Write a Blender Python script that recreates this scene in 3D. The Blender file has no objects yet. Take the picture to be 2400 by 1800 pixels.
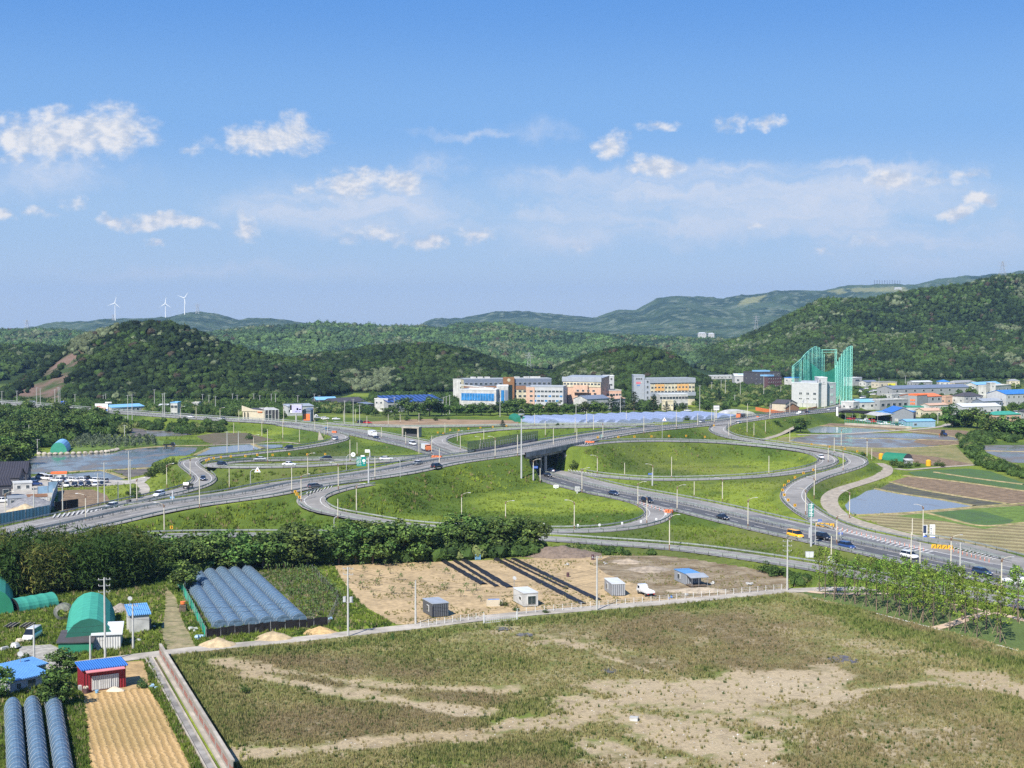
import bpy, math, random
import numpy as np
from mathutils import Vector
R = math.radians
random.seed(7); RS = np.random.RandomState(11)
SC = bpy.context.scene; COL = SC.collection
# ---------------------------------------------------------------- camera
F_PX, HC, PITCH = 3330.0, 54.0, math.atan(140/3330.0)
cd = bpy.data.cameras.new('camera'); cam = bpy.data.objects.new('camera', cd); COL.objects.link(cam)
cd.sensor_width = 36; cd.lens = 36*F_PX/2400; cd.clip_start = 1; cd.clip_end = 40000
cam.location = (0, 0, HC); cam.rotation_euler = (R(90)-PITCH, 0, 0); SC.camera = cam
# ---------------------------------------------------------------- light
SUN_EL, SUN_AZ = 44.0, 207.0            # azimuth clockwise from +Y (view direction)
SC.view_settings.view_transform = 'Standard'; SC.view_settings.look = 'None'
SC.view_settings.exposure = 0.7; SC.view_settings.gamma = 1
SC.cycles.use_denoising = False; SC.cycles.max_bounces = 6; SC.cycles.diffuse_bounces = 2
SC.cycles.glossy_bounces = 2; SC.cycles.transmission_bounces = 4; SC.cycles.volume_bounces = 0
SC.cycles.transparent_max_bounces = 12; SC.cycles.caustics_reflective = False; SC.cycles.caustics_refractive = False
sd = bpy.data.lights.new('sun', 'SUN'); sun = bpy.data.objects.new('sun', sd); COL.objects.link(sun)
sd.energy = 5.0; sd.angle = R(0.5); sd.color = (1, 0.945, 0.85)
S = Vector((math.sin(R(SUN_AZ))*math.cos(R(SUN_EL)), math.cos(R(SUN_AZ))*math.cos(R(SUN_EL)), math.sin(R(SUN_EL))))
sun.rotation_euler = S.to_track_quat('Z', 'Y').to_euler(); sun.location = (0, -50, 200)
# ---------------------------------------------------------------- sky with clouds
wd = bpy.data.worlds.new('World'); SC.world = wd; wd.use_nodes = True
nt = wd.node_tree; nt.nodes.clear()
class NG:
    def __init__(s, nt): s.nt = nt
    def n(s, t, ins=(), **kw):
        nd = s.nt.nodes.new(t)
        for k, v in kw.items(): setattr(nd, k, v)
        for k, v in (ins.items() if isinstance(ins, dict) else enumerate(ins)):
            if v is None: continue
            if isinstance(v, bpy.types.NodeSocket): s.nt.links.new(v, nd.inputs[k])
            else: nd.inputs[k].default_value = v
        return nd
    def m(s, op, a, b=None, c=None, clamp=False): return s.n('ShaderNodeMath', (a, b, c), operation=op, use_clamp=clamp).outputs[0]
    def v(s, op, a, b=None, c=None, out=0): return s.n('ShaderNodeVectorMath', (a, b, c), operation=op).outputs[out]
    def ss(s, x, a, b):
        nd = s.n('ShaderNodeMapRange', (x, a, b, 0.0, 1.0), interpolation_type='SMOOTHSTEP'); return nd.outputs[0]
    def mix(s, f, a, b, bt='MIX'):
        nd = s.nt.nodes.new('ShaderNodeMix'); nd.data_type = 'RGBA'; nd.blend_type = bt
        for sk, v in ((nd.inputs[0], f), (nd.inputs[6], a), (nd.inputs[7], b)):
            if isinstance(v, bpy.types.NodeSocket): s.nt.links.new(v, sk)
            else: sk.default_value = v if sk == nd.inputs[0] else (tuple(v)+(1,) if len(v) == 3 else v)
        return nd.outputs[2]
    def noise(s, vec, sc, det=4, rough=.55, out=0):
        nd = s.n('ShaderNodeTexNoise', {'Vector': vec, 'Scale': sc, 'Detail': det, 'Roughness': rough}); return nd.outputs[out]
g = NG(nt)
sky = g.n('ShaderNodeTexSky', sky_type='NISHITA', sun_disc=False, sun_elevation=R(SUN_EL), sun_rotation=R(SUN_AZ), air_density=1.0, dust_density=0.6, ozone_density=2.2, altitude=60)
D = g.n('ShaderNodeTexCoord').outputs['Generated']
sp = g.n('ShaderNodeSeparateXYZ', (D,)).outputs
cr_ = g.n('ShaderNodeValToRGB', (sp[2],)); cr_.color_ramp.interpolation = 'EASE'
for i_, (p_, c_) in enumerate([(0, (3.6,4.4,5.4)), (.07, (2.2,3.35,5.1)), (.14, (1.1,2.5,5.0)), (.23, (.5,1.8,4.7)), (1, (.3,1.1,3.5))]):
    e_ = cr_.color_ramp.elements[i_] if i_ < 2 else cr_.color_ramp.elements.new(p_)
    e_.position = p_; e_.color = tuple(q/6 for q in c_)+(1,)
gr_ = g.v('SCALE', cr_.outputs[0]); gr_.node.inputs['Scale'].default_value = 6.0
skyc = g.mix(0.85, sky.outputs[0], gr_)
yy = g.m('MAXIMUM', sp[1], 0.05)
P = g.n('ShaderNodeCombineXYZ', (g.m('DIVIDE', sp[0], yy), g.m('DIVIDE', sp[2], yy), 0.0)).outputs[0]
wn = g.v('SUBTRACT', g.noise(P, 38.0, 5, .6, out=1), (0.5, 0.5, 0.5))
Pw = g.v('ADD', P, g.v('MULTIPLY', wn, (0.036, 0.022, 0)))
Pc = g.v('ADD', P, g.v('MULTIPLY', wn, (0.1, 0.03, 0)))
def blobs(src, L):
    acc = None
    for (u, v, rx, ry, amp) in L:
        a, b = (u-1200)/F_PX, (760-v)/F_PX
        q = g.v('MULTIPLY', g.v('SUBTRACT', src, (a, b, 0)), (F_PX/rx/1.22, F_PX/ry/1.22, 0))
        ln = g.v('LENGTH', q, out=1)
        mk = g.m('MULTIPLY', g.m('SUBTRACT', 1.0, ln, clamp=True), amp)
        acc = mk if acc is None else g.m('MAXIMUM', acc, mk)
    return acc
CUM = [(142,323,200,72,1),(60,335,110,58,1),(260,308,130,62,1),(640,332,150,40,1),(690,310,60,50,.9),(463,351,45,18,.6),(822,428,85,42,1),(935,424,72,38,1),(711,442,32,13,.7),
 (368,521,140,25,1),(262,517,40,26,.9),(576,538,40,40,.8),(368,570,32,15,.8),(6,500,36,20,.9),(88,494,62,16,.55),(180,478,40,22,.6),(870,550,120,26,.7),(1006,564,42,24,.9),(1120,550,50,24,.7),
 (1440,342,50,32,1),(1535,298,62,17,.55),(1542,389,70,32,1),(1710,293,34,22,.6),(1795,292,46,18,.8),(2083,423,56,34,1),(2190,420,100,24,.5),(2264,408,50,16,.6),(2236,497,52,22,1),(2296,471,44,20,.95),
 (2036,562,60,22,.5),(1928,590,30,12,.5),(1360,568,32,20,.4),(1755,528,60,14,.45)]
CIR = [(813,483,330,70,.6),(1560,445,430,60,.5),(1900,470,460,85,.6),(1560,520,280,60,.55),(2040,392,240,22,.4),(2180,560,340,90,.4),(110,420,240,60,.35),(1010,385,90,40,.35),(1320,550,260,60,.35),(560,640,500,25,.25),(1260,310,120,30,.2),(1350,410,200,26,.4),(1480,500,330,34,.6),(2000,520,300,50,.5),(930,530,300,30,.4),(640,470,180,30,.3),(1700,400,260,20,.35),(1100,320,160,14,.3)]
nz = g.noise(g.v('MULTIPLY', P, (1, 1.5, 1)), 60.0, 5, .56)
nz2 = g.noise(g.v('MULTIPLY', g.v('ADD', P, (0.004, -0.005, 0)), (1, 1.5, 1)), 62.0, 4, .6)
bc = blobs(Pw, CUM)
bc = g.m('MULTIPLY', bc, 1.6)
dens = g.m('ADD', bc, g.m('MULTIPLY', g.m('SUBTRACT', nz, 0.5), 2.3))
ac = g.m('MULTIPLY', g.ss(dens, 0.08, 1.25), g.ss(bc, 0.02, 0.4))
nzs = g.noise(g.v('MULTIPLY', Pc, (5, 30, 1)), 1.6, 5, .6)
ci = g.m('MULTIPLY', g.ss(blobs(Pc, CIR), 0.0, 0.42), g.ss(nzs, 0.22, 0.68))
sh = g.ss(g.m('SUBTRACT', nz2, nz), -0.16, 0.16)
ccol = g.mix(sh, (6.0, 5.8, 5.6), (3.7, 4.1, 4.8))
lowhz = g.ss(sp[2], 0.0, 0.09)
base = g.mix(g.m('MULTIPLY', ci, 0.85), skyc, (4.7, 4.95, 5.5))
base = g.mix(g.m('MULTIPLY', ac, 0.9), base, ccol)
bg = g.n('ShaderNodeBackground', {'Color': base, 'Strength': 0.1})
g.n('ShaderNodeOutputWorld', (bg.outputs[0],))
# ---------------------------------------------------------------- pixel <-> world
ct, st = math.cos(PITCH), math.sin(PITCH)
def ray(u, v):
    dx, dy = (u-1200)/F_PX, (900-v)/F_PX
    return dx, ct+dy*st, -st+dy*ct
def at(u, v, z=0.0):
    a, b, c = ray(u, v); t = (z-HC)/c
    return (a*t, b*t, z)
def proj(x, y, z):
    zz = z-HC; fwd = y*ct-zz*st; up = y*st+zz*ct
    return 1200+F_PX*x/fwd, 900-F_PX*up/fwd
def px2m(y): return y/F_PX
def fbm(x, y, s=1.0, oct=4, seed=0):
    x = np.asarray(x, float)/s; y = np.asarray(y, float)/s; out = 0*x; a = 1.0; tot = 0
    for o in range(oct):
        xi, yi = np.floor(x), np.floor(y); fx, fy = x-xi, y-yi
        fx = fx*fx*(3-2*fx); fy = fy*fy*(3-2*fy)
        def h(i, j):
            r = np.sin(i*127.1+j*311.7+(seed+o)*74.7)*43758.5453; return r-np.floor(r)
        out = out+a*((h(xi, yi)*(1-fx)+h(xi+1, yi)*fx)*(1-fy)+(h(xi, yi+1)*(1-fx)+h(xi+1, yi+1)*fx)*fy)
        tot += a; a *= .5; x = x*2.03+5.1; y = y*2.03+9.7
    return out/tot
def inpoly(x, y, poly):
    x = np.asarray(x, float); y = np.asarray(y, float); c = np.zeros(x.shape, bool); n = len(poly)
    for i in range(n):
        x1, y1 = poly[i][:2]; x2, y2 = poly[(i+1) % n][:2]
        if y1 == y2: continue
        k = ((y1 > y) != (y2 > y)) & (x < (x2-x1)*(y-y1)/(y2-y1)+x1); c ^= k
    return c
# ---------------------------------------------------------------- materials
MATS = {}
def mat(name, col, rough=.8, var=.18, sc=1.5, col2=None, bump=0.0, metal=0.0, spec=.3, sc2=None, alpha=None, coat=0, rand=0.0, bs=None):
    if name in MATS: return MATS[name]
    m = bpy.data.materials.new(name); m.use_nodes = True; n = NG(m.node_tree)
    b = m.node_tree.nodes['Principled BSDF']
    co = n.n('ShaderNodeTexCoord').outputs['Object']
    nz = n.noise(co, sc, 5, .6)
    c2 = col2 if col2 else tuple(c*(1-var) for c in col)
    c1 = col if col2 else tuple(min(1, c*(1+var)) for c in col)
    c = n.mix(n.ss(nz, .3, .7), c2, c1)
    if sc2:
        c = n.mix(n.ss(n.noise(co, sc2, 3, .6), .35, .65), n.mix(1.0, c, (.72, .72, .72), 'MULTIPLY'), c)
    if rand:
        hs = n.n('ShaderNodeHueSaturation', {'Hue': n.m('ADD', n.m('MULTIPLY', n.n('ShaderNodeObjectInfo').outputs['Random'], .03), .485), 'Value': n.m('ADD', n.m('MULTIPLY', n.n('ShaderNodeObjectInfo').outputs['Random'], rand*2), 1-rand), 'Color': c}); c = hs.outputs[0]
    m.node_tree.links.new(c, b.inputs['Base Color'])
    b.inputs['Roughness'].default_value = rough; b.inputs['Metallic'].default_value = metal
    b.inputs['Specular IOR Level'].default_value = spec
    if coat: b.inputs['Coat Weight'].default_value = coat
    if alpha is not None: b.inputs['Alpha'].default_value = alpha
    if bump:
        bm = n.n('ShaderNodeBump', {'Strength': min(1, bump), 'Distance': .3*bump, 'Height': n.noise(co, bs or sc*3, 4, .6)})
        m.node_tree.links.new(bm.outputs[0], b.inputs['Normal'])
    MATS[name] = m; return m
def vcmat(name, rough=.85, nzs=2.0, amp=.35, bump=.3, bs=3.0, transl=0.0, spec=.2, rnd=0):
    """base colour comes from the mesh attribute 'col' (the thing's own pigment), varied by noise"""
    if name in MATS: return MATS[name]
    m = bpy.data.materials.new(name); m.use_nodes = True; n = NG(m.node_tree)
    b = m.node_tree.nodes['Principled BSDF']
    a = n.n('ShaderNodeAttribute', attribute_name='col').outputs['Color']
    co = n.n('ShaderNodeTexCoord').outputs['Object']
    f = n.m('ADD', n.m('MULTIPLY', n.noise(co, nzs, 5, .65), amp*2), 1-amp)
    c = n.mix(1.0, a, n.n('ShaderNodeCombineColor', (f, f, f)).outputs[0], 'MULTIPLY')
    m.node_tree.links.new(c, b.inputs['Base Color']); b.inputs['Roughness'].default_value = rough
    b.inputs['Specular IOR Level'].default_value = spec
    if bump:
        bm = n.n('ShaderNodeBump', {'Strength': .8, 'Distance': bump, 'Height': n.noise(co, bs, 5, .65)})
        m.node_tree.links.new(bm.outputs[0], b.inputs['Normal'])
    if rnd:
        oi = n.n('ShaderNodeObjectInfo').outputs['Random']; hs = n.n('ShaderNodeHueSaturation', {'Hue': n.m('ADD', n.m('MULTIPLY', oi, .045), .475), 'Value': n.m('ADD', n.m('MULTIPLY', n.m('FRACT', n.m('MULTIPLY', oi, 7.3)), rnd*2), 1-rnd), 'Color': c}); c = hs.outputs[0]; m.node_tree.links.new(c, b.inputs['Base Color'])
    if transl:
        tr = n.n('ShaderNodeBsdfTranslucent', {'Color': c}); mx = n.n('ShaderNodeMixShader', (transl, b.outputs[0], tr.outputs[0]))
        m.node_tree.links.new(mx.outputs[0], m.node_tree.nodes['Material Output'].inputs[0])
    MATS[name] = m; return m
# ---------------------------------------------------------------- mesh helpers
def setp(o, label=None, cat=None, group=None, kind=None):
    if label: o['label'] = label
    if cat: o['category'] = cat
    if group: o['group'] = group
    if kind: o['kind'] = kind
    return o
def link(name, me, parent=None, loc=None, rz=0, **k):
    o = bpy.data.objects.new(name, me); COL.objects.link(o)
    if parent is not None: o.parent = parent
    if loc is not None: o.location = loc
    if rz: o.rotation_euler = (0, 0, rz)
    return setp(o, **k)
def thing(name, label, cat, loc, rz=0, group=None): return link(name, None, None, loc, rz, label=label, cat=cat, group=group)
def npmesh(name, V, Fq, mats, col=None, mi=None, smooth=False):
    """V (n,3), Fq (m,k) constant-size faces"""
    V = np.asarray(V, np.float32); Fq = np.asarray(Fq, np.int32); k = Fq.shape[1]
    me = bpy.data.meshes.new(name); me.vertices.add(len(V)); me.vertices.foreach_set('co', V.ravel())
    me.loops.add(Fq.size); me.loops.foreach_set('vertex_index', Fq.ravel())
    me.polygons.add(len(Fq)); me.polygons.foreach_set('loop_start', np.arange(0, Fq.size, k, dtype=np.int32))
    if smooth: me.polygons.foreach_set('use_smooth', np.ones(len(Fq), bool))
    else: me.polygons.foreach_set('use_smooth', np.zeros(len(Fq), bool))
    for m in (mats if isinstance(mats, (list, tuple)) else [mats]): me.materials.append(m)
    if mi is not None: me.polygons.foreach_set('material_index', np.asarray(mi, np.int32))
    if col is not None:
        at_ = me.color_attributes.new('col', 'FLOAT_COLOR', 'POINT')
        c = np.ones((len(V), 4), np.float32); c[:, :3] = col; at_.data.foreach_set('color', c.ravel())
    me.update(calc_edges=True); return me
class MB:
    def __init__(s): s.v = []; s.f = []; s.m = []
    def add(s, vs, fs, mi=0):
        b = len(s.v); s.v += [tuple(p) for p in vs]; s.f += [[b+i for i in f] for f in fs]; s.m += [mi]*len(fs); return s
    def box(s, c, d, mi=0, rz=0, top=1.0):
        x, y, z = c; a, b, h = d[0]/2, d[1]/2, d[2]/2; cr, sr = math.cos(rz), math.sin(rz); vs = []
        for k, t in ((-h, 1.0), (h, top)):
            for i, j in ((-a, -b), (a, -b), (a, b), (-a, b)):
                i *= t; j *= t; vs.append((x+i*cr-j*sr, y+i*sr+j*cr, z+k))
        return s.add(vs, [(3,2,1,0),(4,5,6,7),(0,1,5,4),(1,2,6,5),(2,3,7,6),(3,0,4,7)], mi)
    def tube(s, p, q, r0, r1=None, n=6, mi=0, cap=True):
        p, q = Vector(p), Vector(q); r1 = r0 if r1 is None else r1; d = (q-p).normalized()
        a = d.orthogonal().normalized(); b = d.cross(a); vs = []
        for c, r in ((p, r0), (q, r1)):
            for i in range(n):
                t = 2*math.pi*i/n; vs.append(c+a*(r*math.cos(t))+b*(r*math.sin(t)))
        fs = [(i, (i+1) % n, n+(i+1) % n, n+i) for i in range(n)]
        if cap: fs += [tuple(range(n))[::-1], tuple(range(n, 2*n))]
        return s.add(vs, fs, mi)
    def path(s, pts, r, n=5, mi=0):
        for a, b in zip(pts[:-1], pts[1:]): s.tube(a, b, r, r, n, mi)
        return s
    def quad(s, a, b, c, d, mi=0): return s.add([a, b, c, d], [(0,1,2,3)], mi)
    def prism(s, poly, z0, z1, mi=0, mtop=None):
        n = len(poly); vs = [(p[0], p[1], z0) for p in poly]+[(p[0], p[1], z1) for p in poly]
        s.add(vs, [(i, (i+1) % n, n+(i+1) % n, n+i) for i in range(n)], mi)
        s.add([v for v in vs[n:]], [tuple(range(n))], mi if mtop is None else mtop)
        return s.add([v for v in vs[:n]], [tuple(range(n))[::-1]], mi)
    def extr(s, prof, y0, y1, mi=0, axis='y'):
        """profile [(x,z)] extruded along y"""
        n = len(prof)
        if axis == 'y': vs = [(p[0], y0, p[1]) for p in prof]+[(p[0], y1, p[1]) for p in prof]
        else: vs = [(y0, p[0], p[1]) for p in prof]+[(y1, p[0], p[1]) for p in prof]
        s.add(vs, [(i, n+i, n+(i+1) % n, (i+1) % n) for i in range(n)], mi)
        s.add(vs[:n], [tuple(range(n))], mi); return s.add(vs[n:], [tuple(range(n))[::-1]], mi)
    def mesh(s, name, mats, smooth=False):
        me = bpy.data.meshes.new(name); me.from_pydata(s.v, [], s.f)
        for m in (mats if isinstance(mats, (list, tuple)) else [mats]): me.materials.append(m)
        me.polygons.foreach_set('material_index', s.m)
        me.polygons.foreach_set('use_smooth', [smooth]*len(s.f)); me.update(); return me
    def build(s, name, mats, parent=None, loc=None, rz=0, smooth=False, **k): return link(name, s.mesh(name, mats, smooth), parent, loc, rz, **k)
def dup(root, loc, rz=None, label=None, group=None, scale=None):
    r = root.copy(); COL.objects.link(r); r.location = loc
    if rz is not None: r.rotation_euler = (0, 0, rz)
    if scale is not None: r.scale = scale
    if label: r['label'] = label
    if group: r['group'] = group
    for ch in root.children:
        c = ch.copy(); COL.objects.link(c); c.parent = r
        for gch in ch.children:
            d = gch.copy(); COL.objects.link(d); d.parent = c
    return r
# ---------------------------------------------------------------- roads (traced centre lines: u, v, z)
def smooth_path(P, step=2.0):
    P = np.array(P, float); n = len(P); out = []
    for i in range(n-1):
        p0, p1, p2, p3 = P[max(i-1, 0)], P[i], P[i+1], P[min(i+2, n-1)]
        L = np.linalg.norm(p2-p1); k = max(2, int(L/step))
        t0 = 0.0; d01 = max(1e-3, np.linalg.norm(p1-p0))**.5; d12 = max(1e-3, L)**.5; d23 = max(1e-3, np.linalg.norm(p3-p2))**.5
        m1 = (p2-p1)/1.0 if i == 0 else ((p1-p0)/d01-(p2-p0)/(d01+d12)+(p2-p1)/d12)*d12
        m2 = (p2-p1)/1.0 if i == n-2 else ((p2-p1)/d12-(p3-p1)/(d12+d23)+(p3-p2)/d23)*d12
        for j in range(k):
            t = j/k; out.append((2*t**3-3*t*t+1)*p1+(t**3-2*t*t+t)*m1+(-2*t**3+3*t*t)*p2+(t**3-t*t)*m2)
    out.append(P[-1]); out = np.array(out)
    for _ in range(3):
        o = out.copy(); o[1:-1] = (out[:-2]+2*out[1:-1]+out[2:])/4; out = o
    return out
ROADS = {
 'M': dict(w=(10.2, 10.2), p=[(2700,1425,1),(2400,1358,1),(2110,1295,1),(1835,1237,1),(1600,1182,.8),(1399,1143,.6),(1256,1105,.3),(1053,1063,.3),(1013,1050,.5),(908,1027,.8),(813,1009,1.2),(735,999,2),(650,990,3),(527,983,3.8),(436,977,4),(188,959,4),(47,947,4),(-120,935,4)]),
 'R1': dict(w=(10.6, 9.2), p=[(-160,1300,5),(0,1265,5),(100,1244,5),(217,1218.6,5),(298,1200.5,5.4),(400,1182,6),(581,1157,6.6),(689,1135.5,7.2),(800,1121,7.6),(908,1105,8),(1017,1083,8.4),(1162,1063,8.6),(1327,1033,8.6),(1466,1010.6,8),(1600,997.5,7),(1672,991,6.6),(1781,977,6),(1853,969,5),(1934,962,3),(1975,955,1.5),(2010,944,.5)]),
 'L1': dict(w=(4, 4), p=[(860,1134,7.6),(800,1144,7.2),(762,1154,7),(736,1163,6.5),(727,1174,6),(738,1188,5),(765,1198,4.3),(800,1205,3.6),(872,1218,2.6),(927,1227,2),(1050,1238,1.2),(1150,1242,1),(1245,1243.5,.8),(1345,1244,.7),(1435,1239.5,.7),(1489,1231,.7),(1525,1221,.7),(1543,1207,.7),(1537,1193,.7),(1507,1178,.7),(1453,1165,.7),(1400,1155,.6)]),
 'R4': dict(w=(4, 4), p=[(-160,1330,4.7),(100,1282,4.5),(250,1263,4),(400,1255,3.3),(600,1253,2.5),(900,1255,1.5),(1245,1260,1),(1400,1270,1),(1600,1285,1),(1800,1312,1),(1925,1332,1),(2100,1363,1),(2250,1389,1),(2400,1416,1),(2650,1466,1)]),
 'R2': dict(w=(4, 4), p=[(660,996,2.8),(740,1008,2),(775,1015,2),(797,1023,2),(794,1031,2.1),(772,1037.5,2.3),(725,1046,2.8),(671,1054,3),(617,1059.5,3),(563,1065.5,3),(508,1070.5,3),(472,1075,3),(447,1081,3),(443,1088,3.1),(452,1097,3.2),(470,1110,3.4),(479,1121,3.6),(473,1131,3.8),(454,1141,4),(427,1149,4.2),(400,1156,4.3),(340,1169,4.5),(271,1184,4.6),(200,1200,4.8),(90,1225,5),(0,1245,5),(-160,1280,5)]),
 'L3': dict(w=(3.6, 3.6), p=[(1048,1066,.5),(1005,1070.5,1),(950,1073,2),(870,1075.5,3),(800,1077,3.5),(700,1077.5,4),(600,1079.5,4.5),(540,1082.5,5),(508,1086,5),(500,1090,5),(518,1094,5.3),(600,1095,5.8),(700,1093,6.3),(800,1087,6.8),(872,1083,7.3),(940,1078,7.8),(1010,1073,8.2)]),
 'L4': dict(w=(4, 4), p=[(1120,1072,.4),(1070,1053,.6),(1038,1042,.8),(1026,1033,1),(1037,1026,1.3),(1071,1018,2),(1130,1011,3),(1200,1005.5,4),(1300,1002.5,5),(1400,1001,6),(1455,1002,6.8),(1482,1005,7.2),(1480,1009,7.7),(1445,1013,8)]),
 'R5': dict(w=(3.6, 3.6), p=[(770,991,1.5),(845,997.5,1.5),(945,1000.5,1.5),(1050,1000,2),(1200,997.5,4),(1308,995.5,5),(1435,995,6),(1500,997,7),(1560,997,7),(1620,993,6.9)]),
 'L5': dict(w=(4, 4), p=[(1350,1045,8.5),(1395,1038.5,8.3),(1471,1034,8),(1600,1034,7),(1690,1037.5,6),(1781,1044.5,5),(1853,1052.5,4),(1907,1061,3.2),(1934,1071,2.8),(1941,1082,2.4),(1925,1092,2),(1889,1101,1.6),(1817,1112,1),(1745,1118,.7),(1654,1122,.5),(1534,1123.6,.4),(1471,1120.5,.4),(1400,1114,.4),(1340,1104,.3)]),
 'R6': dict(w=(4.1, 4.1), p=[(1790,972,6.1),(1740,985,6.5),(1700,995,6.6),(1683,1003,6.6),(1685,1011,6.4),(1708,1022,5.8),(1745,1030,5.4),(1790,1036,5),(1845,1044,4.5),(1900,1051.5,4),(1950,1060,3.4),(1990,1070,2.8),(2010,1081,2.5),(1998,1093,2.2),(1968,1103.5,2),(1925,1115.5,1.8),(1889,1130,1.6),(1863,1150,1.4),(1860,1168,1.2),(1877,1187,1),(1907,1208,1),(1950,1229,1),(2010,1248,1),(2080,1262,1),(2160,1280,1),(2280,1306,1),(2400,1332,1)]),
 'R8': dict(w=(3.5, 3.5), p=[(2150,1261,1),(2205,1268,1),(2290,1286,1),(2400,1316,1),(2600,1372,1)]),
}
for k, r in ROADS.items():
    r['c'] = smooth_path([at(*q) for q in r['p']])
    t = np.gradient(r['c'][:, :2], axis=0); t /= np.linalg.norm(t, axis=1)[:, None]
    r['t'] = t; r['n'] = np.stack([-t[:, 1], t[:, 0]], 1)      # n: left of travel
    r['s'] = np.concatenate([[0], np.cumsum(np.linalg.norm(np.diff(r['c'][:, :2], axis=0), axis=1))])
def rpos(r, off, dz=0.0, s0=None, s1=None):
    c = r['c'].copy(); off = np.asarray(off)
    c[:, :2] += r['n']*(off[:, None] if off.ndim else off); c[:, 2] += dz
    if s0 is not None:
        k = (r['s'] >= s0) & (r['s'] <= s1); c = c[k]
    return c
# bridge span along R1: where it crosses M
r1 = ROADS['R1']; rm = ROADS['M']
dd = np.linalg.norm(r1['c'][:, None, :2]-rm['c'][None, :, :2], axis=2)
ib, im = np.unravel_index(dd.argmin(), dd.shape); SB = r1['s'][ib]; BR = (SB-25, SB+24)
XC = r1['c'][ib].copy()
# ---------------------------------------------------------------- ground height field
xs = np.concatenate([-np.geomspace(8000, 420, 26)[:-1], np.arange(-420, 420.1, 2.0), np.geomspace(420, 8000, 26)[1:]])
ys = np.concatenate([[-300, -100, 0, 60, 110, 140], np.arange(160, 1120.1, 2.0), np.geomspace(1120, 12000, 34)[1:]])
GX, GY = np.meshgrid(xs, ys); GZ = np.zeros_like(GX); CUT = np.full_like(GX, 1e9)
ix0, iy0 = np.searchsorted(xs, -420), np.searchsorted(ys, 160)
for k, r in ROADS.items():
    for i in range(0, len(r['c'])):
        x, y, z = r['c'][i]; s = r['s'][i]
        if k == 'R1' and BR[0] < s < BR[1]: continue
        if k in ('L4', 'L3') and math.hypot(x-XC[0], y-XC[1]) < 26: continue
        w = max(r['w']); R_ = 34
        a, b = int((x-R_+420)/2)+ix0, int((x+R_+420)/2)+ix0; c, d = int((y-R_-160)/2)+iy0, int((y+R_-160)/2)+iy0
        a = max(a, 0); c = max(c, 0); b = min(b, len(xs)-1); d = min(d, len(ys)-1)
        if a >= b or c >= d: continue
        wx, wy = GX[c:d, a:b], GY[c:d, a:b]; dist = np.hypot(wx-x, wy-y)
        tz = z-.14-np.maximum(0, dist-w-.8)/1.9
        GZ[c:d, a:b] = np.maximum(GZ[c:d, a:b], tz)
        kk = dist < w+1.3
        CUT[c:d, a:b][kk] = np.minimum(CUT[c:d, a:b][kk], z-.14)
GZ = np.where(CUT < 1e8, CUT, GZ)
onroad = CUT < 1e8
GZ += np.where(onroad | (GZ < .3), 0, (fbm(GX, GY, 5, 3)-.5)*.7)
def H(x, y):
    i = min(max(int(np.searchsorted(xs, x))-1, 0), len(xs)-2); j = min(max(int(np.searchsorted(ys, y))-1, 0), len(ys)-2)
    fx = (x-xs[i])/(xs[i+1]-xs[i]); fy = (y-ys[j])/(ys[j+1]-ys[j])
    return float((GZ[j, i]*(1-fx)+GZ[j, i+1]*fx)*(1-fy)+(GZ[j+1, i]*(1-fx)+GZ[j+1, i+1]*fx)*fy)
def Hn(x, y):
    i = np.clip(np.searchsorted(xs, x)-1, 0, len(xs)-2); j = np.clip(np.searchsorted(ys, y)-1, 0, len(ys)-2)
    fx = (x-xs[i])/(xs[i+1]-xs[i]); fy = (y-ys[j])/(ys[j+1]-ys[j])
    return (GZ[j, i]*(1-fx)+GZ[j, i+1]*fx)*(1-fy)+(GZ[j+1, i]*(1-fx)+GZ[j+1, i+1]*fx)*fy
def G(u, v):
    """the point of the ground seen at a pixel of the photograph"""
    a, b, c = ray(u, v); hi = (0-HC)/c; t = max(140, (14-HC)/c)
    while t < hi:
        if HC+c*t <= H(a*t, b*t): break
        t += .8
    t = min(t, hi); return (a*t, b*t, H(a*t, b*t))
# ---------------------------------------------------------------- materials of the setting
M_GR = vcmat('ground_growth', rough=.95, nzs=.9, amp=.42, bump=.25, bs=1.6, spec=.1)
M_AS = mat('worn_asphalt', (.275,.262,.243), .9, .12, .35, sc2=.05, bump=.05, bs=8)
M_AD = mat('dark_asphalt', (.088,.09,.096), .85, .14, .4, bump=.05, bs=8)
M_CN = mat('concrete', (.42,.38,.32), .9, .14, .5, sc2=.15)
M_CD = mat('stained_concrete', (.26,.25,.235), .9, .3, .4, sc2=.25)
M_WH = mat('road_paint', (.5,.495,.47), .7, .12, 1.0)
M_RL = mat('galvanised_rail', (.3,.33,.31), .5, .2, .6, metal=.3)
M_RD = mat('rail_grime', (.055,.07,.05), .8, .3, .8)
M_ST = mat('steel_grey', (.33,.34,.35), .5, .12, 1.0, metal=.3)
M_PT = mat('dirt_track', (.38,.33,.26), .95, .18, .4, sc2=.9, bump=.05)
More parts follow.
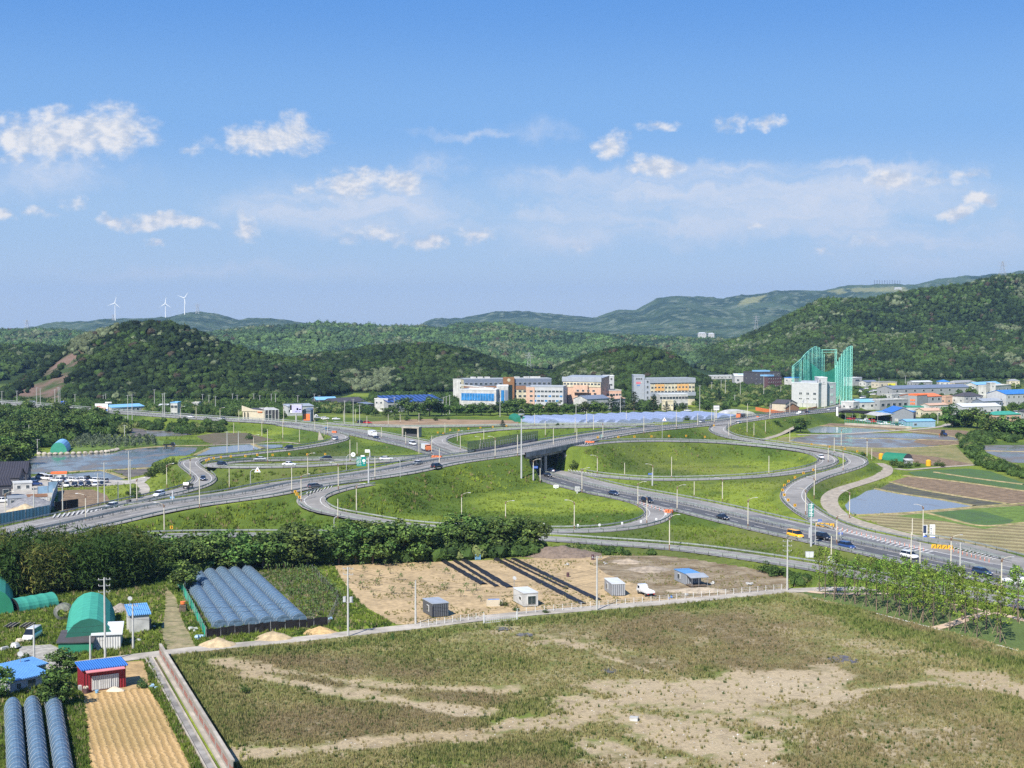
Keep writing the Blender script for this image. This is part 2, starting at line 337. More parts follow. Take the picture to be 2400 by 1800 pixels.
# ---------------------------------------------------------------- ground sheet
def lerp(a, b, t): return a+(b-a)*t
def C3(*c): return np.array(c, float)
n1 = fbm(GX, GY, 26, 4, 3)[..., None]; n2 = fbm(GX, GY, 6, 4, 9)[..., None]; n3 = fbm(GX, GY, 70, 2, 21)[..., None]
gy, gx = np.gradient(GZ); slope = np.clip(np.hypot(gx, gy)[..., None]*1.1, 0, 1)
gc = lerp(C3(.075,.12,.02), C3(.2,.255,.035), np.clip((n1-.34)*3, 0, 1))
gc = lerp(gc, C3(.05,.088,.018), np.clip((n2-.5)*3.2, 0, 1)*.75)
gc = lerp(gc, C3(.048,.085,.017), slope*.6)
gc = lerp(gc, C3(.13,.12,.05), np.clip((n3-.6)*4, 0, 1)*.5)
far = np.clip((GY-1150)/200, 0, 1)[..., None]; gc = lerp(gc, C3(.03,.055,.018), far)
nv, nu = GX.shape; idx = np.arange(nv*nu).reshape(nv, nu)
Q = np.stack([idx[:-1, :-1], idx[:-1, 1:], idx[1:, 1:], idx[1:, :-1]], -1).reshape(-1, 4)
link('ground', npmesh('ground', np.stack([GX, GY, GZ], -1).reshape(-1, 3), Q, M_GR, gc.reshape(-1, 3), smooth=True), kind='structure', label='grassy open ground of the valley and the road embankments')
# ---------------------------------------------------------------- road ribbons
def ribbon(c, n, a, b, dz, me_name, m, parent=None, name=None, thick=0, **k):
    L = c.copy(); Rr = c.copy(); L[:, :2] += n*b; Rr[:, :2] += n*a; L[:, 2] += dz; Rr[:, 2] += dz
    N = len(c); V = np.concatenate([Rr, L]); i = np.arange(N-1)
    Fq = np.stack([i, i+1, N+i+1, N+i], 1)
    return link(name or me_name, npmesh(me_name, V, Fq, m), parent, **k)
def span(r, s0, s1, c=None): 
    k = (r['s'] >= s0) & (r['s'] <= s1); return r['c'][k], r['n'][k]
def dashes(mb, r, off, s0, s1, on=5, offl=8, w=.16, dz=.035):
    s = s0
    while s < s1:
        e = min(s+on, s1) if on else s1; pts = []
        q = np.arange(s, e+.01, 2.5) if on else np.arange(s, e, 3)
        x = np.interp(q, r['s'], r['c'][:, 0]); y = np.interp(q, r['s'], r['c'][:, 1]); z = np.interp(q, r['s'], r['c'][:, 2])
        nx = np.interp(q, r['s'], r['n'][:, 0]); ny = np.interp(q, r['s'], r['n'][:, 1])
        for i in range(len(q)-1):
            P_ = [(x[j]+nx[j]*o, y[j]+ny[j]*o, z[j]+dz) for j, o in ((i, off-w), (i+1, off-w), (i+1, off+w), (i, off+w))]
            mb.quad(*P_)
        s = e+offl if on else s1
def sof(k, u, v):
    r = ROADS[k]; pr = np.array([proj(*p) for p in r['c']]); return r['s'][np.hypot(pr[:, 0]-u, (pr[:, 1]-v)*2).argmin()]
DZ = {'M': 0, 'R1': 0.01, 'L1': -.02, 'R4': -.03, 'R2': -.035, 'L3': -.03, 'L4': -.025, 'R5': -.04, 'L5': -.045, 'R6': -.02, 'R8': -.05}
LBL = {'M': 'dual carriageway highway running under the bridge', 'R1': 'overpass road crossing the picture on its embankment', 'L1': 'near loop ramp around the grass in front of the bridge', 'R4': 'outer ramp behind the tree belt joining the highway', 'R2': 'ramp with an S bend left of the interchange', 'L3': 'narrow loop ramp on the left of the interchange', 'L4': 'loop ramp beyond the bridge', 'R5': 'outer ramp in front of the plastic tunnels', 'L5': 'large loop ramp right of the bridge', 'R6': 'curving outer ramp on the right of the interchange', 'R8': 'side road joining behind the ramp at the right edge'}
RO = {}
for k, r in ROADS.items():
    w = r['w']; L = r['s'][-1]
    RO[k] = ribbon(r['c'], r['n'], -w[0], w[1], DZ[k], 'road', M_AS, kind='structure', label=LBL[k])
    mb = MB()
    if k == 'M':
        for o in (-8.4, -1.1, 1.1, 8.4): dashes(mb, r, o, 0, L, 0, w=.13)
        for o in (-4.75, 4.75): dashes(mb, r, o, 0, L, 5, 8, w=.14)
        s1 = sof('M', 1240, 1102); cc, nn = span(r, 0, s1+30)
        ribbon(cc, nn, 1.0, 8.6, .018, 'dark_lanes', M_AD, RO[k]); ribbon(cc[:70], nn[:70], -8.5, -1.0, .018, 'dark_lanes', mat('mid_asphalt', (.14,.14,.145), .9, .12, .3), RO[k])
        c2, n2_ = span(r, s1+30, sof('M', 650, 990)); ribbon(c2, n2_, 1.0, 8.5, .018, 'dark_lanes', mat('mid_asphalt', (.14,.14,.145)), RO[k])
    elif k == 'R1':
        for o in (-8.7, -.9, .9, 7.9): dashes(mb, r, o, 0, L, 0, w=.14, dz=.05)
        for o in (-4.7, 4.4): dashes(mb, r, o, 0, L, 5, 8, w=.15, dz=.05)
        cc, nn = r['c'], r['n']
        for o in (-6.6, -2.7, 2.7, 6.2): ribbon(cc, nn, o-.75, o+.75, .022, 'wheel_track', mat('tyre_polished_asphalt', (.215,.21,.205), .85, .25, .12, sc2=.03), RO[k])
    elif k == 'R8': pass
    else:
        for o in (-1.9, 2.4) if k != 'R6' else (-2.6, 2.6): dashes(mb, r, o, 4, L-4, 0, w=.13)
    if mb.f: mb.build('road_marking', M_WH, RO[k])
# striped gore areas
def gore(pix, z, n, label):
    """triangle between two traced edges: pix = [(ua,va,ub,vb) start, end]; n bars"""
    mb = MB(); (ua, va, ub, vb), (uc, vc, ud, vd) = pix
    A, B, C_, D_ = (np.array(at(*q)) for q in ((ua, va, z), (ub, vb, z), (uc, vc, z), (ud, vd, z)))
    for i in range(n):
        t = (i+.2)/n; t2 = (i+.55)/n; p = A+(C_-A)*t; q = B+(D_-B)*min(1, t+.5/n); p2 = A+(C_-A)*t2; q2 = B+(D_-B)*min(1, t2+.5/n)
        mb.quad(*(tuple(x+np.array([0, 0, .045])) for x in (p, p2, q2, q)))
    mb.build('gore_marking', M_WH, None, kind='structure', label=label)
gore([(1945,1238,1946,1232), (2170,1300,2190,1292)], 1, 22, 'white hatched bars in the gap where the ramp meets the highway')
gore([(2222,1284,2226,1278), (2330,1313,2345,1306)], 1, 13, 'white hatched bars beyond the yellow crash cushion at right')
gore([(1495,1181,1500,1176), (1562,1202,1575,1196)], .75, 10, 'hatched bars at the mouth of the near loop ramp')
gore([(1338,1046,1339,1041), (1385,1040,1385,1036.5)], 8.5, 8, 'hatched bars at the end of the bridge')
gore([(1400,1117,1400,1112), (1330,1103,1330,1099)], .5, 10, 'hatched bars just right of the underpass')
gore([(120,1214,120,1206), (290,1192,292,1184)], 5.1, 16, 'hatched bars between the left ramp and the overpass road')
gore([(715,1158,716,1152), (780,1143,780,1137)], 7.25, 8, 'hatched bars at the top of the near loop ramp')
# ---------------------------------------------------------------- guard rails, medians, bridge
ALLC = {k: r['c'][:, :2] for k, r in ROADS.items()}
def inside_other(P, k0, mg=.6):
    o = np.zeros(len(P), bool)
    for k, c in ALLC.items():
        if k == k0: continue
        d = np.sqrt(((P[:, None, :2]-c[None])**2).sum(2)); j = d.argmin(1); d = d.min(1)
        dzz = np.abs(ROADS[k]['c'][j, 2]-P[:, 2]) < 3.0
        o |= (d < max(ROADS[k]['w'])-mg) & dzz
    return o
def rail_mesh(P, post=4.0, h=.82, mats=None):
    mb = MB(); d = np.concatenate([[0], np.cumsum(np.linalg.norm(np.diff(P[:, :2], axis=0), axis=1))])
    for a, b in zip(P[:-1], P[1:]):
        t = (b-a)[:2]; L_ = np.hypot(*t)
        if L_ < 1e-6: continue
        n = np.array([-t[1], t[0]])/L_*.05
        for z0, z1 in ((h-.32, h),):
            v = [(a[0]-n[0], a[1]-n[1], a[2]+z0), (b[0]-n[0], b[1]-n[1], b[2]+z0), (b[0]-n[0], b[1]-n[1], b[2]+z1), (a[0]-n[0], a[1]-n[1], a[2]+z1),
                 (a[0]+n[0], a[1]+n[1], a[2]+z0), (b[0]+n[0], b[1]+n[1], b[2]+z0), (b[0]+n[0], b[1]+n[1], b[2]+z1), (a[0]+n[0], a[1]+n[1], a[2]+z1)]
            mb.add(v, [(0,1,2,3), (7,6,5,4), (3,2,6,7), (0,4,5,1)], 0)
    for s in np.arange(0, d[-1], post):
        x, y, z = (np.interp(s, d, P[:, i]) for i in range(3)); mb.box((x, y, z+h/2-.1), (.13, .13, h+.1), 1)
    return mb
RC = {'M': 'highway', 'R1': 'overpass road', 'L1': 'near loop ramp', 'R4': 'ramp behind the tree belt', 'R2': 'S-bend ramp on the left', 'L3': 'left loop ramp', 'L4': 'loop ramp beyond the bridge', 'R5': 'outer ramp by the plastic tunnels', 'L5': 'large right loop ramp', 'R6': 'curving right outer ramp', 'R8': 'side road at the right edge'}
def rails(k):
    r = ROADS[k]; w = r['w']
    for side, off in (('right', -w[0]+.35), ('left', w[1]-.35)):
        P_ = rpos(r, off); bad = inside_other(P_, k)
        if k == 'R1': bad |= (r['s'] > BR[0]-2) & (r['s'] < BR[1]+2)
        if k == 'M': bad |= (np.hypot(P_[:, 0]-XC[0], P_[:, 1]-XC[1]) < 10)
        i = 0; part = 0
        while i < len(P_):
            if bad[i]: i += 1; continue
            j = i
            while j < len(P_) and not bad[j]: j += 1
            if j-i > 6:
                rail_mesh(P_[i:j]).build('guard_rail', [M_RL, M_RD], None, label='steel guard rail along the %s edge of the %s' % ({'R1': {'right': 'near', 'left': 'far'}, 'M': {'right': 'far', 'left': 'near'}}.get(k, {'right': 'outer', 'left': 'inner'})[side], RC[k]), cat='guard rail', group='guard rails of the interchange')
            i = j
for k in ROADS: rails(k)
# medians
for k, nm in (('M', 'highway'), ('R1', 'overpass road')):
    r = ROADS[k]; t = thing('median_barrier', 'steel median barrier on a low kerb down the middle of the %s' % nm, 'barrier', (0, 0, 0))
    cc, nn = r['c'], r['n']; ribbon(cc, nn, -.75, .75, .1, 'kerb', M_CD, t)
    for o in (-.45, .45): rail_mesh(rpos(r, o)[::1], 4.0, 1.0).build('rail', [M_RL, M_RD], t)
# bridge
def xing(off_m):
    res = []
    for off in (-r1['w'][0]-.4, r1['w'][1]+.4):
        P_ = rpos(r1, off); d = ((P_[:, None, :2]-rm['c'][None, :, :2])**2).sum(2); j = d.argmin(1)
        so = ((P_[:, :2]-rm['c'][j, :2])*rm['n'][j]).sum(1); k = np.abs(so-off_m)+np.where(np.abs(r1['s']-SB) > 60, 1e3, 0)
        res.append(P_[k.argmin()])
    return res
bt = thing('road_bridge', 'concrete road bridge carrying the overpass over the highway', 'bridge', (0, 0, 0))
cc, nn = span(r1, BR[0]-2, BR[1]+2)
N = len(cc); prof = [(-11.1, .0), (-11.1, -1.0), (-9.8, -1.15), (-9.8, -2.0), (8.6, -2.0), (8.6, -1.15), (9.7, -1.0), (9.7, 0.0)]
vs = []; fs = []
for i in range(N):
    for (o, z) in prof: vs.append((cc[i, 0]+nn[i, 0]*o, cc[i, 1]+nn[i, 1]*o, cc[i, 2]+z-.06))
kk = len(prof)
for i in range(N-1):
    for j in range(kk): fs.append((i*kk+j, i*kk+(j+1) % kk, (i+1)*kk+(j+1) % kk, (i+1)*kk+j))
MB().add(vs, fs).build('deck', M_CD, bt)
for o, nm in ((-10.95, 'parapet'), (9.55, 'parapet')):
    vs = []
    for i in range(N):
        for (a, z) in ((-.2, -1.0), (.2, -1.0), (.2, .75), (-.2, .75)): vs.append((cc[i, 0]+nn[i, 0]*(o+a), cc[i, 1]+nn[i, 1]*(o+a), cc[i, 2]+z))
    fs = [(i*4+j, i*4+(j+1) % 4, i*4+4+(j+1) % 4, i*4+4+j) for i in range(N-1) for j in range(4)]
    MB().add(vs, fs).build(nm, M_CD, bt)
for om, name in ((-11.6, 'abutment'), (11.6, 'abutment')):
    a, b = xing(om); sgn = 1 if om < 0 else -1
    e = (r1['c'][np.abs(r1['s']-(BR[1]+6 if om < 0 else BR[0]-6)).argmin()], r1['n'][np.abs(r1['s']-(BR[1]+6 if om < 0 else BR[0]-6)).argmin()])
    pn, pf = e[0][:2]-e[1]*10.7, e[0][:2]+e[1]*9.3
    poly = [tuple(a[:2]), tuple(pn), tuple(pf), tuple(b[:2])]
    if om > 0: poly = poly[::-1]
    mb = MB().prism(poly, -.5, 6.55)
    mb.build(name, M_CD, bt)
    # wing wall beside the highway in front of the abutment
    if om < 0:
        d = rm['n'][im]; tdir = rm['t'][im]
        p0 = np.array(a[:2])+tdir*0; p1 = p0-tdir*1.0-d*9
        mb = MB().add([(p0[0], p0[1], -.5), (p1[0], p1[1], -.5), (p1[0], p1[1], 2.6), (p0[0], p0[1], 6.0), (p0[0]+.5, p0[1]+.9, -.5), (p1[0]+.5, p1[1]+.9, -.5), (p1[0]+.5, p1[1]+.9, 2.6), (p0[0]+.5, p0[1]+.9, 6.0)], [(0,1,2,3), (7,6,5,4), (3,2,6,7), (1,5,6,2), (0,3,7,4)])
        mb.build('wing_wall', M_CN, bt)
a0, b0 = xing(0.0)
for t_ in (.02, .18, .34, .5, .66, .82, .98):
    p = np.array(a0)*(1-t_)+np.array(b0)*t_; MB().tube((p[0], p[1], 0), (p[0], p[1], 6.6), .55, n=8).build('pier', M_CN, bt)
for (k0, off, hh) in (('near', -11.1, 2.3), ('far', 9.7, 2.0)):
    f = thing('bridge_fence', 'steel post and mesh fence on the %s parapet of the bridge' % k0, 'fence', (0, 0, 0)); P_ = rpos(r1, off)[(r1['s'] >= BR[0]+3) & (r1['s'] <= BR[1]+2)]
    mb = MB(); d = np.concatenate([[0], np.cumsum(np.linalg.norm(np.diff(P_[:, :2], axis=0), axis=1))])
    for hz in (.9, 1.5, hh+.6):
        mb.path([(p[0], p[1], p[2]+hz) for p in P_], .045, 4)
    mb.build('rail', M_ST, f)
    for s in np.arange(0, d[-1], 2.0):
        x, y, z = (np.interp(s, d, P_[:, i]) for i in range(3)); MB().box((x, y, z+1.7), (.12, .12, hh)).build('post', M_ST, f)
# noise barrier beyond the overpass road
P_ = rpos(r1, 10.3); pu = np.array([proj(p[0], p[1], p[2])[0] for p in P_]); k_ = (pu > 1093) & (pu < 1262); P_ = P_[k_]
f = thing('noise_barrier', 'green see-through noise barrier on a concrete base beyond the bridge approach', 'noise barrier', (0, 0, 0))
m_nb = mat('barrier_panel', (.12,.19,.14), .35, .2, .5, alpha=.38); mb = MB(); mc = MB(); mp = MB()
for a, b in zip(P_[:-1], P_[1:]):
    q = lambda p, z, o=0: (p[0], p[1]+o, p[2]+z)
    mb.add([q(a, .9), q(b, .9), q(b, 3.9), q(a, 3.9), q(a, .9, .08), q(b, .9, .08), q(b, 3.9, .08), q(a, 3.9, .08)], [(0,1,2,3), (7,6,5,4), (3,2,6,7)])
    mc.add([q(a, -1.5, -.15), q(b, -1.5, -.15), q(b, .9, -.15), q(a, .9, -.15), q(a, .9, .25), q(b, .9, .25)], [(0,1,2,3), (3,2,5,4)])
mb.build('panel', m_nb, f); mc.build('base_wall', M_CD, f)
for p in P_[::1]: MB().box((p[0], p[1]-.12, p[2]+1.6), (.14, .14, 4.8)).build('post', M_RD, f)
# ---------------------------------------------------------------- hills
M_HL = vcmat('hill_ground', rough=.95, nzs=.25, amp=.3, bump=.6, bs=.4, spec=.05)
def crest(sil, Yc, th):
    u = np.array([p[0] for p in sil], float); v = np.array([p[1] for p in sil], float)
    X = (u-1200)/F_PX*Yc; Z = HC+(760-v)*Yc/F_PX-th
    return X, Z
class Hill:
    def __init__(s, sil, Yc, Lf, Lb, th=6, rav=.18, seed=1, rs=90, base=-2.0, bow=0.0):
        s.X, s.Z = crest(sil, Yc, th); s.Yc, s.Lf, s.Lb, s.rav, s.seed, s.rs, s.base, s.bow = Yc, Lf, Lb, rav, seed, rs, base, bow
    def h(s, x, y):
        hc = np.interp(x*s.Yc/np.maximum(y, 1)*.5+x*.5, s.X, s.Z, left=s.Z[0], right=s.Z[-1])
        wob = (fbm(x, y*0+3, s.Lf*.9, 2, s.seed+5)-.5)*s.Lf*s.bow
        t = (y-s.Yc-0)/np.where(y < s.Yc, s.Lf+wob, s.Lb); t = np.clip(np.abs(t), 0, 1)
        pr = np.cos(t*math.pi/2)**1.5
        nz = (fbm(x, y, s.rs, 4, s.seed)-.5)*2
        rg = 1-np.abs(fbm(x, y*.55, s.rs*1.6, 3, s.seed+3)-.5)*4
        env = np.clip(t*3, 0, 1)*(1-t)
        return s.base+(hc-s.base)*pr*(1+s.rav*(nz-.5)*env*2)+hc*s.rav*(rg-1)*env*.9
    def edge(s, x):  # fade out at both ends
        return np.clip((x-s.X[0])/40, 0, 1)*np.clip((s.X[-1]-x)/40, 0, 1)
HILLS = {
 'A': Hill([(-20,948),(18,936),(60,885),(108,831),(188,777),(253,755),(307,743),(343,741),(398,746),(452,759),(506,781),(579,810),(651,823),(705,832),(780,850),(850,890),(900,930)], 1200, 230, 300, 7, .26, 1, 60, bow=.1),
 'B': Hill([(600,905),(650,850),(700,826),(760,818),(800,815),(872,802),(945,796),(1017,797),(1089,811),(1162,835),(1216,853),(1300,862),(1330,900)], 1340, 260, 300, 7, .2, 12, 55, bow=.1),
 'C': Hill([(1215,880),(1299,860),(1360,831),(1415,813),(1469,803),(1523,806),(1578,820),(1604,842),(1640,866),(1700,885)], 1330, 230, 300, 7, .12, 23, 60, bow=.1),
 'D': Hill([(1560,868),(1590,845),(1630,826),(1672,808),(1763,774),(1817,749),(1871,720),(1925,694),(1962,692),(2034,696),(2106,679),(2179,669),(2251,660),(2323,642),(2400,637),(2520,628),(2700,640)], 1900, 560, 500, 7, .27, 31, 110, bow=.2),
 'D2': Hill([(2180,875),(2212,848),(2269,820),(2330,790),(2400,766),(2500,745),(2620,740)], 1560, 230, 300, 7, .15, 37, 70),
 'E': Hill([(-220,775),(-100,772),(0,773),(100,771),(170,774),(300,788),(450,788),(506,775),(600,765),(705,759),(759,750),(800,755),(908,761),(1002,763),(1035,768),(1078,757),(1180,756),(1252,769),(1342,779),(1451,785),(1600,790),(1800,797)], 2400, 760, 600, 7, .36, 43, 150, bow=.3),
 'F': Hill([(-200,800),(-60,808),(47,805),(108,806),(200,815),(300,840)], 1520, 260, 260, 7, .15, 51, 70),
}
PROJ_CLIFF = [(18,943),(47,915),(90,888),(120,858),(160,828),(195,822),(188,850),(160,880),(150,912),(138,930),(115,945)]
GREENP = [(1520,852),(1555,845),(1562,868),(1522,868)]
def hill_pts(H_, y0, y1, x0, x1, sp):
    nx = int((x1-x0)/sp); ny = int((y1-y0)/sp); X, Y = np.meshgrid(x0+np.arange(nx)*sp, y0+np.arange(ny)*sp)
    X = (X+(RS.rand(*X.shape)-.5)*sp*.9+(np.arange(ny) % 2)[:, None]*sp*.5).ravel(); Y = (Y+(RS.rand(*Y.shape)-.5)*sp*.9).ravel()
    k = np.abs(X) < Y*.40+20; X, Y = X[k], Y[k]
    return X, Y, H_.h(X, Y)*H_.edge(X)
def uvproj(X, Y, Z):
    zz = Z-HC; fwd = Y*ct-zz*st; up = Y*st+zz*ct; return 1200+F_PX*X/fwd, 900-F_PX*up/fwd
def hill_mesh(k, st_=8):
    h = HILLS[k]; x0, x1 = h.X[0]*1.25-20 if h.X[0] < 0 else h.X[0]*.8-20, (h.X[-1]*1.2+20 if h.X[-1] > 0 else h.X[-1]*.75)
    X, Y = np.meshgrid(np.arange(x0, x1, st_), np.arange(h.Yc-h.Lf*1.1, h.Yc+h.Lb, st_)); Z = h.h(X, Y)*h.edge(X)-.3
    U, V = uvproj(X, Y, Z); c = np.zeros(X.shape+(3,))+C3(.03,.05,.018)
    if k == 'A':
        ck = inpoly(U, V, PROJ_CLIFF); c[ck] = C3(.15,.105,.085); nb = fbm(X, Y, 14, 3, 5); c[ck & (nb > .56)] = C3(.05,.075,.03)
        Z[ck] += (fbm(X, Y, 9, 3)[ck]-.5)*5
    if k == 'C': c[inpoly(U, V, GREENP)] = C3(.1,.15,.03)
    nv, nu = X.shape; ix = np.arange(nv*nu).reshape(nv, nu); Q = np.stack([ix[:-1, :-1], ix[:-1, 1:], ix[1:, 1:], ix[1:, :-1]], -1).reshape(-1, 4)
    return link('hill', npmesh('hill', np.stack([X, Y, Z], -1).reshape(-1, 3), Q, M_HL, c.reshape(-1, 3), smooth=True), kind='structure')
# crown templates for woods seen as one mass
def ico(sub=1):
    import bmesh
    bm = bmesh.new(); bmesh.ops.create_icosphere(bm, subdivisions=sub, radius=1); v = np.array([x.co[:] for x in bm.verts]); f = np.array([[q.index for q in p.verts] for p in bm.faces]); bm.free(); return v, f
IV, IF = ico(2)
IV1, IF1 = ico(1)
def crown_templates(n, cards, seed=3, IV=IV, IF=IF):
    rs = np.random.RandomState(seed); T = []
    for i in range(n):
        d = rs.normal(size=(7, 3)); d /= np.linalg.norm(d, axis=1)[:, None]; d[:, 2] = np.abs(d[:, 2])*.8
        v = IV*1.0; r = .62+.0*v[:, 0]
        for q in d: r = np.maximum(r, .62+.42*np.clip((v@q-.55)/.45, 0, 1)**.7)
        v = v*(r*(1+.2*(rs.rand(len(v))-.5)))[:, None]; v[:, 2] *= .95
        f = IF.copy()
        if cards:
            q = rs.normal(size=(cards, 3)); q /= np.linalg.norm(q, axis=1)[:, None]; q[:, 2] = np.abs(q[:, 2])*1.1-.15; c = q*(.78+.32*rs.rand(cards)[:, None])
            a = rs.normal(size=(cards, 3)); a = a/np.linalg.norm(a, axis=1)[:, None]*.2; b = rs.normal(size=(cards, 3)); b = b/np.linalg.norm(b, axis=1)[:, None]*.2
            cv = np.stack([c+a, c-a*.4+b, c-b], 1).reshape(-1, 3); cf = np.arange(cards*3).reshape(-1, 3)+len(v)
            v = np.concatenate([v, cv]); f = np.concatenate([f, cf])
        T.append((v, f))
    return T
TP = crown_templates(10, 26); TP1 = crown_templates(10, 16, 5, IV1, IF1)
M_FO = vcmat('woodland_foliage', rough=.9, nzs=.55, amp=.45, bump=0, transl=.12, spec=.12)
def forest(name, X, Y, Z, rad, col, label, tall=1.15, T=TP):
    VV, FF, CC = [], [], []; base = 0; tid = RS.randint(0, len(T), len(X)); ang = RS.rand(len(X))*6.283
    for t, (v, f) in enumerate(T):
        k = np.where(tid == t)[0]
        if not len(k): continue
        ca, sa = np.cos(ang[k]), np.sin(ang[k]); r = rad[k]
        x = (v[None, :, 0]*ca[:, None]-v[None, :, 1]*sa[:, None])*r[:, None]+X[k][:, None]
        y = (v[None, :, 0]*sa[:, None]+v[None, :, 1]*ca[:, None])*r[:, None]+Y[k][:, None]
        z = v[None, :, 2]*(r*tall)[:, None]+Z[k][:, None]
        VV.append(np.stack([x, y, z], -1).reshape(-1, 3))
        FF.append((f[None]+(np.arange(len(k))*len(v))[:, None, None]).reshape(-1, 3)+base); base += len(k)*len(v)
        jit = .7+.6*RS.rand(len(k), len(v), 1)
        CC.append((col[k][:, None, :]*jit).reshape(-1, 3))
    return link(name, npmesh(name, np.concatenate(VV), np.concatenate(FF), M_FO, np.concatenate(CC)), kind='stuff', label=label, cat='woods')
def woods(k, sp, rr, pale=.35, label='', vis=60, seed=5, pscale=45):
    h = HILLS[k]; X, Y, Z = hill_pts(h, h.Yc-h.Lf*1.02, h.Yc+min(vis, h.Lb), min(h.X[0]*1.2, h.X[0]), h.X[-1]*1.15+10, sp)
    U, V = uvproj(X, Y, Z); keep = (Z > 1.0)
    if k == 'A': keep &= ~((inpoly(U, V, PROJ_CLIFF) | inpoly(U, V-11, PROJ_CLIFF)) & (fbm(X, Y, 9, 2) < .7))
    if k == 'C': keep &= ~inpoly(U, V+6, GREENP)
    X, Y, Z = X[keep], Y[keep], Z[keep]; n = len(X)
    m = np.clip((fbm(X, Y*.45, pscale*.6, 4, seed)-.54)*6, 0, 1)*min(.8, pale*1.9); U_ = uvproj(X, Y, Z)[0]; m = m*{'A': np.exp(-((U_-180)/100)**2)*2.4+.2, 'B': np.exp(-((U_-850)/120)**2)*2.0+.35, 'C': np.exp(-((U_-1370)/70)**2)+.1}.get(k, 1); isp = RS.rand(n) < m+.02*pale
    dk = C3(.021,.038,.014); md = C3(.045,.075,.019); pl = C3(.13,.16,.085); br = C3(.06,.05,.032)
    a = np.clip((fbm(X, Y, pscale*.8, 3, seed+7)-.35)*3, 0, 1)[:, None]; c = dk*(1-a)+md*a; c = c*(.5+1.0*RS.rand(n, 1)); q = RS.rand(n) < .08; c[q] = C3(.055,.1,.025)
    if k == 'E': c = c*1.55+C3(.008,.016,.02)  # ridge E paler and bluer: distance haze put into the crown colour
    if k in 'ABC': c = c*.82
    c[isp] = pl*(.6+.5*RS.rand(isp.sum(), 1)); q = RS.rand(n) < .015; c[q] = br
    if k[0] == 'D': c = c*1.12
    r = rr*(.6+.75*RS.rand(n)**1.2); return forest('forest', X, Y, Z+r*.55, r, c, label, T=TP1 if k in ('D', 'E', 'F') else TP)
for k in HILLS: hill_mesh(k, 8 if k in 'ABCD2F' else 12)
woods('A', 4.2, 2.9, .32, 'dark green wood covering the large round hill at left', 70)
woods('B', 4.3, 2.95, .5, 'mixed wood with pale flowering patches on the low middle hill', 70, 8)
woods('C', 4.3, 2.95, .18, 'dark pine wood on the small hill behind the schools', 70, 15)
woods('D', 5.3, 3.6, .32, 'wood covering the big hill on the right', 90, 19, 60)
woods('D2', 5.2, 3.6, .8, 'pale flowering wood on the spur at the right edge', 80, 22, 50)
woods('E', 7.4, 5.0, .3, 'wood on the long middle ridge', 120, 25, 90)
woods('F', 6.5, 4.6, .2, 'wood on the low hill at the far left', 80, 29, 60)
# far mountains: bare sheets whose surface is broken up by the canopy
M_FAR = vcmat('mountain_woods', rough=.95, nzs=.035, amp=.35, bump=14.0, bs=.03, spec=.03)
def mountain(sil, Yc, Lf, Lb, st_, seed, label, rav=.3):
    h = Hill(sil, Yc, Lf, Lb, 0, rav, seed, 420, base=-5, bow=.3)
    X, Y = np.meshgrid(np.arange(h.X[0]*(1.1 if h.X[0] < 0 else .9), h.X[-1]*1.1 if h.X[-1] > 0 else h.X[-1]*.9, st_), np.arange(Yc-Lf, Yc+Lb, st_))
    Z = h.h(X, Y)*np.clip((X-h.X[0]*1.03)/70, 0, 1)+(fbm(X, Y, 26, 3, seed)-.5)*13
    c = lerp(C3(.03,.055,.024), C3(.065,.1,.045), np.clip((fbm(X, Y, 160, 4, seed)[..., None]-.4)*4, 0, 1)); s_ = fbm(X, Y, 22, 2, seed+9)[..., None]; c = np.where(s_ > .66, C3(.12,.15,.09), c)
    U, V = uvproj(X, Y, Z)
    for poly in ([(1728,713),(1745,700),(1800,690),(1775,708),(1735,716)], [(1940,682),(1975,676),(1985,688),(1955,686)], [(1985,676),(2120,672),(2130,684),(2000,684)]):
        c[inpoly(U, V, poly)] = C3(.2,.21,.09)
    nv, nu = X.shape; ix = np.arange(nv*nu).reshape(nv, nu); Q = np.stack([ix[:-1, :-1], ix[:-1, 1:], ix[1:, 1:], ix[1:, :-1]], -1).reshape(-1, 4)
    link('mountain', npmesh('mountain', np.stack([X, Y, Z], -1).reshape(-1, 3), Q, M_FAR, c.reshape(-1, 3), smooth=True), kind='structure', label=label)
mountain([(-400,775),(-60,772),(40,770),(87,766),(119,756),(181,754),(253,747),(330,746),(398,743),(434,734),(463,730),(506,735),(560,750),(586,745),(633,746),(690,752),(760,765),(900,775)], 6000, 1600, 800, 14, 61, 'distant wooded ridge carrying the wind turbines')
mountain([(930,775),(984,761),(1017,746),(1078,746),(1162,730),(1234,729),(1306,736),(1393,745),(1444,727),(1494,725),(1541,697),(1600,694),(1636,695),(1690,699),(1737,690),(1774,690),(1817,681),(1925,681),(1980,670),(2070,665),(2135,667),(2215,650),(2305,644),(2400,634),(2600,630),(2800,650)], 6800, 2200, 1000, 16, 71, 'high hazy mountain range on the right skyline')
# air
me = MB().box((0, 6400, 196), (9000, 13400, 400)).mesh('haze', []); mh = bpy.data.materials.new('haze_air'); mh.use_nodes = True; n_ = mh.node_tree; n_.nodes.clear()
vo = n_.nodes.new('ShaderNodeVolumePrincipled'); vo.inputs['Density'].default_value = .00006; vo.inputs['Color'].default_value = (.4,.64,1,1); vo.inputs['Anisotropy'].default_value = .2
oo = n_.nodes.new('ShaderNodeOutputMaterial'); n_.links.new(vo.outputs[0], oo.inputs['Volume']); me.materials.append(mh)
link('haze', me, kind='stuff', label='thin blue summer haze in the valley air', cat='haze')
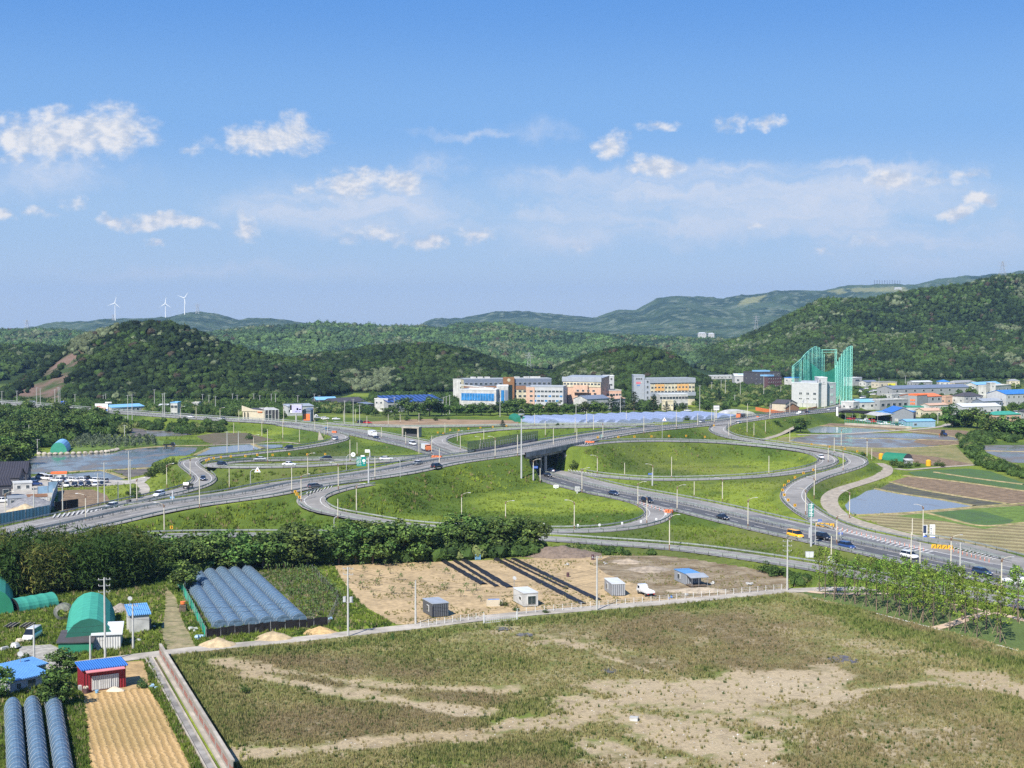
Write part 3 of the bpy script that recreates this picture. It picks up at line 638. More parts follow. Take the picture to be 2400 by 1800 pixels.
# ---------------------------------------------------------------- fields, water, paths (flat sheets stacked a few cm apart)
m_soil = mat('ploughed_soil', (.22,.155,.095), .95, .3, .35, sc2=1.2, bump=.25, bs=1.4)
m_mud = mat('wet_mud', (.15,.125,.09), .55, .35, .12, sc2=.5)
m_sand = mat('sandy_soil', (.44,.325,.18), .95, .16, .16, sc2=.9, bump=.2, bs=1.6)
m_rust = mat('stony_earth', (.24,.165,.09), .95, .3, .22, col2=(.33,.27,.18), sc2=1.1, bush=0) if False else mat('stony_earth', (.33,.27,.18), .95, .3, .22, col2=(.17,.12,.06), sc2=1.1, bump=.3, bs=2)
m_dry = mat('dry_grass_field', (.3,.25,.11), .95, .3, .12, col2=(.17,.18,.055), sc2=.8, bump=.15)
m_lush = mat('rice_seedlings', (.085,.16,.035), .9, .2, .2, col2=(.07,.12,.045), sc2=2)
m_orch = mat('orchard_grass', (.13,.2,.035), .9, .2, .3, sc2=1)
m_brown = mat('brown_growth', (.17,.13,.09), .95, .25, .25, col2=(.1,.1,.045), sc2=1.2, bump=.4)
def stripes(name, c1, c2, ang, per, rough=.95, w=.5, wob=.6):
    m = bpy.data.materials.new(name); m.use_nodes = True; n = NG(m.node_tree); b = m.node_tree.nodes['Principled BSDF']
    co = n.n('ShaderNodeTexCoord').outputs['Object']; d = (math.cos(ang), math.sin(ang), 0)
    dt = n.v('DOT_PRODUCT', co, d, out=1); nz = n.noise(co, .8, 4, .65)
    ph = n.m('MULTIPLY', n.m('ADD', dt, n.m('MULTIPLY', nz, wob)), 6.283/per)
    s = n.ss(n.m('ADD', n.m('SINE', ph), n.m('MULTIPLY', n.m('SUBTRACT', n.noise(co, 3.0, 4, .75), .5), 4.5)), -w, w)
    c = n.mix(s, c1, c2); c = n.mix(n.ss(n.noise(co, .07, 3), .35, .7), c, n.mix(1.0, c, (.75,.78,.7), 'MULTIPLY'))
    m.node_tree.links.new(c, b.inputs['Base Color']); b.inputs['Roughness'].default_value = rough
    bm = n.n('ShaderNodeBump', {'Strength': .7, 'Distance': .15, 'Height': s}); m.node_tree.links.new(bm.outputs[0], b.inputs['Normal']); return m
m_furrow = stripes('orange_furrows', (.37,.235,.09), (.54,.36,.16), R(21), .95, w=1.2, wob=1.1)
m_mown = stripes('mown_field', (.21,.165,.075), (.34,.29,.14), R(62), 5.5, w=.8, wob=5)
m_tanrow = stripes('striped_field', (.2,.18,.085), (.115,.13,.05), R(75), 6, w=.9, wob=6)
def water(name, alg, c0, rough=.08):
    m = bpy.data.materials.new(name); m.use_nodes = True; n = NG(m.node_tree); b = m.node_tree.nodes['Principled BSDF']
    co = n.v('MULTIPLY', n.n('ShaderNodeTexCoord').outputs['Object'], (1, .55, 1)); nz = n.noise(co, .11, 6, .62)
    k = n.ss(nz, .5-alg*.12, .72-alg*.2)
    c = n.mix(k, c0, (.17,.14,.095)); m.node_tree.links.new(c, b.inputs['Base Color'])
    m.node_tree.links.new(n.m('ADD', n.m('MULTIPLY', k, .35), rough), b.inputs['Roughness']); b.inputs['Specular IOR Level'].default_value = .75
    bm = n.n('ShaderNodeBump', {'Strength': .15, 'Distance': .02, 'Height': n.noise(co, 1.2, 3)}); m.node_tree.links.new(bm.outputs[0], b.inputs['Normal']); return m
W1 = water('paddy_water_clear', -.6, (.2,.2,.2), .13); W2 = water('paddy_water_algae', .5, (.075,.09,.085)); W3 = water('paddy_water_muddy', .75, (.2,.185,.155), .14)
m_dike = mat('dike_earth', (.4,.31,.17), .95, .25, .3, col2=(.2,.2,.07), sc2=1)
FOOT = []   # footprints kept clear of tall growth: pixel polygons
def sheet(name, m, poly, z=.05, label=None, kind='structure', keep=True):
    P_ = [at(u, v, z) for u, v in poly]
    me = bpy.data.meshes.new(name); me.from_pydata(P_, [], [list(range(len(P_)))]); me.materials.append(m); me.update()
    if sum((P_[i][0]*P_[(i+1) % len(P_)][1]-P_[(i+1) % len(P_)][0]*P_[i][1]) for i in range(len(P_))) < 0: me.flip_normals()
    if keep: FOOT.append(poly)
    return link(name, me, kind=kind, label=label)
def lane(name, m, pts, w, z=.07, label=None, mount=False):
    c = smooth_path([at(u, v, z) for u, v in pts], 2)
    t = np.gradient(c[:, :2], axis=0); t /= np.linalg.norm(t, axis=1)[:, None]; n = np.stack([-t[:, 1], t[:, 0]], 1)
    if mount: c[:, 2] = np.maximum(Hn(c[:, 0], c[:, 1])+.12, z)
    o = ribbon(c, n, -w/2, w/2, 0, name, m, kind='structure', label=label); pr = [proj(*p) for p in c[::3]]
    ra = [proj(p[0]+q[0]*w*.6, p[1]+q[1]*w*.6, 0) for p, q in zip(c[::2], n[::2])]; rb = [proj(p[0]-q[0]*w*.6, p[1]-q[1]*w*.6, 0) for p, q in zip(c[::2], n[::2])]
    FOOT.append(ra+rb[::-1]); return c
def dike(pts, w=.9, z=.1, h=.25):
    c = smooth_path([at(u, v, 0) for u, v in pts], 3); t = np.gradient(c[:, :2], axis=0); t /= np.linalg.norm(t, axis=1)[:, None]; n = np.stack([-t[:, 1], t[:, 0]], 1)
    vs = []; fs = []
    for i in range(len(c)):
        ww = w*(.8+.4*random.random())
        for o, zz in ((-ww, .02), (-ww*.5, h), (ww*.5, h), (ww, .02)): vs.append((c[i, 0]+n[i, 0]*o, c[i, 1]+n[i, 1]*o, zz))
    for i in range(len(c)-1):
        for j in range(3): fs.append((i*4+j, i*4+j+1, i*4+j+5, i*4+j+4))
    MB().add(vs, fs).build('dike', m_dike, None, kind='structure')
# right-hand fields
sheet('striped_field', m_dry, [(1812,1034),(1835,1024),(1900,1024),(2000,1044),(2060,1050),(2240,1045),(2262,1068),(2283,1088),(2226,1095),(2150,1085),(2060,1078),(2034,1062),(1960,1052),(1900,1043)], .04, 'olive dry field beside the curving ramp')
sheet('ploughed_field', m_soil, [(2034,1058),(2110,1062),(2190,1070),(2281,1088),(2226,1095),(2180,1090),(2120,1078),(2050,1070)], .06, 'brown ploughed strip behind the dark green tunnel')
sheet('paddy_water', W3, [(1850,1033),(1866,1026),(1910,1019),(2036,1015),(2140,1015),(2226,1022),(2256,1030),(2250,1037),(2176,1047),(2060,1050.5),(2000,1048),(1900,1040)], .07, 'flooded paddy with muddy streaks in front of the scrap yard')
sheet('paddy_water', W1, [(1980,1021),(2050,1018.5),(2150,1017.5),(2222,1024),(2150,1025),(2060,1024),(2000,1026)], .09, 'bright flooded strip in the paddy left of the blue tractor')
sheet('ploughed_field', m_soil, [(2150,1029),(2250,1032.5),(2248,1041),(2180,1044),(2140,1036)], .1, 'brown mud strip in the paddy right of centre')
sheet('paddy_water', W1, [(1889,1003),(1905,998.5),(2000,1002.5),(2085,1008),(2070,1013),(2000,1015),(1900,1014)], .05, 'narrow flooded paddy under the scrap yard wall')
sheet('ploughed_field', m_soil, [(1905,996),(1911,990),(2000,994),(2135,1002.5),(2110,1007),(2085,1007.5),(2000,1002),(1905,998)], .06, 'brown strip at the foot of the scrap yard wall')
sheet('ploughed_field', m_soil, [(2120,1009),(2190,1006),(2262,1009),(2285,1017),(2265,1026),(2226,1021),(2140,1014)], .06, 'brown field by the blue tractor')
sheet('paddy_water', W3, [(2298,1043),(2400,1043),(2560,1045),(2560,1085),(2400,1085),(2370,1084),(2334,1069),(2307,1058)], .06, 'muddy flooded paddy at the right edge')
sheet('rice_field', m_lush, [(2127,1106),(2180,1102),(2271,1098),(2320,1104),(2400,1132),(2520,1160),(2520,1168),(2400,1149),(2289,1132),(2145,1115)], .05, 'bright green rice seedling field at right')
sheet('ploughed_field', m_soil, [(2087,1129),(2127,1117),(2250,1129),(2400,1152),(2560,1176),(2560,1205),(2400,1186),(2362,1180),(2235,1160),(2145,1144)], .05, 'wide brown ploughed field behind the grey pond')
sheet('muddy_field', mat('weedy_mud', (.14,.13,.06), .7, .3, .2, col2=(.085,.08,.06), sc2=.6), [(2060,1146),(2087,1131),(2145,1146),(2235,1162),(2362,1182),(2300,1187),(2283,1186),(2200,1171),(2120,1160)], .05, 'weedy mud strip behind the grey pond')
sheet('mown_field', m_mown, [(2005,1211),(2120,1203),(2283,1189),(2362,1182),(2560,1205),(2560,1338),(2400,1300),(2300,1281),(2200,1262),(2120,1246),(2060,1230)], .045, 'mown straw coloured field at right')
sheet('striped_field', m_orch, [(2100,1209),(2283,1192),(2400,1185),(2560,1200),(2560,1235),(2376,1226),(2307,1240),(2217,1222)], .055, 'green grass field in front of the grey pond')
sheet('rice_field', m_lush, [(2170,1202),(2271,1194),(2310,1200),(2376,1219),(2362,1229),(2307,1234),(2217,1214)], .07, 'dark green seedling patch in front of the grey pond')
sheet('paddy_water', W1, [(1980,1184),(1992,1171),(2012,1163),(2030,1151),(2050,1147),(2120,1160),(2200,1170.5),(2283,1186),(2200,1194),(2120,1201),(2040,1205),(2000,1206),(1986,1196)], .06, 'smooth grey flooded paddy at right')
for d_ in ([(1986,1208),(2040,1207),(2120,1203),(2200,1196),(2290,1188),(2400,1180),(2480,1176)], [(2052,1146),(2120,1159),(2200,1170),(2283,1186)], [(2120,1115),(2250,1130),(2400,1151),(2500,1166)], [(2087,1130),(2145,1145),(2235,1161),(2362,1181)],
    [(2190,1107),(2289,1122),(2400,1136)], [(2170,1202),(2217,1214),(2307,1235),(2376,1228),(2440,1222)], [(1850,1034),(1900,1041),(2000,1049),(2060,1051),(2176,1048),(2245,1042)], [(1980,1027),(2100,1029),(2250,1034)], [(2110,1009),(2180,1015),(2258,1028)], [(2307,1057),(2400,1059),(2500,1060)], [(1905,997),(2000,1002),(2100,1008)]): dike(d_)
lane('farm_path', M_PT, [(2054,1086),(2072,1093),(2076,1102),(2069,1113),(2036,1126),(2000,1137),(1972,1146),(1952,1157),(1944,1168),(1945,1182),(1955,1196),(1975,1210),(2000,1221),(2060,1238),(2127,1255),(2200,1266)], 5.2, .1, 'pale concrete farm path winding beside the right outer ramp', True)
lane('farm_path', M_PT, [(2100,1098),(2125,1102),(2150,1099),(2200,1095),(2300,1088),(2330,1084)], 3.2, .09, 'dirt path between the green field and the tunnel hut')
lane('farm_path', M_PT, [(1778,1032),(1800,1026),(1830,1017),(1866,1006)], 5, .1, 'pale path beside the trees left of the scrap yard', True)
lane('farm_path', M_CN, [(1868,1019),(1950,1018),(2040,1013),(2110,1008.5),(2170,1004),(2212,998),(2225,993)], 4, .12, 'concrete lane past the scrap yard')
# left-hand fields
sheet('paddy_water', W2, [(54,1094),(65,1079),(82,1068),(110,1066),(270,1061),(290,1054),(330,1049),(370,1047),(463,1049),(456,1060),(435,1068),(400,1069),(362,1083),(351,1096),(253,1101),(163,1105),(108,1110),(72,1111),(62,1100)], .06, 'large flooded paddy with dark weed streaks at left')
sheet('paddy_water', W2, [(150,1112),(235,1103.5),(260,1110),(297,1122),(271,1126),(150,1122)], .07, 'dark flooded patch behind the parked cars')
sheet('muddy_field', m_mud, [(262,1103),(349,1098),(347,1111),(316,1117),(301,1119)], .07, 'brown muddy patch beside the lane right of the parked cars')
sheet('paddy_water', W1, [(490,1048),(591,1041),(615,1052),(563,1059),(480,1068),(454,1067),(486,1054)], .06, 'grey flooded paddy in front of the brown scrub')
sheet('paddy_water', W2, [(602,1042),(662,1042),(662,1049),(626,1052)], .06, 'small flooded corner under the ramp')
sheet('paddy_water', W3, [(338,1008),(400,1010),(457,1017),(420,1022),(352,1023)], .06, 'far flooded paddy right of the orchard')
sheet('muddy_field', m_mud, [(298,1001),(338,1006),(350,1023),(305,1024)], .06, 'dark bare plot right of the orchard')
sheet('scrub_field', m_brown, [(460,1022),(500,1015),(575,1014),(640,1030),(600,1038),(500,1042),(480,1035)], .07, 'brown scrub plot below the highway embankment')
sheet('orchard_grass', m_orch, [(150,1056),(163,1046),(192,1030),(296,1027),(385,1034),(382,1042),(330,1046),(271,1051),(166,1058)], .05, 'striped grass of the far orchard', keep=True)
for d_ in ([(290,1055),(330,1050),(395,1046),(490,1044)], [(110,1111),(163,1106),(253,1102),(351,1097)], [(240,1103),(262,1109),(298,1122)], [(592,1041),(616,1052)], [(454,1068),(488,1052)]): dike(d_, 1.3)
lane('farm_path', M_PT, [(395,1043),(440,1045),(490,1043.5),(590,1039.5),(664,1036),(700,1040)], 3, .12, 'pale path along the far side of the left ponds')
sheet('yard', mat('pale_concrete_yard', (.43,.4,.35), .9, .12, .1, sc2=.5), [(70,1119),(100,1112),(150,1117),(240,1124),(300,1126),(351,1114),(354,1118),(338,1131),(225,1141),(134,1143),(136,1150),(118,1170),(108,1196),(0,1206),(-80,1215),(-80,1140)], .08, 'pale concrete car park beside the dark house at left')
lane('farm_path', M_CN, [(300,1128),(322,1130),(335,1138),(338,1150),(330,1160)], 3.5, .1, 'concrete lane bending down from the car park')
sheet('ploughed_field', m_soil, [(137,1149),(217,1147),(250,1160),(258,1176),(235,1183),(163,1198),(143,1201),(136,1186)], .05, 'brown vegetable plot below the parked cars')
sheet('ploughed_field', mat('red_brown_soil', (.27,.185,.11), .95, .2, .08), [(832,990),(963,983),(1017,982),(1200,985),(1215,988),(1215,994),(1053,996),(912,998),(854,995)], .06, 'red brown bare field behind the outer ramp')
# near fields
sheet('sandy_field', m_sand, [(783,1325),(1030,1316),(1240,1310),(1290,1303),(1460,1302),(1540,1310),(1700,1330),(1845,1362),(1845,1379),(1700,1393),(1600,1404),(1379,1422),(1198,1438),(981,1465),(928,1463),(847,1417),(800,1357)], .05, 'sandy garden plot with sheds and black mulch rows')
sheet('stony_ground', m_rust, [(1430,1303),(1560,1302),(1700,1318),(1845,1352),(1850,1379),(1700,1391),(1600,1401),(1530,1404),(1500,1372),(1420,1345),(1390,1320)], .07, 'stony rust brown ground around the blue roofed hut')
sheet('ploughed_field', m_furrow, [(195,1627),(347,1611),(380,1660),(448,1800),(480,1880),(200,1880),(212,1800)], .06, 'orange furrowed field in front of the red cabin')
sheet('dirt_track', mat('trodden_soil', (.36,.29,.17), .95, .2, .35, col2=(.17,.17,.07), sc2=1.1, bump=.2), [(388,1374),(412,1400),(428,1453),(462,1521),(392,1527),(376,1475),(386,1439)], .05, 'worn dirt track beside the net tunnels')
sheet('gravel_yard', mat('gravel', (.36,.34,.3), .95, .15, .6, sc2=1.2), [(47,1515),(119,1510),(174,1536),(165,1562),(100,1568),(36,1560)], .05, 'grey gravel yard by the white van')
sheet('bare_soil', mat('orange_soil', (.42,.29,.14), .95, .2, .4, sc2=1), [(290,1552),(335,1548),(345,1580),(352,1612),(195,1630),(186,1600),(290,1575)], .055, 'orange bare soil around the red cabin')
sheet('orchard_soil', mat('weedy_orchard', (.2,.17,.085), .95, .3, .5, col2=(.08,.105,.035), sc2=1.2), [(612,1338),(727,1336),(800,1402),(815,1452),(775,1455),(712,1455)], .05, 'weedy sapling plot right of the net tunnels', keep=False)
sheet('park_lawn', mat('park_grass', (.1,.145,.035), .9, .15, .1, sc2=1.5), [(1880,1388),(1913,1403),(2108,1451),(2400,1528),(2700,1606),(2700,1500),(2400,1432),(2250,1400),(2092,1377),(1889,1380)], .05, 'mown park lawn under the young trees')
lane('concrete_lane', M_CN, [(-120,1588),(60,1574),(174,1557),(253,1547),(362,1533.5),(470,1520),(615,1507),(800,1487.5),(872,1478.5),(981,1467),(1100,1452),(1198,1441),(1379,1426),(1600,1408),(1708,1397),(1835,1385),(1889,1382),(1998,1379),(2092,1380),(2130,1383)], 4.2, .11, 'pale concrete farm lane running along the edge of the empty lot')
m_pp = mat('park_path', (.5,.38,.27), .9, .1, .5)
lane('park_path', m_pp, [(1895,1386),(1934,1391),(2030,1391),(2135,1392),(2205,1408),(2284,1424),(2330,1435),(2400,1453),(2520,1486)], 1.8, .12, 'pinkish park path winding behind the young trees')
lane('park_path', m_pp, [(2330,1435),(2307,1438),(2271,1447),(2228,1464),(2191,1472)], 2.2, .14, 'pinkish branch path running down to the lot edge')
lane('kerb_line', mat('white_string', (.7,.72,.66), .8, .1, 1), [(1905,1401),(2008,1426),(2108,1451),(2250,1488),(2400,1528),(2520,1560)], .28, .15, 'thin pale kerb line between the park lawn and the empty lot')
# ---------------------------------------------------------------- the empty lot: one mesh, its soil and growth patches as real pigment
LOT = [(378,1541),(470,1529),(615,1515),(800,1496),(981,1477),(1198,1450),(1379,1434),(1600,1416),(1840,1392),(1880,1390),(1913,1403),(2108,1451),(2400,1528),(2700,1606),(2700,1950),(620,1950)]
def pdist(U, V, pts):
    d = np.full(U.shape, 1e9)
    for (a, b), (c, e) in zip(pts[:-1], pts[1:]):
        L2 = (c-a)**2+((e-b)*2.2)**2; t = np.clip(((U-a)*(c-a)+(V-b)*(e-b)*4.84)/L2, 0, 1); d = np.minimum(d, np.hypot(U-a-t*(c-a), (V-b-t*(e-b))*2.2))
    return d
BARE = [([(510,1552),(651,1573),(803,1595),(933,1611),(1085,1617),(1204,1617)], 26, 1), ([(586,1584),(705,1606),(825,1627),(944,1644),(1085,1671),(1150,1676)], 30, 1), ([(542,1779),(673,1765),(825,1747),(976,1730),(1085,1725),(1193,1703),(1302,1682)], 42, 1),
 ([(1356,1668),(1480,1640),(1640,1622),(1780,1612),(1953,1610)], 85, 1.15), ([(1465,1690),(1628,1720),(1736,1780),(1800,1840)], 95, 1.0), ([(1700,1590),(1960,1580),(1990,1590)], 30, 1), ([(1400,1760),(1560,1800),(1700,1830)], 90, .8), ([(2180,1580),(2240,1590),(2330,1600),(2400,1625),(2480,1650)], 42, 1), ([(1953,1625),(2100,1612),(2330,1585)], 20, 1), ([(1300,1500),(1420,1540),(1520,1575)], 12, .8), ([(1180,1480),(1330,1500),(1560,1560)], 55, .5),
 ([(1700,1700),(2000,1720),(2300,1780)], 150, .5), ([(2000,1520),(2200,1545)], 70, .35), ([(1650,1500),(1800,1480)], 60, .3), ([(900,1810),(1100,1790)], 40, .6), ([(1560,1660),(1900,1680)], 90, .75)]
BRN = [([(560,1540),(800,1560),(1000,1575)], 70, 1), ([(700,1600),(900,1625),(1150,1640)], 45, 1), ([(600,1680),(850,1700),(1050,1700)], 130, 1), ([(1560,1470),(1740,1500),(1800,1530)], 150, 1), ([(1500,1560),(1720,1560)], 60, .8), ([(1200,1790),(1500,1810)], 90, .7), ([(1850,1760),(2300,1740)], 170, .7), ([(2050,1440),(2400,1560)], 26, .9), ([(1900,1640),(2250,1660)], 80, .6), ([(1350,1480),(1600,1480)], 60, .5), ([(1980,1580),(2100,1590)], 40, .6)]
GRN = [([(420,1580),(470,1660),(560,1760)], 110, .9), ([(420,1545),(800,1515),(1200,1465),(1840,1400)], 26, 1), ([(1930,1430),(2130,1490),(2400,1565)], 46, 1.2), ([(1150,1680),(1330,1640)], 50, .8), ([(900,1540),(1200,1560)], 70, .6), ([(1000,1780),(1350,1750)], 70, .8), ([(2350,1620),(2500,1680)], 60, .7), ([(1740,1720),(1850,1760)], 40, .8), ([(1640,1570),(1680,1590)], 40, .8), ([(560,1600),(900,1660)], 60, .4)]
def patches(U, V, X, Y, L, sd, wob=1.0):
    a = np.zeros(U.shape)
    f = (fbm(X, Y, 7, 4, sd)-.5)*2.2*wob
    for pts, w, k in L: a = np.maximum(a, k*np.clip(1.25-pdist(U, V, pts)/w+f, 0, 1))
    return a
def lot_masks(X, Y):
    U, V = uvproj(X, Y, X*0)
    return patches(U, V, X, Y, BARE, 3), patches(U, V, X, Y, BRN, 13), patches(U, V, X, Y, GRN, 23)
def lot_colour(X, Y, b, r, g_):
    n = fbm(X, Y, 3.2, 4, 41)[..., None]; n2 = fbm(X, Y, 1.1, 3, 51)[..., None]; n3 = fbm(X, Y, 14, 3, 61)[..., None]
    c = lerp(C3(.165,.175,.06), C3(.27,.24,.12), np.clip((n-.35)*3, 0, 1)); c = lerp(c, C3(.15,.115,.065), r[..., None]*.85*np.clip(.5+n3, 0, 1))
    c = lerp(c, C3(.12,.175,.03), g_[..., None]*.8); c = lerp(c, C3(.09,.11,.04), np.clip((n2-.55)*5, 0, 1)*.55)
    s = lerp(C3(.34,.265,.155), C3(.43,.355,.24), n3); s = lerp(s, s*.72, np.clip((n2-.55)*4, 0, 1))
    return lerp(c, s, np.clip((b[..., None]-.2+(n2-.5)*1.5+(n-.5)*1.0)*1.6, 0, 1))
lp = [at(u, v) for u, v in LOT]; X, Y = np.meshgrid(np.arange(-62, 122, .5), np.arange(150, 296, .5))
mk = lot_masks(X, Y); Z = .06+.22*fbm(X, Y, 9, 3, 7)+.1*fbm(X, Y, 1.6, 2, 8)+.12*(1-np.clip(mk[0], 0, 1)); Z -= .16
Z = np.maximum(Z, .045)
cc = lot_colour(X, Y, *mk); nv, nu = X.shape; ix = np.arange(nv*nu).reshape(nv, nu); Q = np.stack([ix[:-1, :-1], ix[:-1, 1:], ix[1:, 1:], ix[1:, :-1]], -1)
ok = inpoly(X[:-1, :-1]+.25, Y[:-1, :-1]+.25, lp); Q = Q[ok]
link('vacant_lot', npmesh('vacant_lot', np.stack([X, Y, Z], -1).reshape(-1, 3), Q, vcmat('lot_soil', rough=.95, nzs=2.2, amp=.4, bump=.25, bs=2.5, spec=.08), cc.reshape(-1, 3), smooth=True), kind='structure', label='empty lot of patchy weeds and bare pale soil')
# ---------------------------------------------------------------- low growth as stuff
def tuft_templates(n, blades, seed=5):
    rs = np.random.RandomState(seed); T = []
    for i in range(n):
        vs = []
        for b in range(blades):
            a = rs.rand()*6.283; r = rs.rand()*.75; l = rs.rand()*6.283; h = .5+.8*rs.rand(); w = .12+.16*rs.rand()
            bx, by = math.cos(a)*r, math.sin(a)*r; dx, dy = math.cos(l)*w, math.sin(l)*w
            vs += [(bx-dx, by-dy, 0), (bx+dx, by+dy, 0), (bx+math.cos(a)*.35*rs.rand(), by+math.sin(a)*.35*rs.rand(), h)]
        T.append((np.array(vs), np.arange(len(vs)).reshape(-1, 3)))
    return T
TT = tuft_templates(8, 9)
def clear_of(U, V, lots=True):
    k = np.ones(U.shape, bool)
    for p in FOOT:
        a = np.array(p); m = (U > a[:, 0].min()) & (U < a[:, 0].max()) & (V > a[:, 1].min()) & (V < a[:, 1].max())
        if m.any():
            kk = np.zeros(U.shape, bool); kk[m] = inpoly(U[m], V[m], p); k &= ~kk
    return k
def pix_points(poly, n, z0=0.0):
    a = np.array(poly); U = a[:, 0].min()+RS.rand(n*3)*np.ptp(a[:, 0]); V = a[:, 1].min()+RS.rand(n*3)*np.ptp(a[:, 1]); k = inpoly(U, V, poly); U, V = U[k][:n], V[k][:n]
    dx, dy = (U-1200)/F_PX, (900-V)/F_PX; cz = -st+dy*ct; t = (z0-HC)/cz; return dx*t, (ct+dy*st)*t, U, V
def road_clear(X, Y, mg=.6):
    i = np.clip(np.searchsorted(xs, X), 0, len(xs)-1); j = np.clip(np.searchsorted(ys, Y), 0, len(ys)-1); o = onroad.copy(); o = o
    return ~(o[j, i] | o[j, np.maximum(i-1, 0)] | o[np.maximum(j-1, 0), i] | o[np.maximum(j-1, 0), np.maximum(i-1, 0)])
# weeds of the lot
X, Y, U, V = pix_points([(378,1541),(1840,1392),(1913,1403),(2400,1528),(2460,1545),(2460,1860),(560,1860)], 90000)
b, r, g_ = lot_masks(X, Y); k = (RS.rand(len(X)) > np.clip(b*1.4, 0, .96)) & inpoly(X, Y, lp); X, Y, b, r, g_ = (q[k] for q in (X, Y, b, r, g_))
c = lerp(C3(.17,.17,.055), C3(.31,.26,.13), RS.rand(len(X), 1)); c = lerp(c, C3(.205,.16,.09), (r*.75)[:, None]); c = lerp(c, C3(.11,.165,.03), (g_*.5)[:, None]); dk = RS.rand(len(X)) < .12+.12*g_; c[dk] = C3(.045,.08,.018)
s = .16+.2*RS.rand(len(X))+.12*g_; forest('lot_weeds', X, Y, X*0+.05, s, c*(.8+.4*RS.rand(len(X), 1)), 'weeds and dry grass growing over the empty lot', 1.5, TT)
# growth on the embankments and in the loops
X, Y, U, V = pix_points([(-40,1000),(400,1000),(800,1000),(1000,990),(1900,985),(2120,1100),(2040,1260),(2250,1400),(1800,1345),(1250,1300),(900,1275),(-40,1290)], 120000)
k = clear_of(U, V) & road_clear(X, Y); X, Y, U, V = (q[k] for q in (X, Y, U, V)); Z = Hn(X, Y); m = fbm(X, Y, 26, 4, 3); m2 = fbm(X, Y, 5, 3, 91)
sl = Z > .8
k = RS.rand(len(X)) < np.where(sl, .95, .38)*np.clip(.35+(m2-.35)*3, .25, 1); X, Y, Z, m, m2, sl = (q[k] for q in (X, Y, Z, m, m2, sl))
c = lerp(C3(.085,.14,.02), C3(.23,.29,.04), np.clip((m[:, None]-.34)*3, 0, 1)); c = lerp(c, C3(.05,.088,.018), (np.clip((m2-.42)*4, 0, 1)*np.where(sl, .65, .35))[:, None]); tn = RS.rand(len(X)) < np.where(sl, .09, .03); c[tn] = C3(.22,.19,.09)
forest('bank_growth', X, Y, Z-.05, (.3+.35*RS.rand(len(X)))*np.where(sl, 1.25, .9), c*(.75+.5*RS.rand(len(X), 1)), 'rank grass and low scrub on the road embankments', 1.15, TT)
# growth on the remaining near ground (left gardens, verges)
X, Y, U, V = pix_points([(-30,1370),(300,1330),(380,1350),(800,1310),(830,1350),(1250,1290),(1900,1330),(1900,1378),(1840,1375),(1500,1300),(1270,1300),(790,1322),(860,1430),(930,1466),(360,1530),(345,1545),(500,1860),(-40,1860)], 34000)
k = clear_of(U, V) & road_clear(X, Y); X, Y = X[k], Y[k]; m = fbm(X, Y, 6, 4, 33)[:, None]
c = lerp(C3(.06,.105,.02), C3(.15,.2,.035), np.clip((m-.3)*2.5, 0, 1)); q = RS.rand(len(X)) < .1; c[q] = C3(.26,.22,.12)
forest('garden_weeds', X, Y, Hn(X, Y), .22+.3*RS.rand(len(X)), c*(.75+.5*RS.rand(len(X), 1)), 'weeds between the garden plots', 1.2, TT)
X, Y, U, V = pix_points([(783,1326),(1240,1310),(1460,1302),(1845,1362),(1845,1379),(1379,1422),(981,1465),(928,1463)], 5200)
k = fbm(X, Y, 8, 3, 77) > .47+.1*(U < 1400); X, Y, U = X[k], Y[k], U[k]; c = lerp(C3(.1,.13,.03), C3(.3,.24,.12), RS.rand(len(X), 1)); forest('plot_weeds', X, Y, X*0+.05, .12+.22*RS.rand(len(X)), c, 'scattered weeds and clods on the sandy and stony plots', 1.0, TT)
X, Y, U, V = pix_points([(1250,1620),(1500,1600),(2000,1580),(2400,1600),(2400,1640),(1960,1660),(1800,1860),(1400,1860),(600,1800),(600,1760)], 2600)
b, r, g_ = lot_masks(X, Y); k = (RS.rand(len(X)) < b*.8) & inpoly(X, Y, lp); X, Y = X[k], Y[k]; rs_ = np.random.RandomState(2)
forest('lot_stones', X, Y, X*0+.08, .05+.13*RS.rand(len(X))**2.5, lerp(C3(.3,.26,.2), C3(.5,.48,.44), RS.rand(len(X), 1)), 'small stones strewn over the bare soil of the empty lot', .7, [(IV1*(.7+.5*rs_.rand(len(IV1), 1)), IF1) for _ in range(5)])
TB = crown_templates(8, 110, 9)
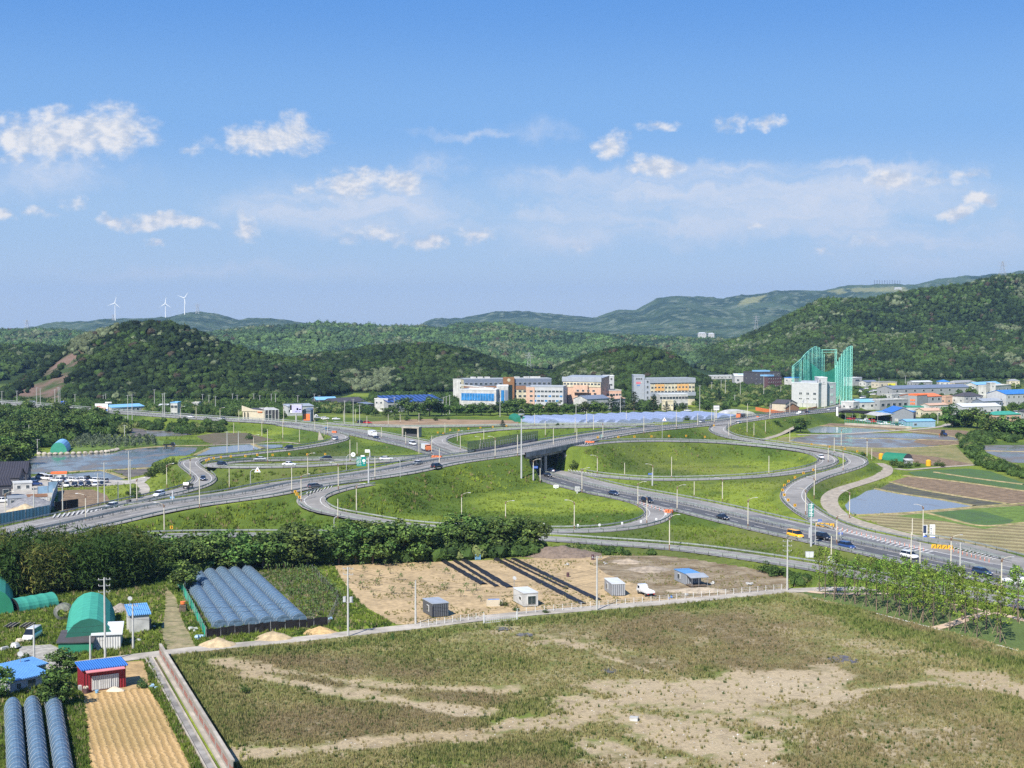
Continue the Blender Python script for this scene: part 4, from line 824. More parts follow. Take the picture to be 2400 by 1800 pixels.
# ---------------------------------------------------------------- trees as individuals
M_LF = vcmat('tree_foliage', rough=.75, nzs=.9, amp=.3, bump=0, transl=.25, spec=.25, rnd=.22)
M_BK = mat('bark', (.13,.1,.075), .9, .3, 3)
def leafmesh(lobes, n, size, cols, seed, droop=0.0, shell=.55):
    """lobes: (x,y,z,rx,ry,rz); n leaf faces spread through them"""
    rs = np.random.RandomState(seed); L = np.array(lobes, float); w = (L[:, 3]*L[:, 4]*L[:, 5])**.75; w /= w.sum(); li = rs.choice(len(L), n, p=w)
    d = rs.normal(size=(n, 3)); d /= np.linalg.norm(d, axis=1)[:, None]; r = (shell+(1-shell)*rs.rand(n))**.8; c = L[li, :3]+d*L[li, 3:]*r[:, None]
    nrm = d+rs.normal(size=(n, 3))*.55; nrm[:, 2] += .35; nrm /= np.linalg.norm(nrm, axis=1)[:, None]
    a = np.cross(nrm, rs.normal(size=(n, 3))); a /= np.linalg.norm(a, axis=1)[:, None]; b = np.cross(nrm, a); s = size*(.6+.8*rs.rand(n, 1)); a *= s; b *= s*.75
    if droop: a[:, 2] -= np.abs(a[:, 2])*droop
    V = np.stack([c-a, c-b*.8, c+a, c+b*.9], 1).reshape(-1, 3); F = np.arange(4*n).reshape(-1, 4)
    lc = (.72+.56*rs.rand(len(L), 1)); ci = rs.randint(0, len(cols), n); col = np.array(cols)[ci]*lc[li]*(.75+.5*rs.rand(n, 1)); return V, F, np.repeat(col, 4, 0)
def tree_proto(kind, seed):
    rs = random.Random(seed); mb = MB(); lobes = []
    if kind == 'broad':
        mb.tube((0,0,0), (0,0,3.4), .22, .15, 7); n = 9
        for i in range(n):
            a = i*2.4+rs.random(); r = 1.2+1.9*rs.random(); z = 3.6+4.6*rs.random(); x, y = math.cos(a)*r, math.sin(a)*r
            mb.tube((0,0,2.2+rs.random()*1.2), (x*.7, y*.7, z-.5), .11, .03, 5); rr = 1.3+.9*rs.random(); lobes.append((x, y, z, rr, rr, rr*.8))
        lobes.append((0, 0, 8.6, 1.5, 1.5, 1.2)); lobes.append((0, 0, 5.5, 2.2, 2.2, 2))
        for i in range(5): a = i*1.3+rs.random(); lobes.append((math.cos(a)*1.9, math.sin(a)*1.9, 2.6+rs.random(), 1.3, 1.3, 1.1))
        args = (1500, .36, [(.055,.105,.024), (.09,.16,.03), (.038,.07,.02), (.13,.2,.045)])
    elif kind == 'bush':
        n = 7
        for i in range(n):
            a = i*2.4+rs.random(); r = 2.0*rs.random()+1.2; z = 1.8+4.5*rs.random()*(1-r/5); lobes.append((math.cos(a)*r, math.sin(a)*r, z, 2.2, 2.2, 2.0)); mb.tube((0,0,0), (math.cos(a)*r*.7, math.sin(a)*r*.7, z*.9), .1, .03, 5)
        lobes.append((0, 0, 6.6, 2, 2, 2.2)); args = (750, .42, [(.038,.072,.018), (.055,.105,.024), (.08,.13,.03)])
    elif kind == 'young':
        mb.tube((0,0,0), (.05,0,9.0), .12, .03, 6)
        for i in range(16):
            a = i*2.4+rs.random(); z = 2.9+6.2*i/16; r = (1.5-.95*abs(z-5)/4.6)*(.55+.6*rs.random()); x, y = math.cos(a)*r, math.sin(a)*r
            mb.tube((0,0,z-.6), (x, y, z+.35), .035, .012, 4); lobes.append((x*.85, y*.85, z+.2, .62, .62, .52))
        lobes.append((0,0,9.2,.4,.4,.7)); args = (640, .155, [(.16,.26,.035), (.2,.3,.04), (.11,.19,.028), (.075,.135,.02)])
    elif kind == 'pine':
        mb.tube((0,0,0), (0,0,9.0), .2, .05, 6)
        for i in range(26):
            z = 1.8+8.0*i/26; a = i*2.4; r = (10.2-z)*.33*(.7+.45*rs.random()); x, y = math.cos(a)*r, math.sin(a)*r; mb.tube((0,0,z), (x, y, z-.2), .05, .015, 4); lobes.append((x*.75, y*.75, z, .5+r*.42, .5+r*.42, .34))
        args = (800, .27, [(.02,.042,.018), (.03,.06,.024), (.042,.07,.03)])
    V, F, C_ = leafmesh(lobes, args[0], args[1], args[2], seed)
    if kind == 'young':
        for i in range(3):
            a = i*2.094+.5; mb.tube((math.cos(a)*1.05, math.sin(a)*1.05, 0), (math.cos(a)*.1, math.sin(a)*.1, 2.1), .035, .03, 4, 1)
    return mb.mesh('trunk', [M_BK, mat('stake_wood', (.3,.23,.15), .9, .2, 3)]), npmesh('crown', V, F, M_LF, C_)
TPR = {k: [tree_proto(k, 10*i+ord(k[0])) for i in range(n)] for k, n in (('broad', 5), ('bush', 4), ('young', 5), ('pine', 3))}
TREES = []
def tree(kind, x, y, h, label, group, wide=1.0, name=None, z=None):
    tr, cr = random.choice(TPR[kind]); s = h/10.0; rz = random.random()*6.28
    t = thing(name or {'broad': 'broadleaf_tree', 'bush': 'bush', 'young': 'young_tree', 'pine': 'pine_tree'}[kind], label, 'bush' if kind == 'bush' else 'tree', (x, y, H(x, y)-.05 if z is None else z), rz, group); q_ = random.uniform(.85, 1.15); t.scale = (s*wide*q_, s*wide*random.uniform(.85, 1.15), s)
    link('trunk', tr, t); link('crown', cr, t); TREES.append(t); return t
def ptree(kind, u, vb, vt, label, group, wide=1.0, z=None):
    x, y, zz = G(u, vb) if z is None else at(u, vb, z); return tree(kind, x, y, (vb-vt)*y/F_PX*1.03, label, group, wide, z=zz-.05)
ORD = {}
def ordl(group, fmt): ORD[group] = fmt
# belt behind the plots
for i in range(25):
    u = 355+i*37+random.uniform(-6, 6); vb = 1352-(u-355)*.056+random.uniform(-3, 3); ptree('broad', u, vb-4, vb-92+random.uniform(-14, 16), '', 'tall trees of the front row of the belt', 1.35, z=0)
for i in range(23):
    u = 330+i*40+random.uniform(-8, 8); vb = 1334-(u-355)*.05+random.uniform(-3, 3); ptree('broad', u, vb, vb-84+random.uniform(-14, 12), '', 'tall trees of the back row of the belt', 1.3, z=0)
ordl('tall trees of the front row of the belt', '{o} full green tree from the left in the front row of the belt')
ordl('tall trees of the back row of the belt', '{o} tree from the left in the back row of the belt, against the ramp')
# bamboo
rs = np.random.RandomState(4); bt_ = []
for i in range(6):
    vs = []
    for b in range(130):
        z = .15+.95*rs.rand(); rr = .3*(1.12-abs(z-.5)*.9)*rs.rand()**.5; a = rs.rand()*6.28; c = np.array([math.cos(a)*rr+.12*z*z, math.sin(a)*rr, z]); d = rs.normal(size=3)*.04; d[2] = abs(d[2]); e = rs.normal(size=3)*.02
        vs += [c-d, c+e, c+d*1.2]
    bt_.append((np.array(vs), np.arange(390).reshape(-1, 3)))
X, Y, U, V = pix_points([(-70,1345),(310,1336),(372,1362),(300,1382),(100,1402),(-70,1408)], 560)
forest('bamboo_grove', X, Y, X*0, 6.2+3.8*RS.rand(len(X)), lerp(C3(.035,.07,.016), C3(.19,.17,.045), np.clip((fbm(X, Y, 4, 2, 8)[:, None]-.35)*2, 0, 1)*RS.rand(len(X), 1)**1.2), 'feathery olive and brown bamboo grove at the left of the tree belt', 1.0, bt_)
# left wood
n = 0
while n < 62:
    u, v = random.uniform(-30, 300), random.uniform(975, 1120)
    if inpoly(u, v, [(-30,1128),(50,1085),(70,1066),(95,1050),(120,1042),(200,1028),(292,1014),(296,998),(180,978),(-30,972)]): ptree('broad', u, v, v-random.uniform(42, 52)*(v-760)/270, '', 'trees of the wood at left', 1.5, z=0); n += 1
ordl('trees of the wood at left', '{o} tree from the left in the dense wood beyond the left pond')
# avenue before the schools
for u, vb, vt in ((905,978,955),(925,975,950),(957,975,930),(985,972,945),(1007,976,928),(1035,975,944),(1070,974,942),(1092,974,946),(1110,973,943),(1128,974,942),(1150,974,945),(1168,973,940),(1190,974,938),(1205,974,945),(1225,973,935),(1245,974,945),(1262,973,944),(1285,973,942),(1308,973,940),(1325,974,944),(1352,973,945),(1372,972,940),(1392,972,938),(1412,972,942)):
    ptree('broad', u, vb, vt, '', 'roadside trees in front of the schools', 1.45, z=0)
ordl('roadside trees in front of the schools', '{o} round tree from the left in the row in front of the schools')
for u, vb, vt in ((1434,970,924),(1457,968,930),(1486,968,917),(1532,966,924),(1562,966,940),(1685,950,910)): ptree('pine', u, vb, vt, '', 'dark conifers before the yellow and orange school', 1.5, z=0)
ordl('dark conifers before the yellow and orange school', '{o} dark conifer from the left below the yellow and orange school')
for u, vb, vt in ((845,968,940),(860,972,948),(880,975,952),(820,960,935),(800,962,938),(780,962,944),(760,968,952),(720,972,955),(1580,960,935),(1600,962,940),(1640,955,925),(1655,962,930),(1700,965,940),(930,985,970),(955,986,970),(985,986,972),(1050,984,974),(1020,986,972),(500,976,952),(520,978,955),(545,977,952),(470,972,950),(448,972,955),(560,975,950),(640,978,955),(655,980,955),(665,978,960)):
    ptree('bush', u, vb, vt, '', 'bushes along the far road', 1.3, z=0)
ordl('bushes along the far road', '{o} bushy tree from the left along the far road below the hills')
for u, vb, vt, k in ((2233,1002,948,'broad'),(2262,1000,958,'broad'),(2290,1004,953,'broad'),(2325,1018,975,'broad'),(2350,1022,972,'broad'),(2378,1024,975,'broad'),(2398,1022,980,'broad'),(2361,948,922,'broad'),(2375,966,945,'broad'),(2395,968,945,'broad'),(2345,968,950,'broad'),(1820,1012,984,'broad'),(1845,1006,984,'broad'),(1876,1014,978,'broad'),(2305,1010,985,'broad'),(1860,950,928,'broad'),(2250,935,912,'broad'),(2275,928,905,'broad')):
    ptree(k, u, vb, vt, '', 'trees on the town side at right', 1.5, z=0)
ordl('trees on the town side at right', '{o} tree from the left among those between the paddies and the town at right')
for u, vb, vt in ((2262,1042,1022),(2275,1034,1010),(2286,1050,1030),(2290,1075,1055),(2296,1064,1045),(2312,1082,1062),(2326,1088,1065),(2340,1098,1068),(2352,1092,1072),(2370,1105,1082),(2385,1112,1086),(2400,1118,1092),(2258,1048,1032),(2200,1092,1074),(2210,1095,1080),(2022,1072,1055),(2100,1092,1072),(2115,1096,1076),(2130,1096,1078),(2150,1093,1078),(2090,1090,1074),(1900,982,966),(1925,982,964),(1950,982,966),(1975,982,964),(2000,980,966),(2025,980,966)):
    ptree('bush', u, vb, vt, '', 'bushes by the paddies at right', 1.35, z=0)
ordl('bushes by the paddies at right', '{o} low bush from the left around the right hand paddies')
for u, vb, vt in ((350,1118,1092),(362,1110,1080),(375,1102,1074),(392,1094,1070),(405,1090,1068),(385,1112,1088),(320,1168,1142),(305,1160,1140),(318,1150,1132),(410,1016,996),(425,1018,998),(440,1020,1000),(455,1018,998),(470,1016,996),(490,1014,992),(505,1014,988),(515,1010,985),(395,1012,995),(380,1000,985),(365,992,980),(585,1030,1012),(620,1016,1000),(770,960,945),(1283,1002,992),(1307,1002,990),(1320,1002,992),(1610,985,972),(1345,1100,1080)):
    ptree('bush', u, vb, vt, '', 'bushes on the left embankments', 1.3)
ordl('bushes on the left embankments', '{o} bush from the left on the banks around the interchange')
ptree('pine', 1178, 1002, 984, 'small lone conifer at the edge of the red brown field', None, 1.6)
# near trees
for u, vb, vt, w, l, k in ((150,1580,1515,1.4,'upper of the two dark trees between the blue and red roofed cabins','broad'),(122,1660,1555,1.35,'largest dark tree in front of the blue roofed house','broad'),(60,1560,1525,1.5,'low bush behind the blue roofed house','bush'),(-8,1640,1560,1.2,'dark tree at the left edge beside the blue roofed house','broad'),(334,1612,1583,1.3,'rounded green bush at the right of the red cabin','bush'),(430,1385,1310,1.5,'bright green tree beside the far end of the net tunnels','broad'),(575,1628,1598,1.0,'small lone bush on the left part of the empty lot','bush'),(920,1502,1480,.9,'small dark bush beside the lane on the empty lot','bush'),(1795,1342,1308,1.6,'leafy bush between the ramp and the stony ground','bush'),(1815,1350,1318,1.6,'bush at the bend by the utility pole','bush'),(1210,1432,1415,1.4,'weedy shrub left of the white cabin','bush'),(1180,1420,1398,1.3,'grey green shrub behind the white cabin','bush'),(1280,1437,1424,1.6,'low shrub in front of the white cabin','bush')):
    ptree(k, u, vb, vt, l, None, w, z=0)
# young park trees
YT = [(1934,1400),(1956,1407),(1980,1411),(2003,1417),(2030,1423),(2054,1430),(2080,1438),(2108,1445),(2136,1453),(2163,1460),(2188,1468),(2226,1477),(2262,1485),(2290,1494),(2338,1485),(2344,1507),(2376,1439),(2100,1425),(2130,1430),(2152,1437),(2184,1440),(2210,1450),(2236,1442),(2255,1455),(2282,1465),(2312,1475),(2070,1412),(2096,1408),(2120,1412),(2146,1416),(2170,1420),(2196,1426),(2220,1424),(1920,1386),(1960,1388),(2010,1398),(2040,1402),(2250,1432),(2385,1458)]
for u, v in YT: ptree('young', u, v, v-random.uniform(108, 135)*(v-760)/690, '', 'staked young park trees', 1.12, z=0)
ordl('staked young park trees', '{o} staked young tree from the left on the park lawn')
# ---------------------------------------------------------------- buildings
def solid(name, col, rough=.7, var=.08, sc=.6, **k): return mat(name, col, rough, var, sc, **k)
P_ = dict(
 white=solid('white_wall', (.5,.5,.48), sc2=.35), lgrey=solid('light_grey_wall', (.41,.42,.43)), grey=solid('grey_wall', (.28,.29,.3)), dark=solid('dark_wall', (.075,.075,.085)), cream=solid('cream_wall', (.62,.56,.4), sc2=.3),
 brick=solid('salmon_brick', (.6,.4,.29), sc2=3), brown=solid('brown_wall', (.27,.15,.09)), orange=solid('orange_panel', (.66,.38,.14)), orange2=solid('orange_fence', (.72,.2,.06)), maroon=solid('maroon_panel', (.1,.055,.06)),
 blue=solid('blue_metal', (.055,.22,.6), .45, sc2=.8), lblue=solid('light_blue_metal', (.2,.42,.66), .45), slate=solid('slate_blue_roof', (.16,.19,.25), .5), dgrey=solid('charcoal_roof', (.07,.065,.068), .6), tan=solid('tan_wall', (.5,.44,.34)),
 orr=solid('orange_roof', (.75,.19,.06), .5), green=solid('green_sheet', (.02,.17,.1), .6), teal=solid('teal_net', (.045,.27,.2), .7), solar=None, wroof=solid('pale_roof', (.55,.57,.58), .5), red=solid('red_metal', (.3,.018,.03), .45), pink=solid('pink_trim', (.55,.2,.22)), conc=M_CN,
 silver=solid('silver_grey_panel', (.3,.33,.37), .5), black=solid('black_cloth_and_shade', (.012,.012,.014), .9), sky=solid('sky_blue_sheet', (.3,.45,.58), .5))
m_glass = mat('window_glass', (.035,.05,.06), .08, .3, .4, spec=.8); m_bglass = mat('blue_glass', (.03,.17,.4), .12, .35, .35, spec=.8); m_frame = mat('window_frame', (.6,.6,.58), .5, .05, 1); m_dglass = mat('dark_glass', (.02,.035,.035), .08, .2, .5, spec=.8)
def ribbed(name, col, per, ang=0, rough=.5, amp=.12):
    m = bpy.data.materials.new(name); m.use_nodes = True; n = NG(m.node_tree); b = m.node_tree.nodes['Principled BSDF']
    co = n.n('ShaderNodeTexCoord').outputs['Object']; dt = n.v('DOT_PRODUCT', co, (math.cos(ang), math.sin(ang), 0), out=1)
    s = n.m('SINE', n.m('MULTIPLY', dt, 6.283/per)); f = n.m('ADD', n.m('MULTIPLY', n.noise(co, .9, 4), .4), .8)
    c = n.mix(1.0, n.mix(n.ss(s, -.6, .6), tuple(x*(1-amp*3) for x in col), col), n.n('ShaderNodeCombineColor', (f, f, f)).outputs[0], 'MULTIPLY')
    m.node_tree.links.new(c, b.inputs['Base Color']); b.inputs['Roughness'].default_value = rough
    bm = n.n('ShaderNodeBump', {'Strength': .8, 'Distance': .05, 'Height': s}); m.node_tree.links.new(bm.outputs[0], b.inputs['Normal']); MATS[name] = m; return m
R_blue = ribbed('ribbed_blue_roof', (.05,.2,.62), .35); R_lblue = ribbed('ribbed_light_blue_roof', (.14,.36,.72), .35); R_cg = ribbed('corrugated_grey', (.3,.32,.35), .42); R_cd = ribbed('corrugated_charcoal', (.085,.095,.11), .42); R_cw = ribbed('corrugated_white', (.62,.62,.6), .42); R_red = ribbed('corrugated_red', (.26,.014,.024), .42); P_['solar'] = ribbed('solar_panels', (.05,.09,.3), 3.1, 0, .25, .25); R_bs = ribbed('ribbed_pale_blue_sheet', (.3,.46,.6), .5)
CACHE = {}
def winmesh(w, h, gm, sill=True):
    k = ('w', round(w, 2), round(h, 2), gm.name)
    if k not in CACHE:
        a = MB().box((0, -.06, 0), (w, .12, h)); f = .08 if w < 3 else .1
        CACHE[k] = MB().box((0, -.05, 0), (w+2*f, .1, h+2*f)).mesh('window', m_frame)
        CACHE[('g',)+k] = MB().box((-w/4-.01, -.12, 0), (w/2-.04, .05, h)).box((w/4+.01, -.12, 0), (w/2-.04, .05, h)).mesh('pane', gm)
    return CACHE[k], CACHE[('g',)+k]
def window(t, x, y, z, w, h, rz=0, gm=None, name='window'):
    a, b = winmesh(w, h, gm or m_glass); o = link(name, a, t, (x, y, z), rz); link('pane', b, o); return o
def frame3(L, Rr, z=0):
    a, b = np.array(at(*L, z)), np.array(at(*Rr, z)); d = b-a; return a, math.atan2(d[1], d[0]), float(np.hypot(d[0], d[1]))
def hgt(v_base, v_top, y): return (v_base-v_top)*y/F_PX
def roof_mb(kind, W, D, Hh, rh, over=.3, thick=.18):
    mb = MB()
    if kind == 'flat':
        mb.box((W/2, D/2, Hh+.06), (W+.1, D+.1, .12))
        for (cx, cy, sx, sy) in ((W/2, -.02, W+.3, .25), (W/2, D+.02, W+.3, .25), (-.02, D/2, .25, D-.2), (W+.02, D/2, .25, D-.2)): mb.box((cx, cy, Hh+.35), (sx, sy, .58))
    elif kind == 'gable':   # ridge along x
        mb.extr([(-over, Hh-.05), (D/2, Hh+rh), (D+over, Hh-.05), (D+over, Hh+thick-.05), (D/2, Hh+rh+thick), (-over, Hh+thick-.05)], -over, W+over, axis='x')
    elif kind == 'gabley':  # gable end faces the viewer
        mb.extr([(-over, Hh-.05), (W/2, Hh+rh), (W+over, Hh-.05), (W+over, Hh+thick-.05), (W/2, Hh+rh+thick), (-over, Hh+thick-.05)], -over, D+over)
    elif kind == 'shed':    # high at the back
        mb.extr([(-over, Hh-.05), (D+over, Hh+rh), (D+over, Hh+rh+thick), (-over, Hh+thick-.05)], -over, W+over, axis='x')
    elif kind == 'hip':
        i = min(W, D)*.45; z0, z1 = Hh, Hh+rh; o = over
        mb.add([(-o,-o,z0),(W+o,-o,z0),(W+o,D+o,z0),(-o,D+o,z0),(i,D/2,z1),(W-i,D/2,z1),(-o,-o,z0-.15),(W+o,-o,z0-.15),(W+o,D+o,z0-.15),(-o,D+o,z0-.15)], [(0,1,5,4),(1,2,5),(2,3,4,5),(3,0,4),(6,7,1,0),(7,8,2,1),(8,9,3,2),(9,6,0,3),(9,8,7,6)])
    elif kind == 'arch':
        n = 12; p = [(W/2-W/2*math.cos(math.pi*i/n), Hh+rh*math.sin(math.pi*i/n)) for i in range(n+1)]; mb.extr(p, -over, D+over)
    return mb
def bldg(name, label, L, Rr, vtop, depth, wall, roof, rt='flat', rh=1.5, win=None, swin=None, group=None, door=None, cat='building', z=0, gm=None, extra=None):
    a, rz, W = frame3(L, Rr, z); Hh = hgt((L[1]+Rr[1])/2, vtop, (a[1]+at(*Rr, z)[1])/2)
    if rt in ('gable', 'hip'): Hh = max(1.8, Hh-rh*.9)
    if rt == 'shed': Hh = max(1.8, Hh-rh)
    t = thing(name, label, cat, (a[0], a[1], z), rz, group); D = depth
    mb = MB()
    if rt == 'gabley': mb.extr([(0,0),(W,0),(W,Hh),(W/2,Hh+rh-.06),(0,Hh)], 0, D)
    elif rt == 'gable': mb.extr([(0,0),(D,0),(D,Hh),(D/2,Hh+rh-.06),(0,Hh)], 0, W, axis='x')
    elif rt == 'shed': mb.extr([(0,0),(D,0),(D,Hh+rh*.92),(0,Hh-.03)], 0, W, axis='x')
    else: mb.box((W/2, D/2, Hh/2), (W, D, Hh))
    mb.build('wall', P_.get(wall, wall) if isinstance(wall, str) else wall, t)
    roof_mb(rt, W, D, Hh, rh).build('roof', P_[roof] if isinstance(roof, str) else roof, t)
    if win:
        nc, nr, ww, wh = win[:4]; z0 = win[4] if len(win) > 4 else 0
        fh = (Hh-z0)/nr; sp = W/nc
        for r in range(nr):
            for c in range(nc): window(t, (c+.5)*sp, 0, z0+(r+.55)*fh, min(ww, sp*.85), min(wh, fh*.7), 0, gm)
    if swin:
        nc, nr, ww, wh = swin; side = 0 if (L[0]+Rr[0])/2 > 1200 else W
        for r in range(nr):
            for c in range(nc): window(t, side, (c+.5)*D/nc, (r+.55)*Hh/nr, min(ww, D/nc*.8), min(wh, Hh/nr*.7), R(-90) if side == 0 else R(90), gm)
    if door:
        dx, dw, dh, dm = door; MB().box((dx*W, -.06, dh/2), (dw, .12, dh)).build('door', P_[dm] if isinstance(dm, str) else dm, t)
    BF.append((a[0], a[1], rz, W, D))
    return t, W, Hh
BF = []
def slab(t, name, m, x0, x1, z0, z1, y=-.2, th=.3): return MB().box(((x0+x1)/2, y, (z0+z1)/2), (x1-x0, th, z1-z0)).build(name, P_[m] if isinstance(m, str) else m, t)
# --- school A: long block behind
t, W, Hh = bldg('school_building', 'long school with a slate blue top floor, brown band and bronze entrance tower', (1087,950), (1292,948), 889, 14, 'cream', 'silver', 'flat', 0)
slab(t, 'top_band', 'slate', 0, W*.58, Hh-4.2, Hh+.4); slab(t, 'top_band', 'slate', W*.58+.1, W, Hh-4.2, Hh+.4); slab(t, 'brown_band', 'brown', 0, W, Hh-6.8, Hh-4.3, -.15, .26)
for i in range(18):
    if abs((i+.5)/18-.53) < .05: continue
    for zz in (Hh-2.8, Hh-8.0, Hh-11.3): window(t, (i+.5)*W/18, -.33 if zz > Hh-4 else 0, zz, 1.9, 1.35)
x0 = W*.45; MB().box((x0+3.4, -.9, (Hh+1.6)/2), (7.4, 2.2, Hh+1.6)).build('entrance_tower', solid('bronze_panel', (.25,.13,.06)), t)
o = MB().box((x0+3.4, -2.06, Hh/2-.9), (4.6, .12, Hh-5.5)).build('tower_glass', m_dglass, t)
MB().tube((x0+3.4, -2.1, Hh-.4), (x0+3.4, -2.02, Hh-.4), 1.1, 1.1, 16).build('emblem', P_['cream'], t)
for i in (.12, .2, .28, .62, .73, .8, .86): MB().box((W*i, 6, Hh+1.1), (3.6, 2, 1.2)).build('roof_unit', P_['white'], t)
t, W, Hh = bldg('school_building', 'plain white stair block at the left end of the long school', (1062,944), (1088,945), 890, 12, 'white', 'white', 'flat')
for r in range(4): window(t, W*.78, 0, 3.5+r*3.4, 2.6, 1.5)
# --- blue glass hall
t, W, Hh = bldg('glass_hall', 'white hall with a broad blue glass front left of the pink school', (1077,961), (1163,963), 914, 16, 'white', 'wroof', 'flat')
MB().box((W*.5, -.1, Hh*.66), (W*.9, .16, Hh*.36)).build('glass_front', m_bglass, t)
for i in range(13): MB().box((W*.06+W*.88*i/12, -.22, Hh*.66), (.12, .1, Hh*.36)).build('mullion', P_['sky'], t)
MB().extr([(-1, Hh+2.6), (W*.9, Hh+.9), (W*.9, Hh+1.4), (-1, Hh+3.2)], 2, 5).build('canopy', P_['white'], t)
t, W, Hh = bldg('glass_hall', 'taller white and blue glass stair block on the right of the blue glass hall', (1164,962), (1191,962), 906, 15, 'white', 'wroof', 'flat')
for a_, b_, m_ in ((.06, .22, m_dglass), (.38, .66, m_bglass), (.72, .97, P_['slate'])): MB().box((W*(a_+b_)/2, -.1, Hh*.45), (W*(b_-a_), .16, Hh*.8)).build('glass_strip', m_, t)
# --- school B pink
t, W, Hh = bldg('school_building', 'pink brick and pale grey school wing with small square windows', (1233,962), (1320,963), 907, 15, 'lgrey', 'silver', 'flat')
slab(t, 'brick_end', 'brick', 0, W*.23, 0, Hh-.2); slab(t, 'brick_plinth', 'brick', W*.23+.05, W, 0, Hh*.2, -.1, .2)
for r in range(4):
    for c in range(9): window(t, W*.14+c*W*.1, -.36 if c == 0 else -.01, Hh*.22+r*Hh*.2, 1.8, 1.1, gm=m_bglass if (c*r) % 3 == 1 else m_glass)
t, W, Hh = bldg('school_building', 'tall pink brick school block with a grey curved roof and white top floor', (1320,958), (1408,960), 882, 18, 'brick', 'silver', 'shed', 1.2)
slab(t, 'roof_band', 'silver', -.6, W+.6, Hh-2.2, Hh+.9, -.4, .5); slab(t, 'white_floor', 'cream', 0, W, Hh-5.6, Hh-2.3, -.15, .28)
for c in range(11): window(t, (c+.5)*W/11, -.3, Hh-3.6, 1.6, 1.0)
slab(t, 'recess_shade', 'dark', W*.09, W*.12, 0, Hh-6); slab(t, 'upper_block', 'brick', W*.3, W*.68, Hh-9, Hh-4.4, -1.2, 2.0)  # dark strip on the flat brick front paints the shade of a recess
for c in range(4):
    for r in range(4): window(t, W*.42+c*W*.14, -.02 if r < 3 else -2.22, 2+r*3.3, 1.6, 1.2)
t, W, Hh = bldg('school_building', 'narrow grey lift tower behind the pink school block', (1414,949), (1439,949), 882, 10, 'lgrey', 'wroof', 'flat', win=(2,5,1.2,1.2))
t, W, Hh = bldg('school_building', 'low pink wing stepping down at the right of the tall school block', (1372,958), (1456,957), 916, 12, 'brick', 'white', 'flat', win=(12,2,1.5,1.2))
t, W, Hh = bldg('school_building', 'upper pink wing with a white parapet in front of the lift tower', (1350,956), (1430,955), 903, 10, 'brick', 'white', 'flat', win=(8,3,1.6,1.2))
t, W, Hh = bldg('school_building', 'low grey roofed canteen in front of the pink wings', (1376,966), (1428,963), 928, 12, 'white', 'slate', 'gable', 2, win=(10,1,1.6,1.6))
t, W, Hh = bldg('school_building', 'small pale hall with a salmon roof at the right foot of the pink wings', (1434,960), (1465,958), 930, 10, 'lgrey', 'brick', 'gable', 1.4, win=(5,1,1.2,1.2))
# --- school C
t, W, Hh = bldg('school_building', 'grey school tower with three dark openings and red marks near its top', (1485,950), (1511,950), 881, 14, 'silver', 'silver', 'flat')
for c in range(3): window(t, W*(.28+c*.2), 0, Hh-1.9, 1.2, 1.0)
MB().box((W*.42, -.08, Hh-4.6), (3.0, .12, 1.3)).build('logo', solid('faded_red', (.55,.16,.2)), t); MB().box((W*.7, -.08, Hh-4.2), (.9, .12, .9), top=.6).build('logo', P_['white'], t); MB().box((W*.42, -.08, Hh-6.3), (2.0, .12, .45)).build('logo', P_['blue'], t)
t, W, Hh = bldg('school_building', 'grey link block beside the school tower', (1511,951), (1524,951), 889, 12, 'silver', 'silver', 'flat', win=(1,5,1.2,1.6))
t, W, Hh = bldg('school_building', 'cream school block with two big orange panels', (1524,951), (1628,949), 888, 14, 'cream', 'silver', 'flat')
slab(t, 'roof_band', 'silver', -.4, W+.4, Hh-2.6, Hh+.5, -.3, .4); slab(t, 'canopy', 'silver', 0, W, Hh*.36, Hh*.5, -.9, 1.6)
for a_, b_ in ((.11, .31), (.6, .86)): slab(t, 'orange_panel', 'orange', W*a_, W*b_, Hh*.56, Hh*.8, -.12, .2)
for c in range(13): window(t, (c+.5)*W/13, -.2, Hh*.69, 1.3, .9); window(t, (c+.5)*W/13, -.02, Hh*.53, 1.8, .7); window(t, (c+.5)*W/13, -.02, Hh*.835, 1.9, .6)
t, W, Hh = bldg('school_building', 'white colonnaded ground floor in front of the orange panelled school', (1546,957), (1612,956), 925, 6, 'white', 'wroof', 'flat', win=(9,2,1.9,1.5))
t, W, Hh = bldg('kiosk', 'small yellow kiosk in front of the white colonnade', (1552,962), (1578,962), 940, 5, 'cream', 'cream', 'flat', win=(4,1,.8,.8))
# --- hall with solar roof
t, W, Hh = bldg('hall', 'white concrete block at the left end of the solar roofed hall', (878,964), (909,965), 936, 16, 'white', 'wroof', 'flat', win=(3,1,1.2,1.0,3))
t, W, Hh = bldg('hall', 'long low hall with rows of blue solar panels on its roof', (909,966), (1038,962), 929, 17, 'grey', 'solar', 'shed', 3.2, win=(14,1,2.6,2.4), gm=m_dglass)
t, W, Hh = bldg('barn', 'dark barn with a pale blue gable roof below the hill', (742,954), (790,953), 932, 14, 'dark', 'lblue', 'gable', 1.6, door=(.7,4,3,'black'))
t, W, Hh = bldg('barn', 'wide barn with a black sloping roof beside the blue roofed barn', (786,956), (856,952), 934, 14, 'dark', 'dgrey', 'gable', 2.6, win=(6,1,1.4,1.2))
t, W, Hh = bldg('barn', 'low dark shed between the black barn and the solar hall', (856,958), (876,957), 944, 8, 'dark', 'slate', 'shed', .8, door=(.5,2,2,'grey'))
